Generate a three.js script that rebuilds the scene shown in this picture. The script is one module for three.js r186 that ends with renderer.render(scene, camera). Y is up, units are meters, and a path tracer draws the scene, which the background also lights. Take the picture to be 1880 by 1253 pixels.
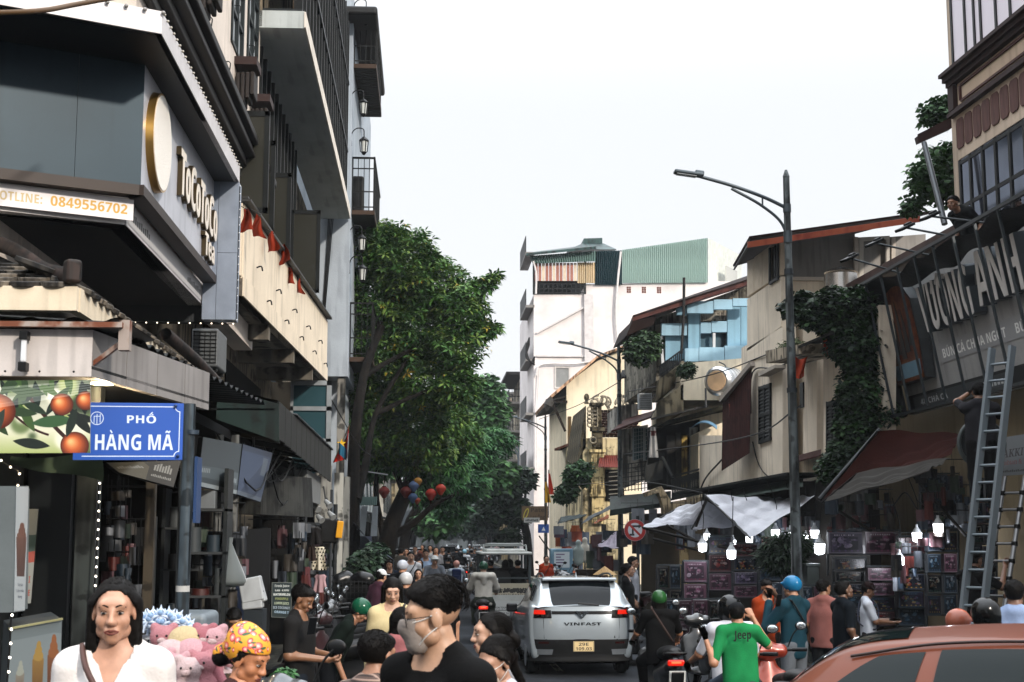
import * as THREE from 'three';
import { mergeGeometries } from 'three/addons/utils/BufferGeometryUtils.js';
import { RoundedBoxGeometry } from 'three/addons/geometries/RoundedBoxGeometry.js';
import { TextGeometry } from 'three/addons/geometries/TextGeometry.js';
import { FontLoader } from 'three/addons/loaders/FontLoader.js';
// ---------- camera, sky, sun, exposure ----------
const scene = new THREE.Scene();
const FPX = 2600,CAMY = 2.2;
const camera = new THREE.PerspectiveCamera(2 * Math.atan(626.5 / FPX) * 180 / Math.PI,1880 / 1253,0.1,900);
camera.rotation.order = 'YXZ';
camera.position.set(0,CAMY,0);
camera.rotation.set(Math.atan(361.5 / FPX),-Math.atan(160 / FPX * Math.cos(Math.atan(361.5 / FPX))),0);
camera.updateMatrixWorld(true);
camera.focus = 22; camera.userData.fStop = 8;
scene.add(camera);
const renderer = new THREE.WebGLRenderer({ antialias: true });
renderer.toneMapping = THREE.LinearToneMapping;
renderer.toneMappingExposure = 1.95;
renderer.shadowMap.enabled = true;
const SUN = new THREE.Vector3(0.5,0.44,0.8).normalize();
{
const w = 256,h = 128,d = new Float32Array(w * h * 4);
for (let j = 0; j < h; j++) for (let i = 0; i < w; i++) {
const el = ((j + 0.5) / h - 0.5) * Math.PI,az = (i + 0.5) / w * 2 * Math.PI;
const n = 0.03 * Math.sin(az * 3 + el * 5) * Math.sin(el * 7 + az * 2);
const t = Math.max(0,Math.sin(el));
const o = (j * w + i) * 4,b = el < 0 ? 0.2 : 0.487 + 0.012 * t + 2.2 * Math.pow(Math.max(0,(t - 0.3) / 0.7),1.3) + n * 0.15;
d[o] = b * (1.0 - 0.03 * t); d[o + 1] = b * (1.025 - 0.005 * t); d[o + 2] = b * (1.05 + 0.04 * t); d[o + 3] = 1;
}
const sky = new THREE.DataTexture(d,w,h,THREE.RGBAFormat,THREE.FloatType);
sky.mapping = THREE.EquirectangularReflectionMapping; sky.magFilter = THREE.LinearFilter; sky.needsUpdate = true;
scene.background = sky; scene.environment = sky;
}
const sun = new THREE.DirectionalLight(new THREE.Color(1,0.9,0.79),2.1);
sun.position.copy(SUN).multiplyScalar(120).add(new THREE.Vector3(0,0,-40));
sun.target.position.set(0,0,-40); sun.castShadow = true; sun.shadow.radius = 5;
Object.assign(sun.shadow.camera,{ left: -70,right: 70,top: 70,bottom: -70,near: 1,far: 320 });
sun.shadow.mapSize.set(4096,4096);
scene.add(sun,sun.target);
scene.fog = new THREE.FogExp2(new THREE.Color(0.75,0.8,0.86),0.0003);
// ---------- helpers ----------
const V = (x,y,z) => new THREE.Vector3(x,y,z);
let seed = 7;
const rnd = (a = 1,b) => { seed = (seed * 1664525 + 1013904223) >>> 0; const r = seed / 4294967296; return b === undefined ? r * a : a + r * (b - a); };
const pick = a => a[Math.floor(rnd(a.length))];
const ray = (px,py) => V((px - 940) / FPX,(626.5 - py) / FPX,-1).applyQuaternion(camera.quaternion);
const P = (px,py,d) => { const v = ray(px,py); return v.multiplyScalar(d / -v.z).add(camera.position); };      // a point of the plane z = -d
const PX = (px,py,X) => { const v = ray(px,py); return v.multiplyScalar(X / v.x).add(camera.position); };      // a point of the wall plane x = X
const Xat = (px,d) => P(px,700,d).x,Yat = (py,d) => P(900,py,d).y;
const C = h => new THREE.Color(h);
// tileable noise textures
const hash = (x,y,s) => { let n = (x * 374761393 + y * 668265263 + s * 974634777) | 0; n = Math.imul(n ^ (n >>> 13),1274126177); return ((n ^ (n >>> 16)) >>> 0) / 4294967296; };
function vnoise(x,y,px,py,s) {
const x0 = Math.floor(x),y0 = Math.floor(y),fx = x - x0,fy = y - y0,u = fx * fx * (3 - 2 * fx),v = fy * fy * (3 - 2 * fy),m = (a,p) => ((a % p) + p) % p;
const a = hash(m(x0,px),m(y0,py),s),b = hash(m(x0 + 1,px),m(y0,py),s),c = hash(m(x0,px),m(y0 + 1,py),s),d = hash(m(x0 + 1,px),m(y0 + 1,py),s);
return (a * (1 - u) + b * u) * (1 - v) + (c * (1 - u) + d * u) * v;
}
function noiseTex(f,size = 512,srgb = true) {   // f(u, v) -> 0..1 grey or [r, g, b]
const d = new Uint8Array(size * size * 4);
for (let j = 0; j < size; j++) for (let i = 0; i < size; i++) {
const q = f(i / size,j / size),o = (j * size + i) * 4,a = Array.isArray(q) ? q : [q,q,q];
for (let k = 0; k < 3; k++) d[o + k] = Math.max(0,Math.min(255,a[k] * 255)); d[o + 3] = 255;
}
const t = new THREE.DataTexture(d,size,size); t.wrapS = t.wrapT = THREE.RepeatWrapping; t.magFilter = THREE.LinearFilter; t.minFilter = THREE.LinearMipmapLinearFilter; t.generateMipmaps = true;
if (srgb) t.colorSpace = THREE.SRGBColorSpace; t.needsUpdate = true; return t;
}
const N = (u,v,fx,fy,s) => vnoise(u * fx,v * fy,fx,fy,s);
const fbm = (u,v,fx,fy,s) => N(u,v,fx,fy,s) * 0.5 + N(u,v,fx * 2,fy * 2,s + 1) * 0.27 + N(u,v,fx * 4,fy * 4,s + 2) * 0.15 + N(u,v,fx * 8,fy * 8,s + 3) * 0.08;
const sm = (a,b,x) => { const t = Math.max(0,Math.min(1,(x - a) / (b - a))); return t * t * (3 - 2 * t); };
const TX = {
plaster: noiseTex((u,v) => { const k = 0.88 + 0.14 * fbm(u,v,5,5,1) - 0.08 * sm(0.55,0.8,N(u,v,40,3,9) * 0.6 + fbm(u,v,6,4,5) * 0.4) - 0.05 * hash(u * 512 | 0,v * 512 | 0,3); return [k,k * 0.995,k * 0.98]; }),
grime: noiseTex((u,v) => { const a = sm(0.42,0.75,fbm(u,v,5,3,21) * 0.65 + N(u,v,36,3,29) * 0.35),b = sm(0.6,0.72,fbm(u,v,9,9,41)); const k = (0.95 - 0.6 * a) * (1 - 0.4 * b) - 0.06 * hash(u * 512 | 0,v * 512 | 0,5); return [k,k * 0.98,k * 0.93]; }),
fine: noiseTex((u,v) => 0.84 + 0.16 * fbm(u,v,12,12,61) - 0.04 * hash(u * 512 | 0,v * 512 | 0,8)),
asphalt: noiseTex((u,v) => 0.55 + 0.25 * fbm(u,v,4,4,71) + 0.3 * (hash(u * 512 | 0,v * 512 | 0,11) - 0.4) + 0.15 * sm(0.5,0.7,fbm(u,v,3,6,77))),
wood: noiseTex((u,v) => { const k = 0.65 + 0.35 * fbm(u,v,24,3,81); return [k,k * 0.96,k * 0.92]; }),
cloth: noiseTex((u,v) => 0.82 + 0.18 * fbm(u,v,6,4,91) - 0.06 * ((i => i % 2)(Math.floor(u * 256)) ^ (Math.floor(v * 256) % 2))),
rust: noiseTex((u,v) => { const a = sm(0.4,0.7,fbm(u,v,6,4,101)); return [0.9 - 0.25 * a,0.85 - 0.45 * a,0.82 - 0.52 * a]; }),
};
const TB = { fine: noiseTex((u,v) => fbm(u,v,24,24,111) * 0.7 + 0.3 * hash(u * 512 | 0,v * 512 | 0,12),512,false),cloth: noiseTex((u,v) => 0.7 * fbm(u,v,5,5,121) + 0.3 * N(u,v,60,60,5),512,false) };
const scaled = {};
const rep = (t,name,m) => scaled[name + m] || (scaled[name + m] = (() => { const c = t.clone(); c.repeat.set(1 / m,1 / m); c.needsUpdate = true; return c; })());
const mats = {};
// M(colour, roughness, metalness, texture name, metres per repeat, bump in metres)
function M(c,rough = 0.8,metal = 0,tex = 'fine',size = 2,bump = 0) {
const key = [c,rough,metal,tex,size,bump].join();
if (mats[key]) return mats[key];
const o = { color: C(c),roughness: rough,metalness: metal },lum = o.color.r * 0.3 + o.color.g * 0.6 + o.color.b * 0.1; o.color.multiplyScalar(0.32 + 0.68 * Math.min(1,lum / 0.3));
if (tex) o.map = rep(TX[tex],tex,size);
if (bump) { o.bumpMap = rep(TB[tex === 'cloth' ? 'cloth' : 'fine'],'b' + (tex === 'cloth'),tex === 'cloth' ? 0.5 : 1); o.bumpScale = bump; }
if (metal < 0.5) o.specularIntensity = rough > 0.7 ? 0.2 : 0.55; return mats[key] = new THREE[metal < 0.5 ? 'MeshPhysicalMaterial' : 'MeshStandardMaterial'](o);
}
const paint = (c,o = {}) => new THREE.MeshPhysicalMaterial({ color: C(c),roughness: 0.35,metalness: 0.2,clearcoat: 0.8,clearcoatRoughness: 0.08,...o });
const glass = (c = '#0b1013',r = 0.06) => mats['g' + c + r] || (mats['g' + c + r] = new THREE.MeshPhysicalMaterial({ color: C(c),roughness: r,metalness: 0,specularIntensity: 0.3,ior: 1.5 }));
const lampMat = (c,i) => new THREE.MeshStandardMaterial({ color: C('#ffffff'),emissive: C(c),emissiveIntensity: i });
// geometry
class MB {
constructor() { this.g = []; }
add(g,m) { g = g.index ? g.toNonIndexed() : g.clone(); if (m) g.applyMatrix4(m); for (const k of Object.keys(g.attributes)) if (k !== 'position' && k !== 'normal') g.deleteAttribute(k); g.morphAttributes = {}; this.g.push(g); return this; }
box(c,s,ry = 0,rx = 0,rz = 0) { return this.add(new THREE.BoxGeometry(s[0],s[1],s[2]),new THREE.Matrix4().compose(V(...c),new THREE.Quaternion().setFromEuler(new THREE.Euler(rx,ry,rz,'YXZ')),V(1,1,1))); }
rbox(c,s,r = 0.02,ry = 0,rx = 0,rz = 0) { return this.add(new RoundedBoxGeometry(s[0],s[1],s[2],2,Math.min(r,s[0] / 2.1,s[1] / 2.1,s[2] / 2.1)),new THREE.Matrix4().compose(V(...c),new THREE.Quaternion().setFromEuler(new THREE.Euler(rx,ry,rz,'YXZ')),V(1,1,1))); }
bb(x0,x1,y0,y1,z0,z1) { return this.box([(x0 + x1) / 2,(y0 + y1) / 2,(z0 + z1) / 2],[Math.abs(x1 - x0),Math.abs(y1 - y0),Math.abs(z1 - z0)]); }
cyl(a,b,r0,r1 = r0,n = 8) {
a = a.isVector3 ? a : V(...a); b = b.isVector3 ? b : V(...b);
const d = b.clone().sub(a),L = d.length(),g = new THREE.CylinderGeometry(r1,r0,L,n,1);
return this.add(g,new THREE.Matrix4().compose(a.clone().add(b).multiplyScalar(0.5),new THREE.Quaternion().setFromUnitVectors(V(0,1,0),d.normalize()),V(1,1,1)));
}
bar(a,b,w,h = w) {   // a square bar
a = a.isVector3 ? a : V(...a); b = b.isVector3 ? b : V(...b);
const d = b.clone().sub(a),L = d.length(),m = new THREE.Matrix4().lookAt(a,b,Math.abs(d.y) > 0.98 * L ? V(1,0,0) : V(0,1,0)); m.setPosition(a.clone().add(b).multiplyScalar(0.5));
return this.add(new THREE.BoxGeometry(w,h,L),m);
}
tube(pts,r,n = 6,seg) { pts = pts.map(p => p.isVector3 ? p : V(...p)); return this.add(new THREE.TubeGeometry(new THREE.CatmullRomCurve3(pts),seg || pts.length * 5,r,n)); }
sph(c,r,sx = 1,sy = 1,sz = 1,w = 12,h = 8) { return this.add(new THREE.SphereGeometry(r,w,h),new THREE.Matrix4().makeScale(sx,sy,sz).setPosition(...(c.isVector3 ? c.toArray() : c))); }
slab(pts,t,holes = []) {   // planar outline of points pushed along the vector t
pts = pts.map(p => p.isVector3 ? p : V(...p)); t = t.isVector3 ? t : V(...t); holes = holes.map(h => h.map(p => p.isVector3 ? p : V(...p)));
const n = V(0,0,0); for (let i = 0; i < pts.length; i++) { const a = pts[i],b = pts[(i + 1) % pts.length]; n.x += (a.y - b.y) * (a.z + b.z); n.y += (a.z - b.z) * (a.x + b.x); n.z += (a.x - b.x) * (a.y + b.y); } n.normalize();
const e = (pts[1].clone().sub(pts[0])).normalize(),f = n.clone().cross(e),o = pts[0],to2 = p => new THREE.Vector2(p.clone().sub(o).dot(e),p.clone().sub(o).dot(f));
const tri = THREE.ShapeUtils.triangulateShape(pts.map(to2),holes.map(h => h.map(to2))),all = pts.concat(...holes),A = [],q = (...v) => v.forEach(p => A.push(p.x,p.y,p.z));
const flip = t.dot(n) > 0;
for (const [i,j,k] of tri) { const a = all[i],b = all[j],c = all[k],T = p => p.clone().add(t); if (flip) { q(a,c,b); q(T(a),T(b),T(c)); } else { q(a,b,c); q(T(a),T(c),T(b)); } }
for (const ring of [pts,...holes]) for (let i = 0; i < ring.length; i++) { const a = ring[i],b = ring[(i + 1) % ring.length],c = b.clone().add(t),d = a.clone().add(t); if ((ring === pts) === flip) { q(a,b,c); q(a,c,d); } else { q(a,c,b); q(a,d,c); } }
const g = new THREE.BufferGeometry(); g.setAttribute('position',new THREE.Float32BufferAttribute(A,3)); g.computeVertexNormals(); this.g.push(g); return this;
}
sheet(f,nu,nv,th = 0) {   // a smooth surface f(u, v) with thickness
const pos = [],idx = [],g = new THREE.BufferGeometry();
for (let j = 0; j <= nv; j++) for (let i = 0; i <= nu; i++) { const p = f(i / nu,j / nv); pos.push(p.x,p.y,p.z); }
const w = nu + 1; for (let j = 0; j < nv; j++) for (let i = 0; i < nu; i++) { const a = j * w + i; idx.push(a,a + 1,a + w + 1,a,a + w + 1,a + w); }
g.setAttribute('position',new THREE.Float32BufferAttribute(pos,3)); g.setIndex(idx); g.computeVertexNormals();
if (th) { const n = g.attributes.normal,g2 = g.clone(),p2 = g2.attributes.position,k = pos.length / 3; for (let i = 0; i < k; i++) p2.setXYZ(i,p2.getX(i) - n.getX(i) * th,p2.getY(i) - n.getY(i) * th,p2.getZ(i) - n.getZ(i) * th); g2.setIndex(idx.slice().reverse()); g2.computeVertexNormals(); this.add(g2); }
return this.add(g);
}
build(name,mat,parent,udata) {
if (!this.g.length) return null;
const g = mergeGeometries(this.g),p = g.attributes.position,n = g.attributes.normal,uv = new Float32Array(p.count * 2);
for (let i = 0; i < p.count; i += 3) {   // box projection in metres, one axis per face
let ax = 0,ay = 0,az = 0; for (let k = 0; k < 3; k++) { ax += Math.abs(n.getX(i + k)); ay += Math.abs(n.getY(i + k)); az += Math.abs(n.getZ(i + k)); }
for (let k = 0; k < 3; k++) { const j = i + k,x = p.getX(j),y = p.getY(j),z = p.getZ(j); if (ay >= ax && ay >= az) { uv[j * 2] = x; uv[j * 2 + 1] = z; } else if (ax >= az) { uv[j * 2] = z; uv[j * 2 + 1] = y; } else { uv[j * 2] = x; uv[j * 2 + 1] = y; } }
}
g.setAttribute('uv',new THREE.BufferAttribute(uv,2));
return mesh(name,g,mat,parent,udata);
}
}
const used = {};
const numbered = n => { n = n.replace(/_\d+$/,''); const k = used[n] = (used[n] || 0) + 1; return k === 1 ? n : n + '_' + String(k - 1).padStart(3,'0'); };
function mesh(name,g,mat,parent = scene,udata) { const m = new THREE.Mesh(g,mat); m.name = parent === scene ? numbered(name) : name; m.castShadow = m.receiveShadow = true; if (udata) m.userData = { ...udata }; parent.add(m); return m; }
function thing(name,label,category,group) { const o = new THREE.Group(); o.name = numbered(name); o.userData = { label,category }; if (group) o.userData.group = group; scene.add(o); return o; }
function tag(o,label,category,group) { o.userData.label = label; o.userData.category = category; if (group) o.userData.group = group; return o; }
const structure = o => { o.userData.kind = 'structure'; return o; };
function copy(src,label,pos,ry,s) { const c = src.clone(); c.name = numbered(src.name); c.userData = { ...src.userData,label: label || src.userData.label }; scene.add(c); if (pos) c.position.copy(pos); if (ry !== undefined) c.rotation.y = ry; if (s) c.scale.setScalar(s); return c; }
// printed surfaces
function canvasTex(w,h,draw) { const c = document.createElement('canvas'); c.width = w; c.height = h; const x = c.getContext('2d'); draw(x,w,h); const t = new THREE.CanvasTexture(c); t.colorSpace = THREE.SRGBColorSpace; t.anisotropy = 8; return t; }
const MARKS = { '\u0301': 'a','\u0300': 'g','\u0303': 't','\u0302': 'c','\u0323': 'd','\u031b': 'h','\u0306': 'b','\u0309': 'q' };
function vtext(x,s,px,py,size,font = 'sans-serif',bold = true,maxW) {   // lettering with its accents drawn as strokes
x.save(); x.font = (bold ? 'bold ' : '') + size + 'px ' + font; x.textAlign = 'left';
const chars = []; for (const ch of s.normalize('NFD')) { if (MARKS[ch]) chars[chars.length - 1].m += MARKS[ch]; else chars.push({ c: ch,m: '' }); }
let W = 0; for (const k of chars) { k.w = x.measureText(k.c).width; W += k.w; }
const sx = maxW ? maxW / W : 1; x.translate(px,py); x.scale(sx,1); let cx = -W / 2; x.lineWidth = size * 0.075; x.strokeStyle = x.fillStyle;
for (const k of chars) {
x.fillText(k.c,cx,0); const low = k.c === k.c.toLowerCase(),top = -size * (low ? 0.6 : 0.77),m = cx + k.w / 2; let t = top;
const L = (...p) => { x.beginPath(); p.forEach((q,i) => i ? x.lineTo(m + q[0] * size,t + q[1] * size) : x.moveTo(m + q[0] * size,t + q[1] * size)); x.stroke(); };
if (k.m.includes('c')) { L([-0.13,0],[0,-0.11],[0.13,0]); t -= size * 0.1; }
if (k.m.includes('b')) { L([-0.12,-0.11],[0,-0.02],[0.12,-0.11]); }
if (k.m.includes('a')) L([-0.03,-0.02],[0.09,-0.15]);
if (k.m.includes('g')) L([0.03,-0.02],[-0.09,-0.15]);
if (k.m.includes('q')) L([0,-0.02],[0.07,-0.1],[0,-0.16]);
if (k.m.includes('t')) L([-0.14,-0.04],[-0.06,-0.11],[0.05,-0.05],[0.14,-0.12]);
if (k.m.includes('d')) x.fillRect(m - size * 0.05,size * 0.08,size * 0.1,size * 0.1);
if (k.m.includes('h')) { x.beginPath(); x.moveTo(cx + k.w * 0.86,top + size * 0.1); x.quadraticCurveTo(cx + k.w * 1.12,top + size * 0.05,cx + k.w * 1.06,top - size * 0.1); x.stroke(); }
cx += k.w;
}
x.restore();
}
const bars = (x,px,py,w,h,n = 8) => { for (let i = 0; i < n; i++) x.fillRect(px - w / 2 + i * w / n,py - h * (0.7 + 0.3 * ((i * 7) % 3) / 2),w / n * 0.7,h * (0.7 + 0.3 * ((i * 7) % 3) / 2)); };   // lettering too small to read
// a flat print on four corners: bottom left, bottom right, top right, top left
function print(name,c,tex,parent,rough = 0.6,off = 0,extra = {}) {
c = c.map(p => p.isVector3 ? p.clone() : V(...p));
const n = c[1].clone().sub(c[0]).cross(c[3].clone().sub(c[0])).normalize(); if (off) c.forEach(p => p.addScaledVector(n,off));
const g = new THREE.BufferGeometry(),q = [0,1,2,0,2,3],uv = [[0,0],[1,0],[1,1],[0,1]];
g.setAttribute('position',new THREE.Float32BufferAttribute(q.flatMap(i => c[i].toArray()),3)); g.setAttribute('uv',new THREE.Float32BufferAttribute(q.flatMap(i => uv[i]),2)); g.computeVertexNormals();
return mesh(name,g,new THREE.MeshStandardMaterial({ map: tex,roughness: rough,...extra }),parent);
}
const font = await new FontLoader().loadAsync('fonts/droid/droid_sans_bold.typeface.json');
// raised letters: each letter standing on the line from a to b, up along "up", outwards "out"
function letters(s,a,b,up,h,depth,mat,parent,name = 'letter',mat2) {
const dir = b.clone().sub(a),L = dir.length(); dir.normalize(); const out = dir.clone().cross(up).normalize();
const adv = [...s].map(c => (font.data.glyphs[c] || font.data.glyphs.n).ha / font.data.resolution),tot = adv.reduce((p,q) => p + q,0),size = h / 0.72,k = L / (tot * size);
let x = 0; [...s].forEach((c,i) => {
if (c !== ' ') { const g = new TextGeometry(c,{ font,size,depth,curveSegments: 4,bevelEnabled: false });
const m = new THREE.Matrix4().makeBasis(dir,up,out).setPosition(a.clone().addScaledVector(dir,x)); g.scale(k,1,1); const mb = new MB(); mb.add(g,m); const o = mb.build(name,mat,parent); if (mat2) o.material = mat2; }
x += adv[i] * size * k; });
}
// ---------- bodies and soft shells: blended tapered capsules meshed by surface nets ----------
// prims: {a,b,ra,rb,s:[sx,sy,sz]} capsules; cut: function(p) > 0 removes; k = blending radius
function blob(prims,cell,k = 0.03,cut) {
let mn = [1e9,1e9,1e9],mx = [-1e9,-1e9,-1e9];
for (const p of prims) { p.b = p.b || p.a; if (p.rb === undefined) p.rb = p.ra; const R = Math.max(p.ra,p.rb) * (p.s ? Math.max(...p.s) : 1) + k * 0.5; for (let i = 0; i < 3; i++) { mn[i] = Math.min(mn[i],p.a[i] - R,p.b[i] - R); mx[i] = Math.max(mx[i],p.a[i] + R,p.b[i] + R); } }
mn = mn.map(v => v - 2 * cell); const n = mx.map((v,i) => Math.ceil((v - mn[i]) / cell) + 3),[nx,ny,nz] = n,F = new Float32Array(nx * ny * nz).fill(1);
for (const p of prims) {
const R = Math.max(p.ra,p.rb),s = p.s || [1,1,1],E = R * Math.max(...s) + k + cell,lo = [],hi = [];
for (let i = 0; i < 3; i++) { lo[i] = Math.max(0,Math.floor((Math.min(p.a[i],p.b[i]) - E - mn[i]) / cell)); hi[i] = Math.min(n[i] - 1,Math.ceil((Math.max(p.a[i],p.b[i]) + E - mn[i]) / cell)); }
const ms = Math.min(...s),dx = (p.b[0] - p.a[0]) / s[0],dy = (p.b[1] - p.a[1]) / s[1],dz = (p.b[2] - p.a[2]) / s[2],dd = dx * dx + dy * dy + dz * dz || 1e-9;
for (let z = lo[2]; z <= hi[2]; z++) for (let y = lo[1]; y <= hi[1]; y++) for (let x = lo[0]; x <= hi[0]; x++) {
const ex = (mn[0] + x * cell - p.a[0]) / s[0],ey = (mn[1] + y * cell - p.a[1]) / s[1],ez = (mn[2] + z * cell - p.a[2]) / s[2];
let t = (ex * dx + ey * dy + ez * dz) / dd; t = t < 0 ? 0 : t > 1 ? 1 : t;
const d = (Math.hypot(ex - dx * t,ey - dy * t,ez - dz * t) - (p.ra + (p.rb - p.ra) * t)) * ms,i = (z * ny + y) * nx + x,f = F[i],h = Math.max(k - Math.abs(f - d),0) / k;
F[i] = p.sub ? Math.max(f,-d) : Math.min(f,d) - h * h * k * 0.25;
}
}
if (cut) for (let z = 0,i = 0; z < nz; z++) for (let y = 0; y < ny; y++) for (let x = 0; x < nx; x++,i++) if (F[i] < 0.2) F[i] = Math.max(F[i],cut(mn[0] + x * cell,mn[1] + y * cell,mn[2] + z * cell));
const id = new Int32Array(nx * ny * nz).fill(-1),pos = [],nor = [],idx = [],at = (x,y,z) => F[(z * ny + y) * nx + x];
for (let z = 0; z < nz - 1; z++) for (let y = 0; y < ny - 1; y++) for (let x = 0; x < nx - 1; x++) {
const c = [at(x,y,z),at(x + 1,y,z),at(x,y + 1,z),at(x + 1,y + 1,z),at(x,y,z + 1),at(x + 1,y,z + 1),at(x,y + 1,z + 1),at(x + 1,y + 1,z + 1)];
let m = 0; for (let i = 0; i < 8; i++) if (c[i] < 0) m |= 1 << i; if (m === 0 || m === 255) continue;
let sx = 0,sy = 0,sz = 0,q = 0;
for (let i = 0; i < 8; i++) for (const b of [1,2,4]) { if (i & b) continue; const j = i | b; if ((c[i] < 0) === (c[j] < 0)) continue; const t = c[i] / (c[i] - c[j]); sx += (i & 1) + (b === 1 ? t : 0); sy += (i >> 1 & 1) + (b === 2 ? t : 0); sz += (i >> 2 & 1) + (b === 4 ? t : 0); q++; }
id[(z * ny + y) * nx + x] = pos.length / 3; pos.push(mn[0] + (x + sx / q) * cell,mn[1] + (y + sy / q) * cell,mn[2] + (z + sz / q) * cell);
const gx = c[1] + c[3] + c[5] + c[7] - c[0] - c[2] - c[4] - c[6],gy = c[2] + c[3] + c[6] + c[7] - c[0] - c[1] - c[4] - c[5],gz = c[4] + c[5] + c[6] + c[7] - c[0] - c[1] - c[2] - c[3],gl = Math.hypot(gx,gy,gz) || 1; nor.push(gx / gl,gy / gl,gz / gl);
}
const I = (x,y,z) => id[(z * ny + y) * nx + x];
for (let z = 1; z < nz - 1; z++) for (let y = 1; y < ny - 1; y++) for (let x = 1; x < nx - 1; x++) {
const a = at(x,y,z) < 0; const Q = (p,q,r,s,f) => { if (f) idx.push(p,q,r,p,r,s); else idx.push(p,r,q,p,s,r); };
if (a !== at(x + 1,y,z) < 0) Q(I(x,y - 1,z - 1),I(x,y,z - 1),I(x,y,z),I(x,y - 1,z),a);
if (a !== at(x,y + 1,z) < 0) Q(I(x - 1,y,z - 1),I(x - 1,y,z),I(x,y,z),I(x,y,z - 1),a);
if (a !== at(x,y,z + 1) < 0) Q(I(x - 1,y - 1,z),I(x,y - 1,z),I(x,y,z),I(x - 1,y,z),a);
}
const g = new THREE.BufferGeometry(); g.setAttribute('position',new THREE.Float32BufferAttribute(pos,3)); g.setAttribute('normal',new THREE.Float32BufferAttribute(nor,3)); g.setIndex(idx); return g;
}
// leaf clusters scattered through a crown: lobes [x, y, z, radius, flatten]
function leafGeo(n,len,wid,up,droop) {
const A = []; for (let i = 0; i < n; i++) { const a = i / n * 6.283 + i * 0.37,c = Math.cos(a),s = Math.sin(a),e = up + 0.25 * Math.sin(i * 2.3),r = [0.06,0.55,1].map(t => [c * len * t,len * (e * t - droop * t * t),s * len * t]); const w = wid / 2;
const L = [r[1][0] - s * w,r[1][1],r[1][2] + c * w],R = [r[1][0] + s * w,r[1][1],r[1][2] - c * w]; A.push(...r[0],...L,...R,...L,...r[2],...R); }
const g = new THREE.BufferGeometry(); g.setAttribute('position',new THREE.Float32BufferAttribute(A,3)); g.setAttribute('uv',new THREE.Float32BufferAttribute(new Float32Array(A.length / 3 * 2),2)); g.computeVertexNormals(); return g;
}
const leafMat = new THREE.MeshPhysicalMaterial({ color: 0xffffff,roughness: 0.6,specularIntensity: 0.3,transmission: 0.3,thickness: 0,side: THREE.DoubleSide });
function crown(name,lobes,n,geo,size,cols,parent,fill = 0.55) {
const tot = lobes.reduce((s,l) => s + l[3] ** 2,0),im = new THREE.InstancedMesh(geo,leafMat,n),m = new THREE.Matrix4(),q = new THREE.Quaternion(),e = new THREE.Euler(),col = new THREE.Color(); let k = 0;
lobes.forEach((l,li) => { const c = li === lobes.length - 1 ? n - k : Math.min(n - k,Math.round(n * l[3] ** 2 / tot)); for (let i = 0; i < c; i++) {
const u = rnd(-1,1),a = rnd(6.283),r = l[3] * Math.pow(rnd(fill,1),0.6) * (1 + 0.16 * Math.sin(a * 3 + li) * Math.sin(u * 5 + li)),h = Math.sqrt(1 - u * u);
e.set(rnd(-0.6,0.6),rnd(6.283),rnd(-0.6,0.6)); q.setFromEuler(e); m.compose(V(l[0] + r * h * Math.cos(a),l[1] + r * u * (l[4] || 1),l[2] + r * h * Math.sin(a)),q,V(1,1,1).multiplyScalar(size * rnd(0.7,1.3))); im.setMatrixAt(k,m);
col.set(pick(cols)).multiplyScalar(rnd(0.75,1.25)); im.setColorAt(k++,col); } });
im.name = parent === scene ? numbered(name) : name; im.userData.kind = 'stuff'; parent.add(im); im.castShadow = true; return im;
}
// ---------- ground ----------
const gy = d => 0.3 * (1 - sm(8,15,d));
const bx = (x0,x1,y0,y1,d0,d1) => [[(x0 + x1) / 2,(y0 + y1) / 2,-(d0 + d1) / 2],[Math.abs(x1 - x0),Math.abs(y1 - y0),Math.abs(d1 - d0)]];
{
const mb = new MB(); mb.sheet((u,v) => { const d = v < 0.6 ? -30 + v / 0.6 * 60 : 30 + Math.pow((v - 0.6) / 0.4,2) * 770; return V((u - 0.5) * 900,gy(d),-d); },8,120);
structure(mb.build('road',M('#4b5057',0.85,0,'asphalt',3,0.006)));
const l = new MB(),r = new MB(),kl = new MB(),kr = new MB();
l.bb(-12,-0.92,-0.3,0.13,-13,-220); r.bb(5.75,16,-0.3,0.13,-16,-220); kl.bb(-0.92,-0.72,-0.3,0.14,-13,-220); kr.bb(5.55,5.75,-0.3,0.14,-16,-220);
const pm = M('#63645f',0.85,0,'grime',3,0.004);
structure(l.build('pavement',pm)); structure(r.build('pavement',pm));
structure(kl.build('kerb',M('#85847e',0.8,0,'grime',2))); structure(kr.build('kerb',M('#85847e',0.8,0,'grime',2)));
const lm = new MB(); for (let d = 24; d < 120; d += 6) lm.bb(2.2,2.32,0,0.006,-d,-d - 3); for (let i = 0; i < 7; i++) lm.bb(2.9 + i * 0.42,3.15 + i * 0.42,0,0.006,-19.6,-19.75);
structure(lm.build('lane_marking',M('#b9b9b4',0.8,0,'grime',1)));
}
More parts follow.
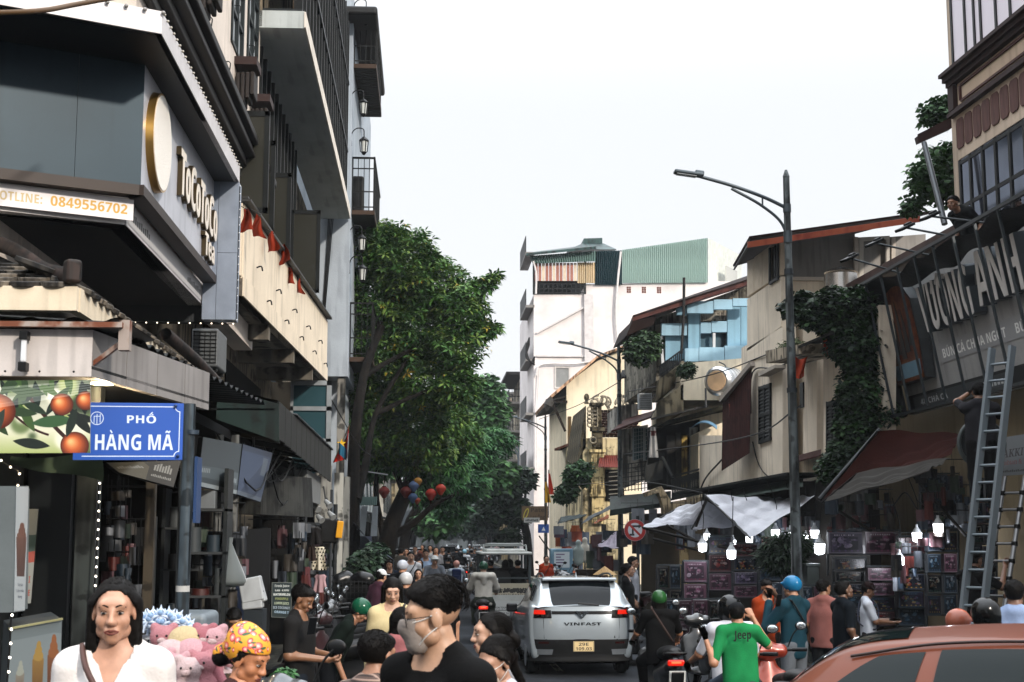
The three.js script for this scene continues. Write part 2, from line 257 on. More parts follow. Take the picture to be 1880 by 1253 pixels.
// ---------- left: corner building ----------
const creamW = M('#d8cec6',0.85,0,'plaster',3,0.003),cream = M('#ddd0bd',0.85,0,'plaster',3,0.003),darkM = M('#16191b',0.5,0.2),darkTrim = M('#2a2522',0.6),brownT = M('#4a2f2a',0.7),panelG = M('#b4bbc4',0.45,0.25),panelW = M('#cfcbcb',0.5,0.1),slate = M('#334b5a',0.42,0.3,'plaster',2.5);
{
const t = thing('corner_building','pale corner building with dark moulded cornice and tall green windows above the boxed sign','building');
const w = new MB(),holes = [];
const wins = [[16.1,17.3],[19.75,21.0],[21.5,22.8]];
for (const [a,b] of wins) for (const y of [9.28,12.2]) holes.push([[-2.75,y,-a],[-2.75,y,-b],[-2.75,y + 2.1,-b],[-2.75,y + 2.1,-a]]);
w.slab([[-2.75,5.24,-13.4],[-2.75,5.24,-23.2],[-2.75,15,-23.2],[-2.75,15,-13.4]],[-0.3,0,0],holes); w.bb(-3.9,-3.7,3.3,5.0,-11,-23);
w.slab([[-3.06,5.24,-13.3],[-9,5.24,-10.3],[-9,15,-10.3],[-3.06,15,-13.3]],[0.05,0,-0.3]); w.bb(-9,-3.06,14.7,15,-13.6,-23); w.bb(-9,-3.9,0,15,-22.9,-23.19);
w.build('wall',creamW,t);
for (const [a,b] of wins) for (const y of [9.28,12.2]) {
const f = new MB(),h = 2.1,m = (a + b) / 2; for (const d of [a + 0.04,m,b - 0.04]) f.bb(-2.81,-2.72,y,y + h,-d + 0.04,-d - 0.04); for (const q of [0.04,0.55,1.1,1.6,2.06]) f.bb(-2.8,-2.73,y + q - 0.03,y + q + 0.03,-a,-b);
const fr = f.build('window',M('#12272b',0.5),t),p = new MB(); p.bb(-2.79,-2.775,y,y + h,-a,-b); p.build('pane',glass('#b9c0c6',0.1),fr);
const k = new MB(),c = m + 0.1; k.bb(-2.75,-2.42,y - 0.2,y - 0.08,-c + 0.28,-c - 0.28); k.build('sill_bracket',brownT,t);
const s = new MB(); for (let i = 0; i < 4; i++) s.rbox([-2.72 + 0.07 * i + 0.02,y - 0.46 - 0.03 * (3 - i),-c],[0.06,0.5 - 0.05 * i,0.44],0.02); s.build('fluted_bracket',M('#3b322e',0.7),t);
}
const c = new MB(); [[-2.42,7.98,8.1],[-2.5,7.86,7.97],[-2.46,7.78,7.85],[-2.58,7.64,7.77],[-2.66,7.5,7.63]].forEach(([x,a,b]) => c.rbox(...bx(-2.75,x,a,b,13.2,23.25),0.025)); c.build('cornice',darkTrim,t);
const h = new MB(); for (let i = 0; i < 8; i++) { const d = 16.6 + i * 0.85,y = i % 2 ? 8.75 : 9.9; h.tube([[-2.74,y,-d],[-2.66,y,-d],[-2.66,y - 0.12,-d]],0.008,4,6); } h.build('hook',darkM,t);
}
{
const t = thing('shop_sign','large grey boxed shop sign with round gold rimmed disc and raised gold letters','shop sign');
const u = V(-0.891,0,0.454),c0 = V(-2.5,0,-12.7),at = (s,y) => c0.clone().addScaledVector(u,s).setY(y),back = V(-0.2,0,-0.3);
[[0,0.59],[0.594,1.9],[1.904,3.4]].forEach(([a,b]) => { const m = new MB(); m.slab([at(a,5.34),at(b,5.34),at(b,6.5),at(a,6.5)],[-0.08,0,-0.12]); m.build('dark_panel',slate,t); });
const rv = V(-0.13,0,-0.28),pb = new MB(); pb.slab([at(0.1,6.45).add(rv),at(3.4,6.45).add(rv),at(3.4,6.95).add(rv),at(0.1,6.95).add(rv)],[-0.05,0,-0.1]); pb.build('recess_panel',panelW,t);
const sd = [[12.7,13.75],[13.754,15.5],[15.504,17.4]]; for (const [a,b] of sd) { const m = new MB(); m.bb(-2.62,-2.5,5.34,6.6,-a,-b); m.build('side_panel',M('#bcbfca',0.45,0.1,'plaster',3),t); }
const v = new MB(),cv = V(-2.2,0,-11.87),av = (s,y) => cv.clone().addScaledVector(u,s).setY(y);
v.bb(-2.26,-2.2,6.5,6.7,-11.87,-17.05); v.slab([av(0.0,6.5),av(3.6,6.5),av(3.6,6.7),av(0.0,6.7)],[-0.03,0,-0.06]); v.build('visor',panelW,t);
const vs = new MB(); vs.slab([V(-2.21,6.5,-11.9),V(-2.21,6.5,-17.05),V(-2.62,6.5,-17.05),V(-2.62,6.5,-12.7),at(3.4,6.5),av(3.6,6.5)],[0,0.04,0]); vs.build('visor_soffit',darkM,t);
const e = new MB(); e.bb(-2.6,-2.44,4.8,6.5,-17.0,-17.25); e.bb(-2.435,-2.2,5.62,6.5,-17.0,-17.25); e.bb(-2.435,-2.2,4.8,5.615,-17.0,-17.25); e.build('end_panel',M('#8d97a6',0.45,0.2),t);
const ld = new MB(); ld.bb(-2.6,-2.44,5.24,5.335,-12.55,-17.0); ld.slab([V(-2.46,5.24,-12.56),at(3.4,5.24).add(V(-0.05,0,0.12)),at(3.4,5.335).add(V(-0.05,0,0.12)),V(-2.46,5.335,-12.56)],[-0.06,0,-0.14]); ld.build('ledge',M('#4b3a30',0.5),t);
const st = new MB(); st.bb(-2.8,-2.62,5.0,5.24,-12.72,-17.2); st.slab([V(-2.63,5.0,-12.7),at(3.4,5.0),at(3.4,5.24),V(-2.63,5.24,-12.7)],[-0.1,0,-0.2]); st.build('lower_panel',panelW,t);
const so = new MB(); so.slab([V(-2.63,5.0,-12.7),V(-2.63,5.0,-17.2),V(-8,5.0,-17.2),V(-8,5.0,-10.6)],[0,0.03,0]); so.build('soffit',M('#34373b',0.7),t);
const bm = new MB(); bm.bb(-8,-2.44,4.8,5.0,-17.2,-17.4); bm.build('beam',M('#44484c',0.6),t);
// disc and letters
const dk = new MB(); dk.cyl([-2.5,5.93,-13.3],[-2.43,5.93,-13.3],0.48,0.47,40); dk.build('disc_rim',new THREE.MeshStandardMaterial({ color: C('#b08a4a'),metalness: 0.9,roughness: 0.3 }),t);
const df = new MB(); df.cyl([-2.432,5.93,-13.3],[-2.424,5.93,-13.3],0.45,0.45,40); const face = df.build('disc_face',M('#e4dfd6',0.4),t);
face.material = new THREE.MeshStandardMaterial({ color: C('#ece6dc'),roughness: 0.4,bumpMap: rep(TB.fine,'disc',0.5),bumpScale: 0.01 });
const gold = new THREE.MeshStandardMaterial({ color: C('#3f3420'),metalness: 0.6,roughness: 0.4 }),ivory = M('#f2e8da',0.4);
for (const [tx,a,b,y,hh] of [['ToCoToCo',14.4,17.0,5.72,0.36],['Tea',16.1,16.85,5.42,0.2]]) { letters(tx,V(-2.498,y,-a),V(-2.498,y,-b),V(0,1,0),hh,0.05,gold,t,'letter_side'); letters(tx,V(-2.446,y + 0.012,-a - 0.01),V(-2.446,y + 0.012,-b - 0.01),V(0,1,0),hh * 0.94,0.006,ivory,t,'letter_face'); }
const hl = canvasTex(1024,96,(x,w,h) => { x.fillStyle = '#cfcbcb'; x.fillRect(0,0,w,h); x.fillStyle = '#b59f72'; vtext(x,'HOTLINE:',445,68,56,'sans-serif',true,250); x.fillStyle = '#b98a1e'; vtext(x,'0849556702',800,70,62,'sans-serif',true,390); });
print('hotline_panel',[at(1.85,5.03),at(0.06,5.03),at(0.06,5.22),at(1.85,5.22)],hl,t,0.5,0.012);
const ad = canvasTex(1024,64,(x,w,h) => { x.fillStyle = '#b9b6b6'; x.fillRect(0,0,w,h); x.fillStyle = '#3d3a36'; bars(x,130,46,220,26,10); bars(x,880,46,230,26,11); });
print('address_panel',[V(-2.62,5.03,-12.8),V(-2.62,5.03,-17.1),V(-2.62,5.22,-17.1),V(-2.62,5.22,-12.8)],ad,t,0.5,0.006);
const bl = new MB(),bl2 = new MB(); for (let i = 0; i < 34; i++) { bl.sph([-2.185,6.68,-11.9 - i * 0.155],0.014,1,1,1,6,4); if (i < 22) bl2.sph(av(i * 0.16,6.68).add(V(0.012,0,0.02)),0.02,1,1,1,6,4); } bl.build('bulb_row',M('#9a958a',0.2),t); bl2.build('bulb_row',M('#8d8a86',0.2),t);
}
function ledString(label,pts,gap,r = 0.014,col = '#fff0d0',i = 5) {   // small lit lamps along a cable
const t = thing('light_string',label,'string lights'),c = new MB(); c.tube(pts,0.006,4); c.build('cable',darkM,t);
const cv = new THREE.CatmullRomCurve3(pts.map(p => p.isVector3 ? p : V(...p))),n = Math.round(cv.getLength() / gap),b = new MB(); for (let k = 0; k <= n; k++) b.sph(cv.getPointAt(k / n).add(V(0.008,0,0.012)),r,1,1,1,6,4); b.build('lamps',lampMat(col,i),t);
}
ledString('row of warm dots under the beam of the boxed shop sign',[[-4.2,4.77,-17.15],[-3.3,4.775,-17.15],[-2.25,4.77,-17.15]],0.13,0.009,'#ffe9c8',2);
ledString('vertical row of dots running up the end panel of the boxed shop sign',[[-2.19,4.8,-17.02],[-2.19,5.6,-17.02],[-2.19,6.45,-17.02]],0.1,0.006,'#b8b2a6',0.15);
{ const m = new MB(); m.tube([P(-20,24,9),P(70,20,9.4),P(140,8,10),P(230,-8,10.6)],0.018,6,24); tag(m.build('overhead_cable',M('#6b4a1e',0.6)),'brown cable crossing the top left corner above the grey sign','cable'); }
// tiled skirt roof under the sign
{
const t = thing('tiled_roof','dark fish scale tile skirt roof with brown ridge end below the grey shop sign','roof');
const f = new MB(); f.bb(-8,-2.58,3.86,4.04,-10.48,-10.58); f.bb(-2.65,-2.57,3.86,4.04,-10.55,-17.6); f.build('fascia',M('#d8cbb6',0.8,0,'plaster',2),t);
const b = new MB(); b.slab([V(-8,4.0,-10.5),V(-2.6,4.0,-10.5),V(-3.9,4.72,-12.4),V(-8,4.72,-12.4)],[0,-0.04,0.02]); b.slab([V(-2.6,4.0,-10.5),V(-2.6,4.0,-17.8),V(-3.3,4.45,-17.8),V(-3.9,4.72,-12.4)],[-0.02,-0.04,0]); b.build('roof_deck',darkM,t);
const sh = new THREE.Shape(); sh.moveTo(-0.11,0.26); sh.lineTo(-0.11,0.07); sh.absarc(0,0.07,0.11,Math.PI,2 * Math.PI); sh.lineTo(0.11,0.26); const tg = new THREE.ExtrudeGeometry(sh,{ depth: 0.03,bevelEnabled: true,bevelSize: 0.006,bevelThickness: 0.006,bevelSegments: 1,curveSegments: 5 });
const tms = ['#6e6964','#4f4b48','#837b73'].map(c => M(c,0.6,0,'grime',1));
const put = (o,dir,up,n,cnt) => { const out = dir.clone().cross(up).normalize(); const m = new MB(); m.add(tg,new THREE.Matrix4().makeBasis(dir,up.clone().addScaledVector(out,-0.17).normalize(),out.clone().addScaledVector(up,0.17).normalize()).setPosition(o)); m.build('tile',tms[cnt % 3],t); };
{ const up = V(0,0.72,-1.9).normalize(),dir = V(1,0,0); let c = 0; for (let r = 0; r < 6; r++) for (let i = 0; i < 7; i++) { const s = r * 0.155,x = -2.75 - i * 0.225 - (r % 2) * 0.11 - s * 0.62; put(V(x,4.0,-10.5).addScaledVector(up,s).addScaledVector(V(0,0.04,0.01),1),dir,up,0,c++ + r); } }
{ const up = V(-1.3,0.72,0).normalize(),dir = V(0,0,-1); let c = 0; for (let r = 0; r < 3; r++) for (let i = 0; i < 31; i++) put(V(-2.57,4.03,-10.75 - i * 0.225 - (r % 2) * 0.11).addScaledVector(up,r * 0.155),dir,up,0,c++ + r); }
const r = new MB(); r.tube([[-2.62,4.12,-10.52],[-2.95,4.25,-11.0],[-3.4,4.55,-11.7],[-3.9,4.8,-12.4]],0.065,8,16); r.rbox([-2.62,4.15,-10.48],[0.12,0.18,0.11],0.03,0.6); r.tube([[-2.6,4.1,-18.0],[-2.75,4.3,-17.0],[-2.9,4.45,-15.8]],0.07,8,12); r.build('ridge',M('#4b3b37',0.65,0,'grime',1),t);
}
// lower awning with white fascia
{
const t = thing('shop_awning','pale metal fascia awning above the fruit banner on the left shop','awning');
const a = V(-2.2,0,-9.4),b = V(-1.8,0,-11.85),l = V(-6,0,-9.35),y0 = 3.25,y1 = 3.56,Y = (p,y) => p.clone().setY(y);
for (const [p,q] of [[V(-2.81,0,-9.39),a],[V(-4.4,0,-9.37),V(-2.816,0,-9.39)]]) { const m = new MB(); m.slab([Y(p,y0),Y(q,y0),Y(q,y1),Y(p,y1)],[0,0,-0.05]); m.build('fascia_panel',M('#cdc7c6',0.55,0.1,'plaster',1.5),t); }
for (let i = 0; i < 4; i++) { const p = a.clone().lerp(b,i / 4 + 0.003),q = a.clone().lerp(b,(i + 1) / 4 - 0.003),m = new MB(); m.slab([Y(p,y0),Y(q,y0),Y(q,y1),Y(p,y1)],[-0.05,0,-0.01]); m.build('side_panel',M('#8f8c8c',0.55,0.1,'plaster',1.5),t); }
const g = new MB(); g.sheet((u,v) => V(-6 + 4.0 * u,3.61 + 0.02 * v + 0.02 * Math.sin(u * 90),-9.3 - 1.2 * v),120,2,0.01); g.sheet((u,v) => { const p = a.clone().lerp(V(-1.75,0,-15),u); return V(p.x - 0.9 * v + 0.06,3.61 + 0.05 * v + 0.018 * Math.sin(u * 150),p.z); },160,2,0.01); g.build('corrugated_roof',M('#3a4144',0.5,0.4,'grime',1.5),t);
const e = new MB(); e.bb(-6,-1.99,3.565,3.6,-9.3,-9.36); e.bb(-2.02,-1.95,3.42,3.62,-9.34,-9.42); e.bar([-2.25,3.3,-9.45],[-1.98,3.5,-9.4],0.03); e.build('gutter',M('#aaa6a2',0.5,0.3,'rust',0.6),t);
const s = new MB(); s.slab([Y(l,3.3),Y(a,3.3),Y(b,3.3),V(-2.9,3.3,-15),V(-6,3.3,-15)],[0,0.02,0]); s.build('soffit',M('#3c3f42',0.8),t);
const k = new MB(); for (let i = 0; i < 9; i++) k.sph([-2.3 - i * 0.22,3.275,-9.345],0.008,1,1,1,6,4); k.build('screw',darkM,t);
const dl = new MB(); dl.cyl([-2.3,3.296,-10.2],[-2.3,3.285,-10.2],0.09,0.09,20); const dm = dl.build('downlight',lampMat('#ffe2b0',3),t); const L = new THREE.PointLight(0xffe0b0,2,6); L.position.set(-2.3,3.2,-10.2); L.castShadow = true; scene.add(L);
const tf = thing('tube_lamp','short unlit tube lamp clipped to the pale awning fascia','lamp'); const m1 = new MB(); m1.rbox([-2.62,3.41,-9.32],[0.035,0.16,0.04],0.012); m1.build('tube',M('#d6d9dc',0.3),tf); const m2 = new MB(); m2.bb(-2.645,-2.595,3.48,3.535,-9.29,-9.37); m2.bb(-2.645,-2.595,3.275,3.33,-9.29,-9.37); m2.bb(-2.645,-2.638,3.275,3.535,-9.33,-9.37); m2.build('clip',darkM,tf);
}
// printed fruit banner and the faded one behind it
{
const fr = canvasTex(768,384,(x,w,h) => {
const g = x.createLinearGradient(0,0,0,h); g.addColorStop(0,'#4a5540'); g.addColorStop(0.35,'#a9ab98'); g.addColorStop(0.7,'#bfbfa8'); g.addColorStop(1,'#8f9a62'); x.fillStyle = g; x.fillRect(0,0,w,h);
const orange = (a,b,r) => { const q = x.createRadialGradient(a - r * 0.3,b - r * 0.3,r * 0.1,a,b,r); q.addColorStop(0,'#d8a068'); q.addColorStop(0.45,'#a85028'); q.addColorStop(1,'#3e160e'); x.fillStyle = q; x.beginPath(); x.arc(a,b,r,0,7); x.fill(); };
const leaf = (a,b,l,an,c) => { x.save(); x.translate(a,b); x.rotate(an); x.fillStyle = c; x.beginPath(); x.moveTo(0,0); x.quadraticCurveTo(l / 2,-l * 0.28,l,0); x.quadraticCurveTo(l / 2,l * 0.28,0,0); x.fill(); x.restore(); };
x.filter = 'blur(9px)'; for (let i = 0; i < 40; i++) { x.fillStyle = pick(['#3a4a30','#c9c8b4','#5a6a44','#8f9a62','#2a3526','#d2cfbc']); x.beginPath(); x.arc(rnd(w),rnd(h),16 + rnd(46),0,7); x.fill(); } x.filter = 'none'; x.strokeStyle = '#2a1512'; x.lineWidth = 20; x.beginPath(); x.moveTo(430,40); x.quadraticCurveTo(520,180,640,300); x.stroke(); x.lineWidth = 12; x.beginPath(); x.moveTo(350,140); x.quadraticCurveTo(430,250,560,290); x.stroke();
for (let i = 0; i < 40; i++) leaf(180 + rnd(560),rnd(190),70 + rnd(120),rnd(6.3),pick(['#14201a','#22351f','#0f1614','#324a24']));
orange(300,165,95); orange(625,130,58); orange(690,345,72); orange(745,110,50); leaf(470,230,220,-0.1,'#2c4a2c'); leaf(380,320,190,0.15,'#141d18'); leaf(250,330,200,-1.1,'#26302a'); leaf(700,150,160,1.9,'#16211b'); leaf(420,110,150,0.5,'#1c2b1f');
x.globalAlpha = 0.25; x.fillStyle = '#ffffff'; for (let i = 0; i < 6; i++) { x.beginPath(); x.moveTo(0,60 + i * 22); x.lineTo(w,i * 12); x.lineTo(w,8 + i * 12); x.lineTo(0,80 + i * 24); x.fill(); } x.globalAlpha = 1; });
const t = thing('fruit_banner','glossy banner printed with oranges and dark leaves hung under the pale awning fascia','banner');
print('print',[P(-120,833,9.1),P(165,832,9.2),P(165,698,9.2),P(-120,700,9.1)],fr,t,0.25); const b = new MB(); b.slab([P(-120,833,9.108),P(165,832,9.208),P(165,698,9.208),P(-120,700,9.108)],[0,0,-0.012]); b.build('backing',M('#8c8c88',0.7),t);
const t2 = thing('faded_banner','faded green banner sagging below the fruit banner','banner'); const s = new MB(); s.sheet((u,v) => { const p = P(20 + 168 * u,838 + (14 + 34 * u) * v + 4 * Math.sin(u * 6),9.9 + 0.1 * u); p.z += 0.03 * Math.sin(u * 9 + v * 3); return p; },16,4); s.build('cloth',M('#56634a',0.8,0,'cloth',1),t2);
}
// street-name sign on its post
{
const t = thing('street_sign','blue street name plate with white letters on the grey post','street sign');
const tex = canvasTex(768,400,(x,w,h) => { x.fillStyle = '#234d9e'; x.fillRect(0,0,w,h); for (let i = 0; i < 3000; i++) { x.fillStyle = `rgba(${rnd(60) | 0},${40 + rnd(60) | 0},${100 + rnd(80) | 0},0.06)`; x.fillRect(rnd(w),rnd(h),rnd(9),rnd(5)); }
x.strokeStyle = '#c9d3e2'; x.lineWidth = 6; x.beginPath(); x.moveTo(60,26); x.lineTo(w - 60,26); x.arc(w - 26,26,34,Math.PI,Math.PI / 2,true); x.lineTo(w - 26,h - 60); x.arc(w - 26,h - 26,34,-Math.PI / 2,Math.PI,true); x.lineTo(60,h - 26); x.stroke();
x.fillStyle = '#c5d0e0'; vtext(x,'PHỐ',470,142,76,'sans-serif',true,220); vtext(x,'HÀNG MÃ',420,330,150,'sans-serif',true,560); x.lineWidth = 5; x.beginPath(); x.arc(160,110,44,0,7); x.stroke(); x.beginPath(); x.moveTo(140,142); x.lineTo(140,96); x.lineTo(182,96); x.moveTo(160,150); x.lineTo(160,80); x.moveTo(182,80); x.lineTo(182,140); x.stroke(); });
const c = [P(133,845,9.62),P(334,845,9.7),P(337,741,9.7),P(136,739,9.62)]; print('plate',c,tex,t,0.35); const b = new MB(); b.slab(c.map(p => p.clone().add(V(0,0,-0.004))),[0,0,-0.02]); for (const [px,py] of [[322,746],[326,838]]) b.sph(P(px,py,9.68),0.012,1,1,1,8,6); b.build('backing',M('#27467f',0.5),t);
const o = thing('sign_post','grey tubular steel post carrying the blue street name plate','post'),m = new MB(),g0 = P(338,1300,9.8); m.cyl([-1.63,0.25,-9.8],P(347,742,9.8),0.045,0.045,20); const ps = m.build('pole',M('#5b6b7b',0.45,0.4,'grime',1),o);
const k = new MB(),q = P(343,1080,9.8); k.cyl([-1.63 + 0.003,1.84,-9.8],[-1.627,1.88,-9.8],0.0465,0.0465,20); k.build('paper_scrap',M('#a9a9a6',0.9),ps); const e = new MB(); e.cyl([-1.6,2.9,-9.8],[-1.6,2.93,-9.8],0.05,0.05,16); e.build('collar',M('#4b5a69',0.45,0.4),ps);
const nb = new MB(); nb.bb(-1.575,-1.555,2.3,2.75,-9.8,-10.0); nb.build('side_plate',M('#33558a',0.5),o);
}
// ---------- left: second building, parapet with flags, slab, glazing ----------
const xb = d => -2.6 + 0.04 * (d - 19.9);
{
const t = thing('balcony_building','cream building with long parapet balcony and dark steel glazing above it','building');
const par = new MB(),qb = (x,y,d) => V(xb(d) + x,y,-d); par.slab([qb(0,5.58,19.9),qb(0,5.58,30.8),qb(0,6.9,30.8),qb(0,6.9,19.9)],[-0.12,0,0]); par.slab([qb(0.02,5.58,19.88),qb(0.02,5.58,30.8),qb(0.02,5.86,30.8),qb(0.02,5.86,19.88)],[-0.02,0,0]); par.bb(-3.1,-2.62,5.86,6.9,-19.8,-19.9); par.build('parapet',cream,t);
const rl = new MB(); for (const [o,y] of [[0.06,6.97],[0.1,6.93]]) rl.slab([qb(o,y,19.8),qb(o,y,30.8),qb(o,y + 0.035,30.8),qb(o,y + 0.035,19.8)],[-0.2,0,0]); rl.build('coping',M('#4a4a49',0.5,0.3),t);
const un = new MB(); un.slab([qb(-0.01,5.58,19.85),qb(-0.01,5.58,30.8),V(-6,5.58,-30.8),V(-6,5.58,-19.85)],[0,0.25,0]); for (const d of [22.6,25.6,28.4]) un.bb(-6,xb(d) - 0.03,5.34,5.58,-d,-d - 0.25); un.build('slab',M('#8b8680',0.85,0,'grime',3),t);
const ho = new MB(); for (let i = 0; i < 10; i++) { const d = 21 + i; ho.tube([qb(0.01,6.2 - (i % 2) * 0.35,d),qb(0.08,6.22 - (i % 2) * 0.35,d),qb(0.1,6.15 - (i % 2) * 0.35,d)],0.012,4,6); } ho.build('hook',darkM,t);
const w = new MB(); w.bb(-3.6,-3.4,3.2,5.6,-19,-37.4); w.bb(-3.3,-3.15,5.6,10.7,-19.5,-40); w.bb(-2.95,-2.8,10.7,16,-23,-36); w.bb(-6,-2.8,10.9,16,-23,-23.2); w.bb(-6,-2.4,0,5.6,-31.3,-31.5); w.build('wall',M('#8d8478',0.85,0,'grime',3),t);
const sl = new MB(); sl.slab([V(-2.1,10.68,-23),V(-2.1,10.68,-37.4),V(-3,10.68,-37.4),V(-3,10.68,-23)],[0,0.3,0]); sl.build('upper_slab',M('#b3babc',0.85,0,'plaster',2.5),t);
const ed = new MB(); ed.bb(-2.098,-2.07,10.69,10.96,-22.98,-37.4); ed.build('slab_edge',M('#d6d0c8',0.85,0,'plaster',2),t);
// upper glazing: tall dark steel bars with panes
const gl = new MB(); gl.bb(-2.3,-2.28,11,16,-23.05,-36.8); gl.build('glazing',glass('#3a3128',0.12),t);
for (let i = 0; i < 20; i++) { const d = 23.1 + i * 0.72,b = new MB(); b.bb(-2.28,-2.14,11,16,-d,-d - 0.08); b.build('mullion',M('#1b2225',0.5,0.3),t); }
const tr = new MB(); tr.bb(-2.2,-2.12,12.35,12.43,-23,-36.8); tr.bb(-2.2,-2.12,14.2,14.28,-23,-36.8); tr.bb(-2.8,-2.14,10.98,11.02,-23,-23.1); tr.build('transom',M('#3a4144',0.5,0.3),t);
// floor between: fixed dark bars and open casements
const bk = new MB(); bk.bb(-3.0,-2.98,6.9,10.6,-20,-31); bk.build('glazing',glass('#191d1e',0.15),t);
for (let i = 0; i < 16; i++) { const b = new MB(),d = 20.4 + i * 0.66; b.bb(-2.97,-2.86,6.9,10.6,-d,-d - 0.07); b.build('mullion',M('#22292b',0.5,0.3),t); }
for (const [d,o,y0,y1,wd] of [[20.6,0.25,6.95,8.5,0.5],[22.2,0.28,7.0,8.5,0.42],[24.6,0.3,7.0,8.6,0.45],[29.2,0.28,7.25,9.0,0.62]]) { const f = new MB(),x0 = -2.86,x1 = x0 + wd; f.bb(x0,x1,y0,y0 + 0.08,-d,-d - 0.05); f.bb(x0,x1,y1 - 0.08,y1,-d,-d - 0.05); f.bb(x0,x0 + 0.07,y0,y1,-d,-d - 0.05); f.bb(x1 - 0.07,x1,y0,y1,-d,-d - 0.05); const fr = f.build('casement',M('#1c2324',0.5,0.3),t),p = new MB(); p.bb(x0 + 0.07,x1 - 0.07,y0 + 0.08,y1 - 0.08,-d - 0.015,-d - 0.03); p.build('pane',glass('#2d2d28',0.2),fr); }
const wl = new MB(); for (let i = 0; i < 4; i++) wl.bb(-3.14,-3.0,7,10.6,-24.3 - i * 1.9,-24.6 - i * 1.9); wl.build('pier',creamW,t);
// ground floor side window facing the camera
const fr = new MB(); fr.bb(-2.86,-2.0,4.2,4.27,-30,-30.1); for (const [a,b] of [[-2.86,-2.8],[-2.1,-2.0]]) fr.bb(a,b,3.2,5.5,-30,-30.1); fr.bb(-2.86,-2.0,4.86,4.95,-30,-30.1); fr.bb(-2.86,-2.0,5.4,5.5,-30,-30.1); const fm = fr.build('side_window',M('#8e9497',0.5,0.3),t); const pn = new MB(); pn.bb(-2.8,-2.1,3.0,5.4,-30.04,-30.06); pn.build('pane',glass('#274046',0.15),fm);
const dk = new MB(); dk.bb(-3.4,-3.36,3.6,5.2,-20.5,-22); dk.bb(-3.4,-3.37,3.6,5.2,-24,-29); dk.build('dark_opening',M('#0b0c0c',0.9),t);
}
// red flags on the coping
for (let i = 0; i < 7; i++) {
const [px,py,d] = [[446,384,19.6],[468,392,20.6],[494,427,22.6],[516,455,24.4],[526,488,25.6],[543,506,26.9],[452,380,20.1]][i]; if (i === 6) break;
const o = P(px,py,d * 0.955),m = new MB(),L = 0.3,ph = i * 1.7; m.sheet((u,v) => V(o.x + 0.02 + 0.16 * (u - 0.3) * (0.4 + v) + 0.02 * Math.sin(v * 5 + ph),o.y - L * v - 0.08 * u * Math.sin(ph),o.z + 0.22 * (u - 0.5) * (0.35 + 0.65 * v) + 0.05 * Math.sin(u * 7 + ph + v * 3)),8,10);
const t = thing('red_flag',['first small red flag, nearest the grey sign end panel, hanging on the cream parapet','second small red flag from the left on the cream parapet','third small red flag from the left on the cream parapet','fourth small red flag from the left on the cream parapet, rather wide','fifth small red flag from the left on the cream parapet, narrowest','last small red flag at the far end of the cream parapet row'][i],'flag','red flags along the cream parapet'); m.build('cloth',M('#a33a22',0.8,0,'cloth',0.8),t); const p = new MB(); p.cyl(o.clone().add(V(-0.05,0.05,0)),o.clone().add(V(0.08,-0.02,0)),0.006); p.build('pole',darkM,t);
}
// ---------- left: tall house with balconies ----------
function lantern(p,label,hang) {
const t = thing('wall_lantern',label,'lantern','black wall lanterns'); const b = new MB(),[x,y,z] = p.toArray();
b.cyl([x,y + 0.1,z],[x,y + 0.2,z],0.15,0.04,6); b.cyl([x,y + 0.2,z],[x,y + 0.27,z],0.025,0.01,6); b.cyl([x,y - 0.22,z],[x,y - 0.3,z],0.09,0.03,6); b.cyl([x,y + 0.08,z],[x,y + 0.1,z],0.13,0.15,6); for (let i = 0; i < 6; i++) { const a = i * 1.047; b.cyl([x + 0.09 * Math.cos(a),y - 0.22,z + 0.09 * Math.sin(a)],[x + 0.12 * Math.cos(a),y + 0.09,z + 0.12 * Math.sin(a)],0.012,0.012,4); } b.build('frame',darkM,t);
const g = new MB(); g.cyl([x,y - 0.22,z],[x,y + 0.08,z],0.075,0.105,6); g.build('glass',M('#c9ccc8',0.2),t); const a = new MB(); a.tube([[x,y + 0.25,z],[x - 0.02,y + 0.42,z],[x - 0.2,y + 0.44,z],[x - 0.33,y + 0.3,z],[x - 0.34,y - 0.05,z]],0.016,5,20); a.build('bracket',darkM,t);
}
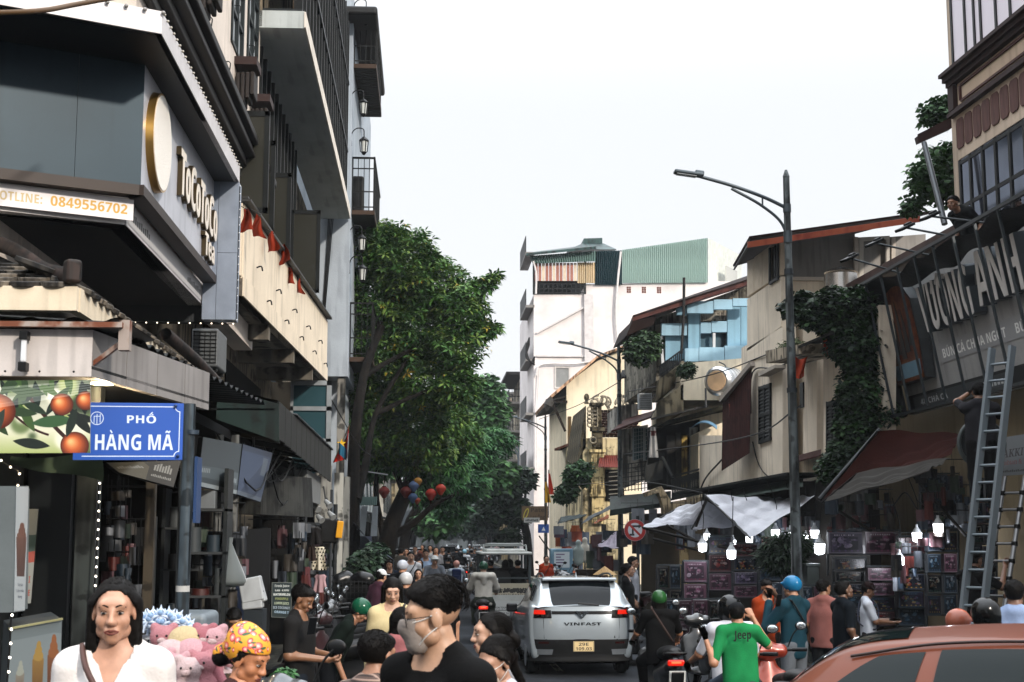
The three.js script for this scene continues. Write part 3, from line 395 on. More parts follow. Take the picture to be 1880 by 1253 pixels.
{
const t = thing('tall_house','grey blue tall house with stacked narrow balconies beside the big tree','building');
const w = new MB(); w.bb(-4,-1.83,6.44,17,-37.5,-50); w.bb(-2.75,-2.0,0,6.44,-38.6,-50); w.build('wall',M('#a3adb9',0.85,0,'plaster',3,0.004),t);
const e = new MB(); e.rbox(...bx(-3.2,-1.15,16.2,16.45,36.8,44),0.08); e.build('eave',M('#141516',0.6),t);
const cb = new MB(); for (let i = 0; i < 4; i++) cb.tube([[-2.5 + i * 0.14,16,-37.45],[-2.45 + i * 0.1,12.5,-37.45],[-2.4 + i * 0.05,11.2,-37.45],[-2.55,7.4 - i * 0.2,-37.46]],0.012,4,14); cb.build('cable',darkM,t);
for (const y of [7.0,11.05,15.2]) {
const f = new MB(); f.bb(-1.83,-1.2,y - 0.1,y + 0.02,-38,-42.6); f.build('balcony_floor',M('#58402f',0.7),t); const s = new MB(); for (let i = 0; i < 26; i++) s.bb(-1.82,-1.22,y - 0.125,y - 0.1,-38.05 - i * 0.175,-38.17 - i * 0.175); s.build('soffit_slats',M('#30261f',0.7),t);
const r = new MB(); for (const x of [-1.82,-1.66,-1.5,-1.36,-1.22]) r.bar([x,y,-38.05],[x,y + 1.5,-38.05],x < -1.3 && x > -1.8 ? 0.02 : 0.05); for (const q of [0.12,0.55,1.2,1.5]) r.bar([-1.83,y + q,-38.05],[-1.2,y + q,-38.05],q === 1.5 ? 0.05 : 0.03); for (let i = 1; i < 12; i++) r.bar([-1.22,y,-38.05 - i * 0.38],[-1.22,y + 1.5,-38.05 - i * 0.38],0.02); r.bar([-1.22,y + 1.5,-38],[-1.22,y + 1.5,-42.6],0.05); r.bar([-1.22,y + 0.12,-38],[-1.22,y + 0.12,-42.6],0.03); r.build('railing',M('#131819',0.5,0.3),t);
}
const lo = new MB(); lo.bb(-2.1,-1.9,0,6.4,-37.6,-37.9); lo.build('column',M('#8f9091',0.8,0,'grime',2),t); const ch = new MB(); ch.rbox([-1.68,11.65,-38.5],[0.3,1.0,0.1],0.05); ch.build('chair_back',darkM,t);
}
lantern(P(667,195,37.6),'black wall lantern second from the top, under the uppermost slatted balcony'); lantern(P(668,265,37.6),'black lantern on the scroll bracket over the middle balcony railing'); lantern(P(664,445,37.6),'black wall lantern under the middle balcony against the tree leaves'); lantern(P(665,500,37.6),'lower black wall lantern, third below the middle balcony'); lantern(P(672,28,37.6),'topmost black wall lantern behind the highest balcony railing');
// ---------- left: ground floor shops ----------
{
const t = thing('dark_shop','dark shop front with panelled doors under the fruit banner','shop front');
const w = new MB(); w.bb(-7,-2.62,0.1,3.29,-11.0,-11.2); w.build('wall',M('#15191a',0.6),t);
for (const [a,b] of [[-2.98,-2.66],[-3.36,-3.02],[-3.85,-3.42],[-4.5,-3.9]]) { const m = new MB(); m.bb(a,b,0.2,3.1,-10.9,-10.99); m.build('panel',M('#1d2324',0.45,0.1),t); }
const p = new MB(); p.bb(-2.5,-2.36,0.1,3.29,-10.4,-10.55); p.build('corner_post',M('#4c5558',0.5,0.2,'grime',1),t);
}
{
const drink = (x,cx,by,s,c1,c2) => { const g = x.createLinearGradient(0,by,0,by - s); g.addColorStop(0,c1); g.addColorStop(1,c2); x.fillStyle = g; x.beginPath(); x.moveTo(cx - s * 0.13,by); x.lineTo(cx + s * 0.13,by); x.lineTo(cx + s * 0.17,by - s * 0.75); x.lineTo(cx - s * 0.17,by - s * 0.75); x.fill(); x.fillStyle = c2; for (let i = 0; i < 3; i++) { x.beginPath(); x.ellipse(cx,by - s * (0.78 + i * 0.08),s * (0.15 - i * 0.04),s * 0.07,0,0,7); x.fill(); } };
const a = canvasTex(128,768,(x,w,h) => { x.fillStyle = '#9aa0a2'; x.fillRect(0,0,w,h); drink(x,66,560,330,'#3a1d14','#5b3626'); x.fillStyle = '#1c2433'; for (let i = 0; i < 3; i++) vtext(x,['Trà Sữa','Trân châu','Nóng'][i],64,620 + i * 36,24,'sans-serif',true,[60,90,50][i]); });
const t = thing('drink_sign','tall narrow hanging box sign printed with a brown iced drink at the far left','sign'); const m = new MB(); m.slab([P(-30,893,8.7),P(28,893,8.7),P(24,1125,8.7),P(-30,1126,8.7)],[-0.04,0,-0.45]); m.build('box',M('#6e7678',0.5),t); print('print',[P(25,1123,8.69),P(45,1121,9.05),P(52,895,9.05),P(29,894,8.69)],a,t,0.4);
const s2 = new MB(); s2.slab([P(25,1125,8.7),P(45,1122,9.06),P(52,893,9.06),P(29,893,8.7)],[-0.05,0,-0.02]); s2.build('side',M('#858b8d',0.5),t);
const t2 = thing('wall_poster','dim poster with red lettering behind the narrow drink sign','poster'); const b = canvasTex(128,512,(x,w,h) => { x.fillStyle = '#6e7270'; x.fillRect(0,0,w,h); x.fillStyle = '#2a3d3a'; x.fillRect(0,140,w,90); x.fillStyle = '#7a2e22'; x.fillRect(0,230,w,60); vtext(x,'LI',84,400,50); vtext(x,'RIE',80,470,44); }); const q = [P(30,1112,10.7),P(56,1108,10.75),P(70,935,10.75),P(50,935,10.7)]; print('print',q,b,t2,0.6); const bk = new MB(); bk.slab(q.map(p => p.clone().add(V(0,0,-0.006))),[0,0,-0.02]); bk.build('board',darkM,t2);
const c = canvasTex(512,384,(x,w,h) => { x.fillStyle = '#5e6668'; x.fillRect(0,0,w,h); x.fillStyle = '#535b5d'; x.fillRect(0,0,w,60); drink(x,120,420,250,'#3a2218','#75786f'); drink(x,290,420,330,'#3c2415','#7a6230'); drink(x,440,420,350,'#2f1d18','#6a4022'); });
const t3 = thing('counter','shop counter with a lit panel printed with three iced drinks at the bottom left','counter'); const q3 = [P(10,1300,8.6),P(108,1300,8.9),P(113,1138,8.9),P(18,1156,8.6)]; print('print',q3,c,t3,0.4); const k = new MB(); k.slab(q3.map(p => p.clone().add(V(0.0,0,-0.01))),[-0.3,0,-0.9]); k.build('box',M('#4a5153',0.5),t3); const ed = new MB(); ed.bar(P(16,1155,8.58),P(114,1137,8.88),0.012); ed.build('lit_edge',M('#8f8c66',0.4),t3);
}
ledString('vertical row of small white lamps on the dark corner post left of the woman',[P(181,888,10.3),P(178,980,10.3),P(174,1060,10.3),P(166,1180,10.3)],0.066,0.008,'#fff1d8',3);
ledString('vertical row of small lamps beside the drinks counter',[P(20,1130,8.5),P(17,1190,8.5),P(12,1260,8.5)],0.075,0.008,'#fff1d8',3);
ledString('short row of small lamps above the narrow drink sign',[P(0,846,9.6),P(20,860,9.6),P(33,868,9.6),P(31,892,9.6)],0.08,0.008,'#ffe6c0',3);
// open shop with shelves and goods
function shelfUnit(name,label,x0,x1,d,y0,y1,n,cols,cat = 'shelf') {   // facing the camera: x0..x1 at depth d, goods on boards
const t = thing(name,label,cat),f = new MB(); f.bb(x0,x0 + 0.04,y0,y1,-d,-d - 0.4); f.bb(x1 - 0.04,x1,y0,y1,-d,-d - 0.4); f.build('frame',M('#3c4244',0.5,0.3),t);
for (let i = 0; i < n; i++) { const y = y0 + 0.1 + (y1 - y0 - 0.1) * i / n,m = new MB(); m.bb(x0,x1,y,y + 0.025,-d,-d - 0.4); m.build('board',M('#4a4e50',0.6),t);
let x = x0 + 0.06; while (x < x1 - 0.12) { const w = rnd(0.05,0.24),h = rnd(0.05,0.72 * (y1 - y0) / n),b = new MB(); if (rnd() < 0.55) b.cyl([x + w / 2,y + 0.025,-d - 0.1],[x + w / 2,y + 0.025 + h,-d - 0.1],w * 0.45,w * 0.42,10); else b.rbox([x + w / 2,y + 0.025 + h / 2,-d - 0.12],[w,h,0.18],0.01); b.build('goods',M(pick(cols),0.5),t); x += w + rnd(0.01,0.04); } }
return t;
}
const goodsC = ['#4b4e50','#5f6466','#3b2a26','#4a2420','#6a6c6e','#2d3b44','#55493a','#22262a'];
{
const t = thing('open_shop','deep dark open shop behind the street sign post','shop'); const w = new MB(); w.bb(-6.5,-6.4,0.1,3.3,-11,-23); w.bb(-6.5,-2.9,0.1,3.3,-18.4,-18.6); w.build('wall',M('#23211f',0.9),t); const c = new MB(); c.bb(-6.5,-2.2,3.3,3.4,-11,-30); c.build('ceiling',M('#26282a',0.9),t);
for (const px of [283,405,434]) { const m = new MB(),d = px < 300 ? 12.5 : 15.4,x = Xat(px,d); m.bb(x - 0.04,x + 0.04,0.1,3.3,-d,-d - 0.08); m.build('post',M(px < 300 ? '#5d564c' : '#7c8084',0.6,0.2,'grime',1),t); }
const tp = new MB(); tp.bb(-2.6,-2.35,2.9,3.25,-13,-16); tp.build('shutter_box',darkM,t);
}
shelfUnit('goods_shelf','shelf of jars and packets seen left of the sign post',-3.3,-2.55,13.4,0.2,2.4,5,goodsC); shelfUnit('goods_shelf','shelf with white cartons and bottles right of the sign post',-2.5,-2.0,14.6,0.2,2.9,6,['#7a8084','#8d9294','#4d5457','#592722','#2c2f34','#3a4a55']); shelfUnit('goods_shelf','dark shelf deep behind the man in brown shirt',-3.2,-2.5,17.6,0.2,2.8,5,goodsC);
{
const t = thing('chest_freezer','grey chest freezer with rounded lid behind the sign post','freezer'),a = P(262,1150,11.4),x0 = a.x,x1 = Xat(388,11.4); const b = new MB(); b.rbox([(x0 + x1) / 2,0.72,-11.75],[x1 - x0,1.15,0.7],0.03); b.build('body',M('#56626b',0.5,0.1),t); const l = new MB(); l.rbox([(x0 + x1) / 2,1.53,-11.75],[x1 - x0 + 0.03,0.16,0.74],0.05); l.build('lid',M('#77828a',0.45),t); const n = new MB(); n.rbox([(x0 + x1) / 2,1.37,-11.75],[x1 - x0 - 0.06,0.14,0.66],0.02); n.build('seal',M('#20262a',0.6),t);
const p = canvasTex(256,128,(x,w,h) => { x.fillStyle = '#5e6b74'; x.fillRect(0,0,w,h); x.fillStyle = '#39454d'; vtext(x,'N  H',150,80,50,'sans-serif',true,90); }); print('lettering',[V(x0 + 0.1,0.95,-11.395),V(x1 - 0.06,0.95,-11.395),V(x1 - 0.06,1.2,-11.395),V(x0 + 0.1,1.2,-11.395)],p,t);
}
{ const t = thing('air_conditioner','grey outdoor air conditioner unit under the cream balcony','air conditioner'); const a = P(384,646,18.6),m = new MB(); m.rbox([a.x,a.y,a.z],[0.34,0.5,0.8],0.03); m.build('casing',M('#6c7072',0.5),t); const g = new MB(); for (let i = 0; i < 9; i++) g.bb(a.x - 0.15,a.x + 0.15,a.y - 0.2 + i * 0.05,a.y - 0.19 + i * 0.05,a.z + 0.4,a.z + 0.415); for (let i = 0; i < 5; i++) g.bb(a.x - 0.14 + i * 0.07,a.x - 0.135 + i * 0.07,a.y - 0.2,a.y + 0.2,a.z + 0.4,a.z + 0.415); g.build('grille',darkM,t); const k = new MB(); k.bb(a.x - 0.3,a.x + 0.15,a.y - 0.3,a.y - 0.26,a.z + 0.3,a.z + 0.26); k.bb(a.x - 0.3,a.x + 0.15,a.y - 0.3,a.y - 0.26,a.z - 0.3,a.z - 0.26); k.build('bracket',darkM,t); }
// awnings along the pavement
{
const t = thing('teal_awning','dull teal sheet awning with a plain end panel over the pavement','awning'); const e = new MB(); e.slab([P(400,712,16),P(512,742,16),P(512,812,16),P(396,770,16)],[0,0,-0.02]); e.build('end_panel',M('#21403f',0.55,0.1,'grime',2),t);
const r = new MB(); r.sheet((u,v) => V(-1.66 - 1.5 * v,3.73 + 0.34 * v,-16 - 2 * u),4,2,0.02); r.build('roof_sheet',M('#28403f',0.6,0.1,'grime',2),t);
const t2 = thing('black_awning','long black corrugated awning running along the pavement toward the tree','awning'); for (let i = 0; i < 12; i++) { const m = new MB(); m.bb(-1.67,-1.65,3.3 - 0.012 * i,3.72,-16.02 - i * 0.75,-16.74 - i * 0.75); m.build('fascia_panel',M('#2b3131',0.6,0.2,'grime',1.2),t2); }
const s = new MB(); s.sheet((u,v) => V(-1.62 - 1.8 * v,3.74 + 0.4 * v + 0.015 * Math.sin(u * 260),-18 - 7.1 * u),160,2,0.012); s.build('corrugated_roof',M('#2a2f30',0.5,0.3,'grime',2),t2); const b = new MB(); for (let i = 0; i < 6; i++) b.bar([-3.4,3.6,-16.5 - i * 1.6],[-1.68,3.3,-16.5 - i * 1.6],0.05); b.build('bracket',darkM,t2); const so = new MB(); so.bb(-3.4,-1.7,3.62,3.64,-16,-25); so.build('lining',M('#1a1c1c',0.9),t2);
}
function boardSign(label,c,draw,w,h,th = [-0.06,0,-0.1],name = 'menu_board') { const t = thing(name,label,'sign'); print('print',c,canvasTex(w,h,draw),t,0.5); const n = c[1].clone().sub(c[0]).cross(c[3].clone().sub(c[0])).normalize(),b = new MB(); b.slab(c.map(p => p.clone().addScaledVector(n,-0.006)),th); b.build('box',M('#2c3133',0.6),t); return t; }
boardSign('dim grey menu board, left panel of the pair hung under the awning',[P(362,892,14.2),P(434,908,15.2),P(444,816,15.2),P(373,803,14.2)],(x,w,h) => { x.fillStyle = '#3c4347'; x.fillRect(0,0,w,h); x.fillStyle = '#4d565b'; x.fillRect(0,150,w,60); x.fillStyle = '#7d8589'; for (let i = 0; i < 8; i++) { x.fillRect(160 + i * 11,180,7,22); if (i < 5) x.fillRect(16 + i * 11,160,6,24); } x.fillRect(0,236,w,20); },256,256);
boardSign('dim blue grey menu board, right panel of the pair hung under the awning',[P(435,908,15.2),P(478,922,16.4),P(500,832,16.4),P(446,816,15.2)],(x,w,h) => { x.fillStyle = '#39455a'; x.fillRect(0,0,w,h); x.fillStyle = '#2e3747'; x.fillRect(0,0,w,30); x.fillStyle = '#59636f'; x.fillRect(0,236,w,20); x.fillRect(180,40,50,90); },256,256);
boardSign('tilted dark printed sign behind the street name plate',[P(218,868,12),P(318,895,12),P(332,846,12),P(195,850,12)],(x,w,h) => { x.fillStyle = '#4a4d4c'; x.fillRect(0,0,w,h); x.fillStyle = '#2b3138'; x.fillRect(250,0,262,h); x.fillStyle = '#7a8085'; bars(x,120,80,180,34,10); bars(x,380,76,170,40,7); bars(x,380,104,190,12,12); },512,128);
boardSign('chalkboard with white handwritten juice menu beside the tall black door',[P(498,1134,16.6),P(534,1136,16.9),P(536,1070,16.9),P(499,1070,16.6)],(x,w,h) => { x.fillStyle = '#1d2626'; x.fillRect(0,0,w,h); x.fillStyle = '#a9aca6'; ['Fresh Juice','9:AM - 4:30PM','WATERMELON','PINEAPPLE','LEMON JUICE','ICE COCONUT','ORANGE T'].forEach((s,i) => { x.fillStyle = ['#c9ccc6','#b9bcb6','#c4c8c2','#7d8450','#9fa88e','#8d98a0','#8ea4b4'][i]; vtext(x,s,128,60 + i * 56,i === 1 ? 34 : 42,i ? 'sans-serif' : 'serif',i > 0,[190,180,220,170,190,220,190][i]); }); x.strokeStyle = '#6b6e68'; x.lineWidth = 5; x.strokeRect(2,2,w - 4,h - 4); },256,450,[0,0,-0.04],'chalkboard');
{
const bd = (n,l,c,a,b,mt,th = [0,0,-0.05]) => { const t = thing(n,l,c),m = new MB(); m.slab(a,th); m.build(b,mt,t); return t; };
const d = bd('door_panel','tall plain black door panel standing open on the pavement','door',[P(452,1190,16.2),P(493,1188,16.6),P(496,970,16.6),P(450,972,16.2)],'leaf',M('#08090a',0.7)); const h = new MB(); h.bar(P(494,1085,16.5),P(494,1110,16.5),0.02); h.build('handle',M('#30363a',0.4,0.6),d);
// two tidy stacks of wrapped white parcels
const p = thing('parcel_stack','strapped white parcels stacked beside the tall black door','parcels'); for (const [px,py,w,h,rz] of [[462,1083,0.24,0.26,0.2],[473,1087,0.14,0.24,0.28],[464,1110,0.22,0.1,0.1]]) { const m = new MB(); m.rbox(P(px,py,15.7 - w * 0.3).toArray(),[w,h,0.2],0.02,0,0,rz); m.build('parcel',M('#a9adaf',0.7,0,'cloth',0.5),p); } const s = new MB(); s.bar(P(446,1080,15.57),P(484,1086,15.57),0.008); s.bar(P(462,1063,15.57),P(468,1108,15.57),0.008); s.build('strap',darkM,p); const b = new MB(); b.bb(P(448,1120,15.6).x,P(484,1120,15.6).x,0.4,P(450,1120,15.6).y,-15.55,-15.9); b.build('crate',M('#2f3a42',0.6),p);
const bg = thing('plastic_bag','clear plastic bag of leaves hanging by the white shop post','bag'); const m = new MB(); m.add(new THREE.LatheGeometry([[0.001,0],[0.15,0.01],[0.18,0.06],[0.14,0.16],[0.06,0.34],[0.02,0.44],[0.03,0.5]].map(q => new THREE.Vector2(q[0],q[1])),14),new THREE.Matrix4().setPosition(...P(420,1078,14.8).toArray())); m.build('bag',new THREE.MeshPhysicalMaterial({ color: C('#6d7676'),roughness: 0.8,transmission: 0.6,thickness: 0 }),bg); const g = new MB(); for (let i = 0; i < 14; i++) g.sph(P(412 + rnd(18),1068 + rnd(8),14.8),0.03,1.4,0.6,1,6,4); g.build('leaves',M('#3f5a38',0.8),bg);
// hung clothes
[[585,1026,0.3,0.42,'#c9c2ae',1],[588,1072,0.26,0.32,'#a98a8e',0],[562,1062,0.18,0.4,'#7a4a4e',0],[570,1010,0.2,0.4,'#4a3a34',0],[578,985,0.3,0.3,'#2f2c2c',0],[555,1090,0.16,0.34,'#8c8a88',0]].forEach(([px,py,w,h,c,dots],i) => {
const t = thing('hanging_dress',['cream dress with black dots hanging on the clothes stall','dusty pink top hanging below the dotted dress','dull red garment hanging left of the dotted dress','brown garment hanging above the dull red one','black garment hanging above the dotted dress','grey garment lowest on the left of the clothes stall'][i],'dress'); const o = P(px,py,26.5 - i * 0.08),m = new MB();
m.sheet((u,v) => { const ww = w * (0.5 + 0.5 * v + (v < 0.25 ? 0.3 * (1 - Math.abs(v - 0.12) * 8) : 0)); return V(o.x + (u - 0.5) * ww,o.y + h / 2 - h * v,o.z + 0.05 * Math.sin(u * 14 + i) * v + 0.06 * Math.sin(u * 3.14)); },14,10,0.008); const o2 = m.build('cloth',M(c,0.9,0,'cloth',0.6),t);
if (dots) { const k = new MB(); for (let a = 0; a < 7; a++) for (let b = 0; b < 5; b++) { const x = o.x + (b - 2 + (a % 2) * 0.5) * 0.058; k.sph([x,o.y + h * 0.42 - a * 0.062,o.z + 0.075],0.017,1,1,0.5,6,4); } k.build('dots',M('#15120f',0.9),t); } const hk = new MB(); hk.tube([[o.x,o.y + h / 2 - 0.02,o.z],[o.x + 0.02,o.y + h / 2 + 0.04,o.z],[o.x,o.y + h / 2 + 0.07,o.z]],0.006,4); hk.bar([o.x - w * 0.3,o.y + h / 2 - 0.03,o.z],[o.x + w * 0.3,o.y + h / 2 - 0.03,o.z],0.01); hk.build('hanger',darkM,t); });
const cs = thing('clothes_stall','dark clothes stall with steel posts behind the hanging dresses','stall'),st = new MB(); for (const px of [545,560,607]) { const q = P(px,1000,27); st.cyl([q.x,0.13,q.z],[q.x,3.1,q.z],0.025); } st.bar(P(540,962,27),P(612,962,27),0.04); st.build('frame',M('#4b5054',0.5,0.4),cs); const cb = new MB(); cb.bb(-3.4,-2.1,0.13,3.2,-28.5,-28.6); cb.build('back_wall',M('#262524',0.9),cs);
// white columns and shutters along the facade
for (const [px,w,d,c,l] of [[591,0.3,27.8,'#8d8f90','tall grey white column behind the clothes stall'],[620,0.2,31,'#a5a8aa','pale pillar between the clothes stall and the tree trunk'],[634,0.14,33,'#85898c','narrow grey pillar just left of the tree trunk']]) { const q = P(px,1000,d),m = new MB(); m.bb(q.x - w / 2,q.x + w / 2,0.13,3.6,-d,-d - 0.3); tag(m.build('pillar',M(c,0.8,0,'grime',1.5)),l,'pillar'); }
const by = thing('box_sign','pale box sign end under the black awning near the white spotlights','sign'); const bm = new MB(); bm.slab([P(480,870,19),P(572,878,21),P(600,862,22.5),P(602,930,22.5),P(575,950,21),P(478,945,19)].slice(0,2).concat([P(575,950,21),P(478,945,19)]),[-0.3,0,-0.1]); bm.build('box',M('#4c4f4f',0.7,0,'grime',1.4),by); const be = new MB(); be.bb(-1.95,-1.75,2.75,3.2,-21.2,-24); be.build('end_box',M('#7d8080',0.6),by);
[[577,928,0],[598,921,1],[583,948,2],[604,942,3]].forEach(([px,py,i]) => { const t = thing('spotlight',['white spotlight, upper left of the cluster under the awning end','white spotlight, upper right of the cluster under the awning end','white spotlight, lower left of the cluster under the awning end','white spotlight, lower right of the cluster under the awning end'][i],'spotlight','white spotlights under the awning end'); const q = P(px,py,24),m = new MB(); m.cyl(q,q.clone().add(V(0.08,-0.08,0.08)),0.035,0.06,10); m.sph(q,0.035); m.build('head',M('#8d9090',0.5),t); const k = new MB(); k.bar(q,q.clone().add(V(-0.05,0.25,-0.1)),0.02); k.build('arm',darkM,t); });
const tl = thing('traffic_light','black traffic light turned away with a yellow edged panel beside the tree trunk','traffic light'); const q = P(612,975,27),tb = new MB(); tb.rbox([q.x - 0.08,q.y,q.z - 0.1],[0.34,0.46,0.3],0.04); for (let i = 0; i < 3; i++) tb.cyl([q.x - 0.24,q.y,q.z - 0.1 - i * 0.01],[q.x - 0.5,q.y + 0.02,q.z - 0.05],0.12,0.14,12); tb.build('housing',M('#0c0d0d',0.5),tl); const yb = new MB(); yb.rbox([q.x + 0.12,q.y + 0.02,q.z + 0.08],[0.12,0.32,0.1],0.02,0,0,-0.1); yb.build('yellow_panel',M('#d99a1c',0.5),tl); const tp = new MB(); tp.cyl([q.x + 0.02,0.13,q.z - 0.2],[q.x + 0.02,q.y + 0.5,q.z - 0.2],0.04); tp.build('pole',M('#3b4043',0.5,0.4),tl);
const fl = thing('national_flag','red flag with yellow star on a slanted pole by the tree trunk','flag'); const fm = new MB(),fo = P(640,786,29); fm.sheet((u,v) => V(fo.x - 0.28 * u * v - 0.02 * v,fo.y - 0.62 * v - 0.1 * u,fo.z + 0.12 * Math.sin(u * 6 + v * 3)),10,10); fm.build('cloth',M('#c0261b',0.8,0,'cloth',0.8),fl); const sh = new THREE.Shape(); for (let i = 0; i < 10; i++) { const a = Math.PI / 2 + i * Math.PI / 5,r = i % 2 ? 0.04 : 0.1; sh[i ? 'lineTo' : 'moveTo'](r * Math.cos(a),r * Math.sin(a)); } const ss = new MB(); ss.add(new THREE.ExtrudeGeometry(sh,{ depth: 0.01,bevelEnabled: false }),new THREE.Matrix4().setPosition(fo.x - 0.13,fo.y - 0.33,fo.z + 0.14)); ss.build('star',M('#e0b020',0.7),fl); const fp = new MB(); fp.cyl(P(612,850,29),P(641,782,29),0.014); fp.build('pole',M('#7a6a50',0.6),fl);
const bf = thing('blue_pennant','small blue pennant below the red flag','pennant'); const bm2 = new MB(),o = P(622,812,28.8); bm2.sheet((u,v) => V(o.x + 0.16 * u,o.y - 0.14 * u - 0.24 * v,o.z + 0.05 * Math.sin(u * 7)),8,6); bm2.build('cloth',M('#2f6d8c',0.8,0,'cloth',0.8),bf);
const cf = thing('round_sign','round dark brown sign with gold lettering hanging between the tree trunks','sign'); const co = P(661,866,36),cm = new MB(); cm.cyl([co.x,co.y,co.z],[co.x,co.y,co.z - 0.06],0.17,0.17,24); cm.build('disc',M('#33241a',0.6),cf); print('lettering',[V(co.x - 0.15,co.y - 0.08,co.z + 0.003),V(co.x + 0.15,co.y - 0.08,co.z + 0.003),V(co.x + 0.15,co.y + 0.08,co.z + 0.003),V(co.x - 0.15,co.y + 0.08,co.z + 0.003)],canvasTex(128,64,(x,w,h) => { x.fillStyle = '#33241a'; x.fillRect(0,0,w,h); x.fillStyle = '#b98f3a'; vtext(x,'Cafe',64,46,42,'serif'); }),cf); const cr = new MB(); cr.bar([co.x + 0.15,co.y,co.z - 0.03],[co.x + 0.7,co.y - 0.08,co.z - 0.03],0.03); cr.build('arm',M('#9da0a0',0.5),cf);
// cables looping under the awnings
const cb2 = new MB(); for (let i = 0; i < 10; i++) cb2.tube([[-1.9 - rnd(0.5),3.3,-15 - i * 0.8],[-1.8 - rnd(0.3),2.95 - rnd(0.3),-15.6 - i * 0.8],[-1.8,3.25,-17 - i * 0.8]],0.012,4,10); tag(cb2.build('cable_bundle',darkM),'tangle of black cables drooping under the black awning','cables');
const ct = thing('blue_canopy','grey blue sheet canopy stretched over the pavement stall by the trunks','canopy'); const c5 = new MB(); c5.sheet((u,v) => { const a = P(652,962,34),b = P(722,1028,33),c = P(640,950,37); return a.clone().addScaledVector(b.sub(a),u).addScaledVector(c.sub(P(652,962,34)),v).add(V(0,-0.08 * Math.sin(u * 3.14),0)); },8,4,0.01); c5.build('sheet',M('#4d5b6e',0.7,0,'cloth',0.8),ct); const c6 = new MB(); c6.bb(P(655,1000,36).x,P(682,1000,36).x,0.13,P(660,985,36).y,-36,-36.05); c6.build('side_sheet',M('#6a6f80',0.8,0,'cloth',1),ct); const c7 = new MB(); c7.cyl([P(722,1028,33).x,0.13,-33],P(722,1028,33),0.02); c7.build('pole',M('#3d464d',0.5),ct);
const gp = thing('pavement_stall','small stall with a green corrugated roof and pale boards behind the trunk','stall'); const g1 = new MB(); g1.sheet((u,v) => V(P(658 + 34 * u,915,38).x,P(0,912 + 16 * v,38).y + 0.01 * Math.sin(u * 60),-38 - v * 0.0 + 0.3 * v),40,3,0.01); g1.build('roof_sheet',M('#3d5a54',0.6),gp); const g2 = new MB(); g2.slab([P(655,1000,38.2),P(668,1000,38.2),P(675,930,38.2),P(664,930,38.2)],[0,0,-0.04]); g2.slab([P(680,985,38.2),P(692,985,38.2),P(694,930,38.2),P(684,930,38.2)],[0,0,-0.04]); g2.bb(P(655,0,38.3).x,P(694,0,38.3).x,0.13,2.0,-38.3,-38.5); g2.build('board',M('#8d9499',0.7),gp);
}
// ---------- trees ----------
const barkM = M('#2b2621',0.9,0,'grime',1,0.02);
const L6 = (a,d) => a.map(([px,py,r,f,dd = 0]) => { const p = P(px,py,d + dd); return [p.x,p.y,p.z,r * d / 2600,f || 1]; });
const whorl = leafGeo(7,0.2,0.062,0.2,0.45),feather = leafGeo(6,0.34,0.07,0.3,0.6),broad = leafGeo(5,0.13,0.085,0.1,0.5);
{
const t = thing('alstonia_tree','large broad tree with whorled leaves beside the grey blue house','tree'); const m = new MB(); const tr = [[P(650,1150,35).x,0.1,-35],P(648,950,35),P(652,800,35.5),P(668,690,37),P(700,600,40)];
const br = (pts,r0,r1) => { pts = pts.map(p => p.isVector3 ? p : V(...p)); const c = new THREE.CatmullRomCurve3(pts),n = 14; for (let i = 0; i < n; i++) m.cyl(c.getPoint(i / n),c.getPoint((i + 1.06) / n),r0 + (r1 - r0) * i / n,r0 + (r1 - r0) * (i + 1) / n,9); };
br(tr,0.19,0.1); br([P(655,920,35),P(672,850,36),P(690,760,38),P(760,640,41)],0.12,0.05); br([P(668,690,37),P(740,650,40),P(840,600,41)],0.09,0.03); br([P(690,760,38),P(780,720,40),P(860,700,41)],0.07,0.03); br([P(690,620,40),P(720,520,41),P(760,450,41)],0.09,0.03); m.build('trunk',barkM,t);
const lobes = L6([[650,470,70,1,4],[700,455,50,1],[745,480,66,1],[800,530,62,1,1],[848,570,48,1],[884,525,24,.7],[905,508,13,.6],[690,540,72,1,1],[760,590,78,1,1],[836,640,54,1],[884,606,26,.7],[908,604,14,.7],[700,650,76,1,1],[775,690,78,1,1],[842,710,40,1],[690,740,60,.8,2],[770,770,66,.8,2],[650,600,60,1,5],[830,770,40,.8,3],[700,820,60,.7,4],[780,830,60,.7,4],[850,800,44,.7,5],[670,790,40,.8,2]],40);
crown('crown',lobes,15000,whorl,1.05,['#436a30','#355a27','#54773a','#274a20','#6b853e'],t,0.4); crown('yellow_leaves',lobes.slice(1,15),130,whorl,0.9,['#a39436','#b39a30','#8f9440'],t,0.85);
}
function tree(label,d,base,limbs,lobes,n,geo,size,cols,fill = 0.5,name = 'street_tree') {
const t = thing(name,label,'tree'),m = new MB(); for (const [pts,r0,r1] of limbs) { const c = new THREE.CatmullRomCurve3(pts.map(q => P(q[0],q[1],d + (q[2] || 0)))); for (let i = 0; i < 12; i++) m.cyl(c.getPoint(i / 12),c.getPoint(Math.min(1,(i + 1.06) / 12)),r0 + (r1 - r0) * i / 12,r0 + (r1 - r0) * (i + 1) / 12,8); } m.build('trunk',barkM,t); crown('crown',L6(lobes,d),n,geo,size,cols,t,fill); return t;
}
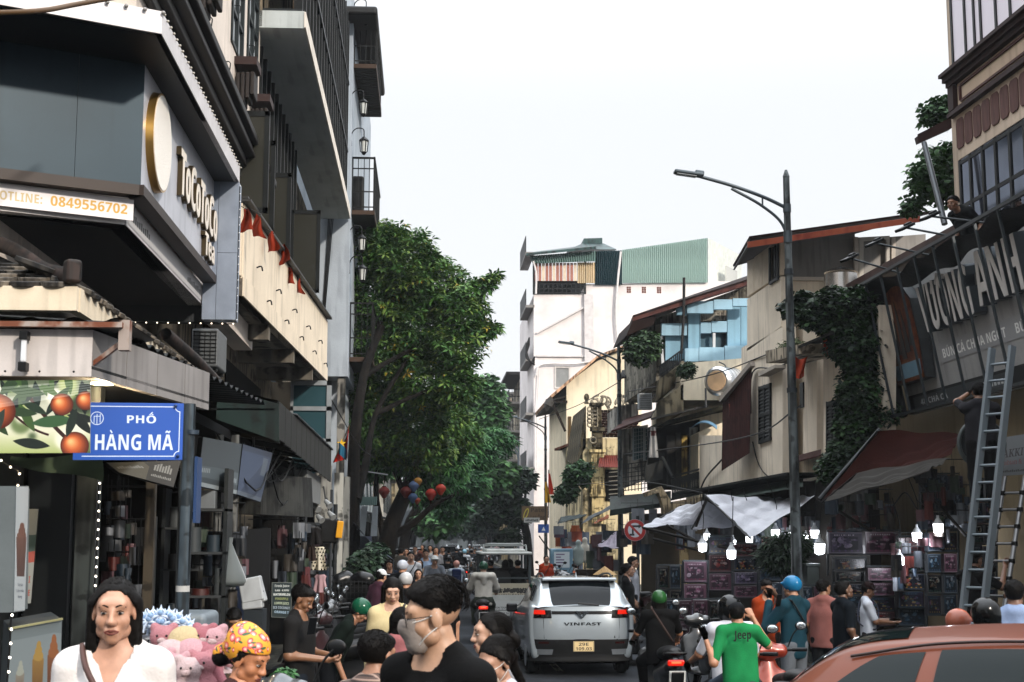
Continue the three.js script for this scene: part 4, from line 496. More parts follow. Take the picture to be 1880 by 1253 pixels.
tree('leaning dark tree with feathery leaves and red lanterns on its limbs',46,0,[[[[702,1110],[712,990],[742,910],[770,850],[800,790]],0.34,0.14],[[[712,990],[760,960],[800,925],[850,900]],0.14,0.05],[[[706,1000],[690,900],[700,820]],0.12,0.05],[[[742,910],[720,850],[700,780]],0.1,0.05]],[[800,850,60,.8],[860,830,56,.8,4],[740,830,56,.8],[850,890,50,.6,3],[905,815,44,.7,6],[790,910,44,.5,4],[690,850,46,.8,3],[830,790,46,.8,6],[830,935,36,.7,8]],5200,feather,0.9,['#2f5f34','#274f2b','#3c6d3c','#204226','#4a7842'],0.4);
tree('round crowned tree at the skyline behind the leaning tree',66,0,[[[[735,1075],[752,960],[830,850],[890,760]],0.3,0.1]],[[892,722,34,1],[905,755,30,1],[880,770,36,1],[868,735,24,1],[895,800,40,.8],[860,850,50,.8],[800,960,40,.6],[915,870,34,.8]],2600,broad,2.6,['#365a34','#42693c','#2b472c','#50784a'],0.45);
tree('dark tree on the right pavement wrapped in dry vines',78,0,[[[[972,1062],[962,960],[925,900],[905,860]],0.28,0.1],[[[962,960],[965,900]],0.14,0.06]],[[925,900,36,.8],[950,940,28,.9],[900,940,32,.8],[960,880,22,1],[935,985,20,.8]],1500,broad,2.6,['#1b2d1d','#22371f','#16261a'],0.4);
tree('far tree closing the street on the left',112,0,[[[[750,1042],[768,960],[815,900]],0.3,0.1]],[[815,940,34,.8],[850,955,30,.7],[790,960,26,.8],[838,915,30,.8]],1500,broad,3.4,['#2c4630','#233a28','#35533a'],0.4);
tree('far tree closing the street on the right',140,0,[[[[898,1028],[897,960],[890,920]],0.3,0.1]],[[890,955,30,.7],[915,965,24,.8],[870,975,24,.6],[900,925,30,.8]],1200,broad,4,['#233a2a','#1d3024','#2d4733'],0.4);
tree('farthest tree at the vanishing point of the street',190,0,[[[[862,1018],[864,970]],0.4,0.1]],[[850,965,22,.8],[885,970,20,.8],[868,945,24,.8],[825,975,18,.7],[905,985,14,.6]],1200,broad,5,['#2a4334','#24392d'],0.4);
tree('sunlit leafy tree seen between the left houses',58,0,[[[[640,1050],[640,900],[632,780]],0.16,0.08]],[[632,735,24,1],[640,790,24,1],[625,770,20,1],[655,850,28,1]],700,broad,2.2,['#3d5d35','#4c6d3c'],0.4);
[[791,908,'#b8301a',0.17],[809,899,'#c23a20',0.16],[705,904,'#8e2418',0.17],[745,904,'#7d241a',0.17],[760,893,'#5c6f94',0.16],[758,915,'#3f5c86',0.15],[767,885,'#a8762c',0.13],[766,920,'#a8401e',0.1]].forEach(([px,py,c,r],i) => {
const t = thing('silk_lantern',['red silk lantern second from the right on the tree','rightmost red silk lantern on the tree','leftmost dark red silk lantern on the tree','dark red silk lantern left of the blue ones on the tree','upper blue and white silk lantern on the tree','lower blue silk lantern on the tree','ochre silk lantern above the blue ones','small orange red lantern beside the lower blue one'][i],'lantern','silk lanterns hanging from the tree'),o = P(px,py,40),m = new MB();
m.add(new THREE.LatheGeometry([[0.3,-0.9],[0.55,-0.55],[1,0.05],[0.85,0.45],[0.35,0.8]].map(q => new THREE.Vector2(q[0] * r,q[1] * r * 1.1)),10),new THREE.Matrix4().setPosition(o.x,o.y,o.z)); m.build('shade',M(c,0.6),t); const k = new MB(); k.cyl([o.x,o.y + r * 0.85,o.z],[o.x,o.y + 0.8,o.z],0.006,0.006,4); k.cyl([o.x,o.y + r * 0.8,o.z],[o.x,o.y + r,o.z],r * 0.35); k.cyl([o.x,o.y - r * 1.9,o.z],[o.x,o.y - r,o.z],0.02,0.03,6); k.build('cord',M('#3a2118',0.8),t); });
// plants at the foot of the trunks
function bush(label,px,py,d,r,n,cols,geo = broad,size = 1.1,name = 'leafy_plant',cat = 'plant') { const t = thing(name,label,cat),p = P(px,py,d),R = r * d / 2600,s = new MB(); for (let i = 0; i < 5; i++) s.cyl([p.x + rnd(-.1,.1),p.y - R,p.z],[p.x + rnd(-R,R) * 0.6,p.y + R * rnd(0.3),p.z + rnd(-R,R) * 0.5],0.015,0.006,5); s.build('stem',barkM,t); crown('leaves',[[p.x,p.y,p.z,R,1],[p.x + R * 0.5,p.y + R * 0.3,p.z,R * 0.7,1],[p.x - R * 0.5,p.y - R * 0.2,p.z,R * 0.7,1]],n,geo,size,cols,t,0.3); return t; }
bush('dark leafy plant at the foot of the tree trunk behind the parked bikes',668,1035,31,26,260,['#25382a','#2e4630']); bush('small green plant beside the tree trunk',690,1015,33,18,160,['#2c4630','#1e3324']); bush('low herbs at the bottom edge of the picture by the phone reader',520,1246,9.5,16,140,['#2d5230','#3c6a38'],broad,0.35);
{ const t = thing('wire_basket','black wire refuse basket heaped with bags beside the tree trunk','basket'),o = P(648,1085,24),m = new MB(); for (let i = 0; i < 12; i++) { m.bar([o.x - 0.33 + i * 0.06,o.y - 0.35,o.z + 0.2],[o.x - 0.36 + i * 0.065,o.y + 0.17,o.z + 0.2],0.012); } for (let i = 0; i < 6; i++) m.bar([o.x - 0.35,o.y - 0.3 + i * 0.09,o.z + 0.2],[o.x + 0.36,o.y - 0.3 + i * 0.09,o.z + 0.2],0.01); m.build('wires',M('#1b1d1e',0.6),t); const b = new MB(); b.bb(o.x - 0.32,o.x + 0.32,0.15,o.y + 0.1,o.z - 0.25,o.z + 0.17); b.build('liner',M('#101111',0.8),t); const c = new MB(); c.add(blob([0,1,2,3,4].map(i => ({ a: [o.x - 0.24 + i * 0.12,o.y + 0.16 + 0.07 * Math.sin(i * 2.3),o.z + 0.05 * Math.sin(i * 5)],ra: 0.12 })),0.03,0.08)); c.build('bag',M('#17181a',0.3),t); }
// ---------- right: far white building ----------
const corr = (f,n,amp,nrm) => (mb,th = 0) => mb.sheet((u,v) => f(u,v).addScaledVector(nrm,amp * Math.sign(Math.sin(u * n * 6.2832)) * Math.min(1,Math.abs(Math.sin(u * n * 6.2832)) * 2)),n * 6,1,th);
const bil = (a,b,c,d) => (u,v) => a.clone().lerp(b,u).lerp(d.clone().lerp(c,u),v);   // bottom left, bottom right, top right, top left
const Z = V(0,0,1);
{
const D = 80,t = thing('white_building','tall white windowless side wall topped by blue green corrugated sheds','building'),p = (x,y,d = D) => P(x,y,d);
const w = new MB(); w.slab([p(980,1010).setY(0),p(1420,1010).setY(0),p(1420,515),p(1092,522),p(1076,522),p(1076,541),p(980,541)],[0,0,-12]); w.build('wall',M('#e4dddb',0.85,0,'fine',9,0.003),t);
const l = new MB(); l.bb(p(983,0).x,p(1072,0).x,Yat(655,D),Yat(652,D),-D + 0.12,-D); l.bar(p(985,612,D - 0.1),p(1075,563,D - 0.1),0.1); l.bb(p(1068,0).x,p(1084,0).x,Yat(665,D),Yat(540,D),-D + 0.25,-D); l.build('ledge',M('#cfcac9',0.85),t);
const pi = new MB(); pi.tube([p(1140,462,D - 0.2),p(1134,520,D - 0.2),p(1131,580,D - 0.2),p(1134,625,D - 0.2)],0.07,6); pi.tube([p(1084,545,D - 0.2),p(1085,640,D - 0.2)],0.04,5); pi.tube([p(984,690,D - 0.2),p(990,672,D - 0.2),p(1060,668,D - 0.2),p(1084,664,D - 0.2)],0.06,6,24); pi.tube([p(990,680,D - 0.2),p(986,760,D - 0.2),p(985,900,D - 0.2)],0.03,5); pi.build('pipe',M('#d8d4d2',0.5),t);
for (let i = 0; i < 3; i++) { const m = new MB(); for (let a = 0; a < 2; a++) for (let b = 0; b < 3; b++) m.bb(p(1145 + i * 27 + a * 4,0).x,p(1148 + i * 27 + a * 4,0).x,Yat(535 - b * 4,D),Yat(532 - b * 4,D),-D + 0.03,-D - 0.2); m.build('vent_bricks',M('#8a4a3a',0.9),t); }
const wf = new MB(); wf.slab([p(1018,714,D - 0.06),p(1047,714,D - 0.06),p(1047,672,D - 0.06),p(1018,672,D - 0.06)],[0,0,-0.1],[[p(1021,711,D - 0.06),p(1044,711,D - 0.06),p(1044,676,D - 0.06),p(1021,676,D - 0.06)]]); const win = wf.build('window',M('#c9c4c0',0.7),t); const pn = new MB(); pn.slab([p(1021,711,D - 0.02),p(1044,711,D - 0.02),p(1044,676,D - 0.02),p(1021,676,D - 0.02)],[0,0,-0.05]); pn.build('shutter',M('#8b8d8c',0.6),win);
const sh = (a,b,c,d,n,col,name,amp = 0.05) => { const m = new MB(); corr(bil(a,b,c,d),n,amp,Z)(m,0.02); m.build(name,M(col,0.5,0.2,'plaster',4),t); };
sh(p(1092,523,D - .15),p(1142,523,D - .15),p(1142,460,D - .15),p(1092,462,D - .15),14,'#1f4f5a','teal_sheet'); sh(p(1142,520,D - .15),p(1299,519,D - .15),p(1299,437,D - .15),p(1142,459,D - .15),42,'#a3bbb6','green_sheet'); sh(p(1060,520,D - .2),p(1092,520,D - .2),p(1092,482,D - .2),p(1060,482,D - .2),8,'#d8c6a6','cream_sheet'); sh(p(978,484,D - .5),p(1094,480,D - .5),p(1094,461,D - .5),p(972,470,D - .5),28,'#6b8a86','eave_sheet',0.04);
for (let i = 0; i < 12; i++) { const m = new MB(); m.slab([p(982 + i * 6.5,516,D - .25),p(987.4 + i * 6.5,516,D - .25),p(987.4 + i * 6.5,483,D - .25),p(982 + i * 6.5,483,D - .25)],[0,0,-0.03]); m.build('blind_strip',M(i % 3 === 2 ? '#d9c7b0' : '#b0796a',0.8),t); }
const r = new MB(); r.slab([p(966,470,D - 1),p(1094,457,D - 1),p(1100,452,D + 10),p(985,466,D + 10)],[0,0.15,0]); r.slab([p(1044,458,D),p(1132,458,D),p(1108,447,D + 2),p(1070,447,D + 2)],[0,0.12,-3]); r.slab([p(1070,447,D + 2),p(1106,447,D + 2),p(1106,437,D + 2),p(1072,438,D + 2)],[0,0,-1.5]); r.build('roof_sheet',M('#3c6064',0.5,0.2,'grime',4),t);
const s = new MB(); corr(bil(p(1300,519,D),p(1362,519,D + 9),p(1362,470,D + 9),p(1300,437,D)),16,0.03,V(1,0,0))(s); s.build('shed_side',M('#c9cdc6',0.6),t); for (const px of [1312,1338]) { const m = new MB(); m.slab([p(px,518,D + 2).add(V(-0.2,0,0)),p(px + 20,520,D + 5).add(V(-0.2,0,0)),p(px + 20,498,D + 5).add(V(-0.2,0,0)),p(px,488,D + 2).add(V(-0.2,0,0))],[0.05,0,0]); m.build('shed_window',glass('#9a9a92',0.2),t); }
const tr = new MB(); for (let i = 0; i < 11; i++) tr.bar(p(982 + i * 8.4,540,D - .1),p(982 + i * 8.4,520,D - .1),0.05); for (const y of [521,530,538]) tr.bar(p(980,y,D - .1),p(1074,y,D - .1),0.05); for (const px of [980,1074]) tr.bar(p(px,541,D - .1),p(px,480,D - .1),0.12); tr.build('terrace_railing',M('#23282a',0.5,0.3),t); const tb = new MB(); tb.slab([p(980,541,D + 4),p(1076,541,D + 4),p(1076,516,D + 4),p(980,516,D + 4)],[0,0,-0.2]); tb.build('terrace_back',M('#2c302f',0.9),t); const dp = new MB(); dp.tube([p(979,480,D - .6),p(984,500,D - .6),p(984,540,D - .6)],0.06,5); dp.build('downpipe',M('#d8d4d2',0.5),t);
const sn = canvasTex(128,64,(x,w2,h) => { x.fillStyle = '#e8e4e2'; x.fillRect(0,0,w2,h); x.fillStyle = '#54575a'; vtext(x,'OWER',64,28,28,'sans-serif',true,100); vtext(x,'HALL',64,58,28,'sans-serif',true,100); }); print('wall_lettering',[p(1130,646,D - .03),p(1152,646,D - .03),p(1152,630,D - .03),p(1130,630,D - .03)],sn,t);
// street side with stacked balconies
const x0 = p(980,0).x; for (let i = 0; i < 5; i++) { const y = 6 + i * 3.1,m = new MB(); m.bb(x0 - 0.5,x0,y,y + 0.15,-D,-D - 5); m.build('balcony_slab',M('#8b8885',0.8),t); const q = new MB(); q.bb(x0 - 0.5,x0 - 0.46,y + 0.15,y + 1.1,-D - 0.1,-D - 4.9); q.build('balcony_rail',M('#202425',0.6),t); }
const cb = new MB(); for (let i = 0; i < 5; i++) cb.tube([p(972,620 + i * 3,D - .5),p(966,640 + i * 4,D - .5),p(975,665,D - .5),p(982,655 + i * 4,D - .5)],0.05,5,14); cb.build('cable_coil',darkM,t);
}
// stacked balcony houses beyond it
function farHouse(label,px0,px1,d,top,floors,col,roofc,gr) {
const t = thing('narrow_house',label,'house',gr),a = P(px0,top,d),b = P(px1,top,d),w = new MB(); w.slab([V(a.x,0,-d),V(b.x,0,-d),V(b.x,a.y,-d),V(a.x,a.y,-d)],[0,0,-9]); w.build('wall',M(col,0.85,0,'grime',4),t);
for (let f = 0; f < floors; f++) { const y = 3.4 + f * (a.y - 3.4) / floors,m = new MB(); m.bb(a.x - 0.9,a.x + 0.05,y,y + 0.14,-d + 0.3,-d - 6); m.build('balcony_slab',M('#8f8a84',0.8),t); const r = new MB(); for (const q of [0.5,1.0]) r.bar([a.x - 0.88,y + q,-d + 0.28],[a.x,y + q,-d + 0.28],0.05); for (let i = 0; i < 5; i++) r.bar([a.x - 0.88 + i * 0.2,y + 0.14,-d + 0.28],[a.x - 0.88 + i * 0.2,y + 1,-d + 0.28],0.03); r.bb(a.x - 0.9,a.x - 0.87,y + 0.14,y + 1.0,-d,-d - 6); r.build('railing',M('#22282a',0.6),t);
const wi = new MB(); wi.bb(a.x + 0.25,Math.min(b.x - 0.2,a.x + 1.2),y + 0.9,y + 2.2,-d + 0.03,-d - 0.05); wi.build('window',glass('#1c2225',0.2),t); }
const rf = new MB(); rf.bb(a.x - 1.1,b.x + 0.2,a.y,a.y + 0.2,-d + 0.6,-d - 9); rf.build('roof',M(roofc,0.7),t); return t;
}
farHouse('pale narrow house with dark stacked balconies just left of the white side wall',958,990,96,690,5,'#b9b2a6','#4a4542'); farHouse('lower narrow house with balconies behind the second street lamp arm',948,968,115,742,4,'#a8a59f','#5a4038'); farHouse('farthest pale house showing between the tree crown and the balconies',936,958,140,725,5,'#c4bfb8','#6b6a68');
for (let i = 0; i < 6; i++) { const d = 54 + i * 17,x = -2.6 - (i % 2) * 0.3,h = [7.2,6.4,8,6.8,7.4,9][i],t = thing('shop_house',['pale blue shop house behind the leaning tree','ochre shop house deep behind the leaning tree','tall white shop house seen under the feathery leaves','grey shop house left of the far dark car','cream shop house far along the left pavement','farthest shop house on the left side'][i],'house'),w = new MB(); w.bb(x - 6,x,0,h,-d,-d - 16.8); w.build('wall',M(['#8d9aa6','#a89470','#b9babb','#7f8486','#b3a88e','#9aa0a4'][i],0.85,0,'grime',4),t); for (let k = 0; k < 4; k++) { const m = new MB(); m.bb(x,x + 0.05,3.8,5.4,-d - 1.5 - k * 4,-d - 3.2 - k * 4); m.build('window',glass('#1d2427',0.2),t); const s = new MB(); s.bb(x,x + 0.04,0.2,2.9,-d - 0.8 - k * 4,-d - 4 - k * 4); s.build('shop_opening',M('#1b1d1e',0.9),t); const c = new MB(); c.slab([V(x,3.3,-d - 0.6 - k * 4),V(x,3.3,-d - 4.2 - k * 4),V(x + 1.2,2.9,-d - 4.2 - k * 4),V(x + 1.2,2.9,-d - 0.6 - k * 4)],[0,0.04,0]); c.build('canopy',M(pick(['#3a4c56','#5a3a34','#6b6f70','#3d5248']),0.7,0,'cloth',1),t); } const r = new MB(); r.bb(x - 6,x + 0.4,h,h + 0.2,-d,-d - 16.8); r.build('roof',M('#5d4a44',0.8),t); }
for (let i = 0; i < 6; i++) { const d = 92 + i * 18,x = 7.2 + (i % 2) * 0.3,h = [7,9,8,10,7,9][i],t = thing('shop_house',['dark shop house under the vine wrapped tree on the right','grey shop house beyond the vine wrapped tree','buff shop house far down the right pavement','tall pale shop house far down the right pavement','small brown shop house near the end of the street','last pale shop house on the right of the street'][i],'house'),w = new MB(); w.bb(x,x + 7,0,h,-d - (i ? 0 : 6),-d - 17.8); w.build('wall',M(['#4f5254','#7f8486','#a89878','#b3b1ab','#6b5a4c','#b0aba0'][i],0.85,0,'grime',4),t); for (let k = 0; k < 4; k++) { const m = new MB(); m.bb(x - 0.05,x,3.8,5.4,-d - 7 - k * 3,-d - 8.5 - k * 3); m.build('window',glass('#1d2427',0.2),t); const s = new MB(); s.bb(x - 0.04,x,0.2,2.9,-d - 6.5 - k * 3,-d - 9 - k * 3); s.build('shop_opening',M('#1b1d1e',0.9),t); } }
// ---------- right: yellow gable house and ornate house ----------
const wallY = M('#e3d7bf',0.85,0,'plaster',3.5,0.003),weather = M('#8d8574',0.9,0,'grime',2.5,0.006),rustR = M('#6b3a30',0.7,0.1,'rust',1.2);
{
const d = 64,t = thing('gable_house','pale yellow house with a bare gable wall and bracketed eave','house'),p = (x,y,e = d) => P(x,y,e); const w = new MB(); w.slab([p(1040,1000).setY(0),p(1178,1000).setY(0),p(1178,700),p(1150,640),p(1098,662),p(1040,706)],[0,0,-9]); w.build('wall',wallY,t);
const r = new MB(); r.slab([p(1013,731,d - .4),p(1098,657,d - .4),p(1098,652,d - .4),p(1011,726,d - .4)],[0,0,-9.4]); r.slab([p(1098,657,d - .4),p(1152,636,d - .4),p(1152,632,d - .4),p(1098,652,d - .4)],[0,0,-9.4]); r.build('roof',M('#c9a58c',0.8,0,'grime',2),t); const g = new MB(); g.cyl(p(1010,736,d - .6),p(1000,755,d + 9),0.16); g.cyl(p(1010,736,d - .6),p(1006,745,d - .6),0.2); g.build('gutter',M('#55524e',0.6),t);
const b = new MB(); for (let i = 0; i < 7; i++) { const q = p(1012,732,d + i * 1.2),c = p(1038,790,d + i * 1.2); b.bar(V(q.x,q.y - 0.1,q.z),V(c.x,q.y - 1.5,q.z),0.1); b.bar(V(q.x,q.y - 0.15,q.z),V(c.x + 0.1,q.y - 0.15,q.z),0.1); } b.build('bracket',M('#3a3129',0.8),t); const so = new MB(); so.slab([p(1012,736),p(1040,730),p(1040,727),p(1012,733)],[0,0,-9]); so.build('soffit',M('#4b4640',0.8),t);
const c = new MB(); c.slab([p(1018,828,d - 1.2),p(1072,808,d - 1.2),p(1076,812,d + 2),p(1030,828,d + 2)],[0,0.1,0]); c.build('canopy',M('#5a3c31',0.8,0,'rust',1.5),t); const a = new MB(); a.slab([p(1036,865),p(1076,850),p(1076,835),p(1036,845)].map(q => q.add(V(0,0,0.9))),[0,0,-0.1]); a.build('parapet_rail',M('#9a8a6a',0.8,0,'grime',1.5),t);
for (const [x,y,w2,h] of [[1043,765,6,50],[1042,870,8,70]]) { const m = new MB(); m.slab([p(x,y + h,d - .05),p(x + w2,y + h,d - .05),p(x + w2,y,d - .05),p(x,y,d - .05)],[0,0,-0.1]); m.build('shutter',M('#6b5638',0.8),t); }
}
{
const d = 56,t = thing('ornate_house','narrow weathered house front with moulded pilaster and scrolled pediment','house'),p = (x,y,e = d) => P(x,y,e); const w = new MB(); w.slab([p(1070,1000).setY(0),p(1140,1000).setY(0),p(1140,805),p(1070,805)],[0,0,-7]); w.build('wall',M('#cfc3a4',0.85,0,'grime',3),t);
const pl = new MB(),bar = (x0,x1,y0,y1,o) => pl.bb(p(x0,0).x,p(x1,0).x,Yat(y1,d),Yat(y0,d),-d,-d + o); bar(1078,1100,830,905,0.25); bar(1076,1102,905,912,0.32); bar(1079,1100,912,962,0.22); bar(1075,1103,826,831,0.35); pl.build('pilaster',M('#cdbd93',0.85,0,'grime',1.2),t);
const up = new MB(),bar2 = (x0,x1,y0,y1,o) => up.bb(p(x0,0).x,p(x1,0).x,Yat(y1,d),Yat(y0,d),-d,-d + o); bar2(1077,1102,785,792,0.4); bar2(1080,1098,792,826,0.26); bar2(1076,1100,740,745,0.35); bar2(1079,1097,745,786,0.2); up.bb(p(1083,0).x,p(1095,0).x,Yat(822,d),Yat(797,d),-d + 0.25,-d + 0.32); up.sph(p(1077,730,d - .2),0.11,1,1.4,1); up.cyl(p(1077,742,d - .2),p(1077,734,d - .2),0.1,0.05); up.slab([p(1060,850),p(1076,820),p(1076,745),p(1070,780)],[0,0,-5]); up.build('pediment',M('#6f6858',0.9,0,'grime',0.9,0.01),t);
const orn = new MB(); for (let i = 0; i < 5; i++) { const q = p(1088,752 + i * 7,d - .24); orn.add(new THREE.TorusGeometry(0.1,0.035,5,10),new THREE.Matrix4().setPosition(q.x - 0.1,q.y,q.z)); orn.add(new THREE.TorusGeometry(0.1,0.035,5,10),new THREE.Matrix4().setPosition(q.x + 0.1,q.y,q.z)); } orn.add(new THREE.TorusGeometry(0.12,0.04,6,12),new THREE.Matrix4().setPosition(...p(1089,809,d - .34).toArray())); orn.build('stucco_scroll',M('#a59d8e',0.9,0,'grime',0.6),t);
const cr = new MB(); for (let i = 0; i < 16; i++) { const q = p(1092 + i * 5,740 - 6 * Math.sin(i * 0.7),d + 1); cr.add(new THREE.TorusGeometry(0.16 + 0.06 * Math.sin(i * 2.1),0.045,5,10,4.6),new THREE.Matrix4().makeRotationZ(i * 1.3).setPosition(q.x,q.y,q.z)); } cr.build('scroll_railing',M('#9b968c',0.85,0,'grime',1),t);
const tiles = new MB(); for (let r = 0; r < 10; r++) for (let i = 0; i < 9; i++) tiles.box([p(1100,0).x + i * 0.17 + (r % 2) * 0.08,Yat(799,d) + r * 0.115,-d + 0.1 - r * 0.14],[0.16,0.03,0.22],0,-0.7); const tl = tiles.build('roof_tiles',M('#4f3a32',0.9,0,'rust',0.8),t); tl.userData.kind = 'stuff';
const ra = new MB(); corr(bil(p(1098,858,d - 1.2),p(1142,858,d - 1.2),p(1142,836,d),p(1102,836,d)),12,0.02,V(0,1,0))(ra,0.01); ra.build('red_awning',M('#8b3a2c',0.7,0,'rust',1.2),t); const op = new MB(); op.bb(p(1103,0).x,p(1136,0).x,Yat(920,d),Yat(862,d),-d + 0.06,-d - 0.1); op.build('opening',M('#14130f',0.9),t); const gr = new MB(); for (let i = 0; i < 7; i++) gr.bar(p(1118,868 + i * 8,d - .1),p(1140,866 + i * 8,d - .1),0.03); gr.build('window_grille',M('#8f8b80',0.6),t);
}
bush('ivy sheet hanging down the front of the ornate house',1062,870,55,24,420,['#2c4a28','#35562c','#22391f'],broad,1.3,'ivy'); bush('dark potted shrubs on the ledge beside the ornate house',1040,905,55,20,300,['#22381f','#2b4526'],broad,1.3,'shrub');
for (const [px,py,d,c,i] of [[1012,870,58,'#d8452c',0],[1006,885,58,'#c99a26',1]]) { const t = thing('banner_flag',['orange red festival flag on the ledge by the white wall','yellow festival flag on the ledge by the white wall'][i],'flag'),o = P(px,py,d),m = new MB(); m.sheet((u,v) => V(o.x - 0.12 + 0.24 * u * (0.3 + 0.7 * v),o.y - 0.85 * v,o.z + 0.06 * Math.sin(u * 8)),6,8); m.build('cloth',M(c,0.8,0,'cloth',0.8),t); const k = new MB(); k.cyl([o.x - 0.12,o.y - 1.8,o.z],[o.x - 0.1,o.y + 0.15,o.z],0.02); k.build('pole',darkM,t); }
// ---------- right: blue panelled building ----------
{
const d = 42,t = thing('blue_house','house with pale blue wall panels under a rusty sloping roof','house'),p = (x,y,e = d) => P(x,y,e),bm = M('#94bad2',0.6,0.1,'plaster',5),bd = M('#7fa9c2',0.6,0.1,'plaster',5);
const pan = (a,b,c,e,o,m = bm,nm = 'blue_panel') => { const k = new MB(); k.slab([p(a,e,d - o),p(b,e,d - o),p(b,c,d - o),p(a,c,d - o)],[0,0,-0.18]); k.build(nm,m,t); };
const w = new MB(); w.slab([p(1205,700,d + .5),p(1400,700,d + .5),p(1400,515,d + .5),p(1205,585,d + .5)],[0,0,-7]); w.build('wall',M('#8d8a84',0.9,0,'grime',1.6),t);
pan(1262,1310,553,575,0.9); pan(1311,1345,550,568,0.9); pan(1346,1382,548,562,0.9); pan(1243,1262,554,578,0.8,bd); pan(1264,1284,568,640,0.4,bd); pan(1285,1286,568,640,0.38,bd); pan(1336,1360,560,640,0.3,bd); pan(1361,1382,560,640,0.3,bd); pan(1215,1248,594,616,0.35); pan(1249,1262,594,616,0.35); pan(1287,1306,592,612,0.3); pan(1307,1335,590,610,0.3); pan(1222,1262,617,662,0.1,bd); pan(1286,1335,613,642,0.05,M('#4d7690',0.6,0,'grime',6)); pan(1258,1283,640,664,0.5); pan(1284,1330,638,663,0.5); pan(1331,1382,635,662,0.5);
const v = new MB(); v.slab([p(1286,590,d + .3),p(1336,588,d + .3),p(1336,575,d + .3),p(1286,570,d + .3)],[0,0,-0.1]); v.build('void_wall',M('#b3b0ab',0.9,0,'grime',1),t); const po = new MB(); po.bar(p(1311,640,d - .3),p(1311,612,d - .3),0.08); po.bar(p(1217,668,d - .4),p(1213,618,d - .4),0.08); po.build('white_post',M('#c9cdd0',0.6),t);
const r = new MB(); r.slab([p(1162,582,d - 1.2),p(1378,514,d - 1.2),p(1378,522,d - 1.2),p(1162,590,d - 1.2)],[0,0,-0.3]); r.build('roof_edge',rustR,t); const r2 = new MB(); r2.slab([p(1162,583,d - 1.2),p(1378,515,d - 1.2),p(1400,500,d + 7),p(1150,612,d + 4)],[0,0.06,0]); r2.slab([p(1162,588,d - 1.2),p(1150,617,d - 1.2),p(1200,596,d - 1),p(1205,580,d - 1)],[0,0.02,-3]); r2.build('roof',M('#3a2b27',0.8,0,'rust',2),t);
const pole = new MB(); pole.tube([p(1256,510,d - 1.3),p(1255,580,d - 1.3),p(1251,650,d - 1.3)],0.045,5); pole.build('antenna_pole',M('#2e2b29',0.7),t);
}
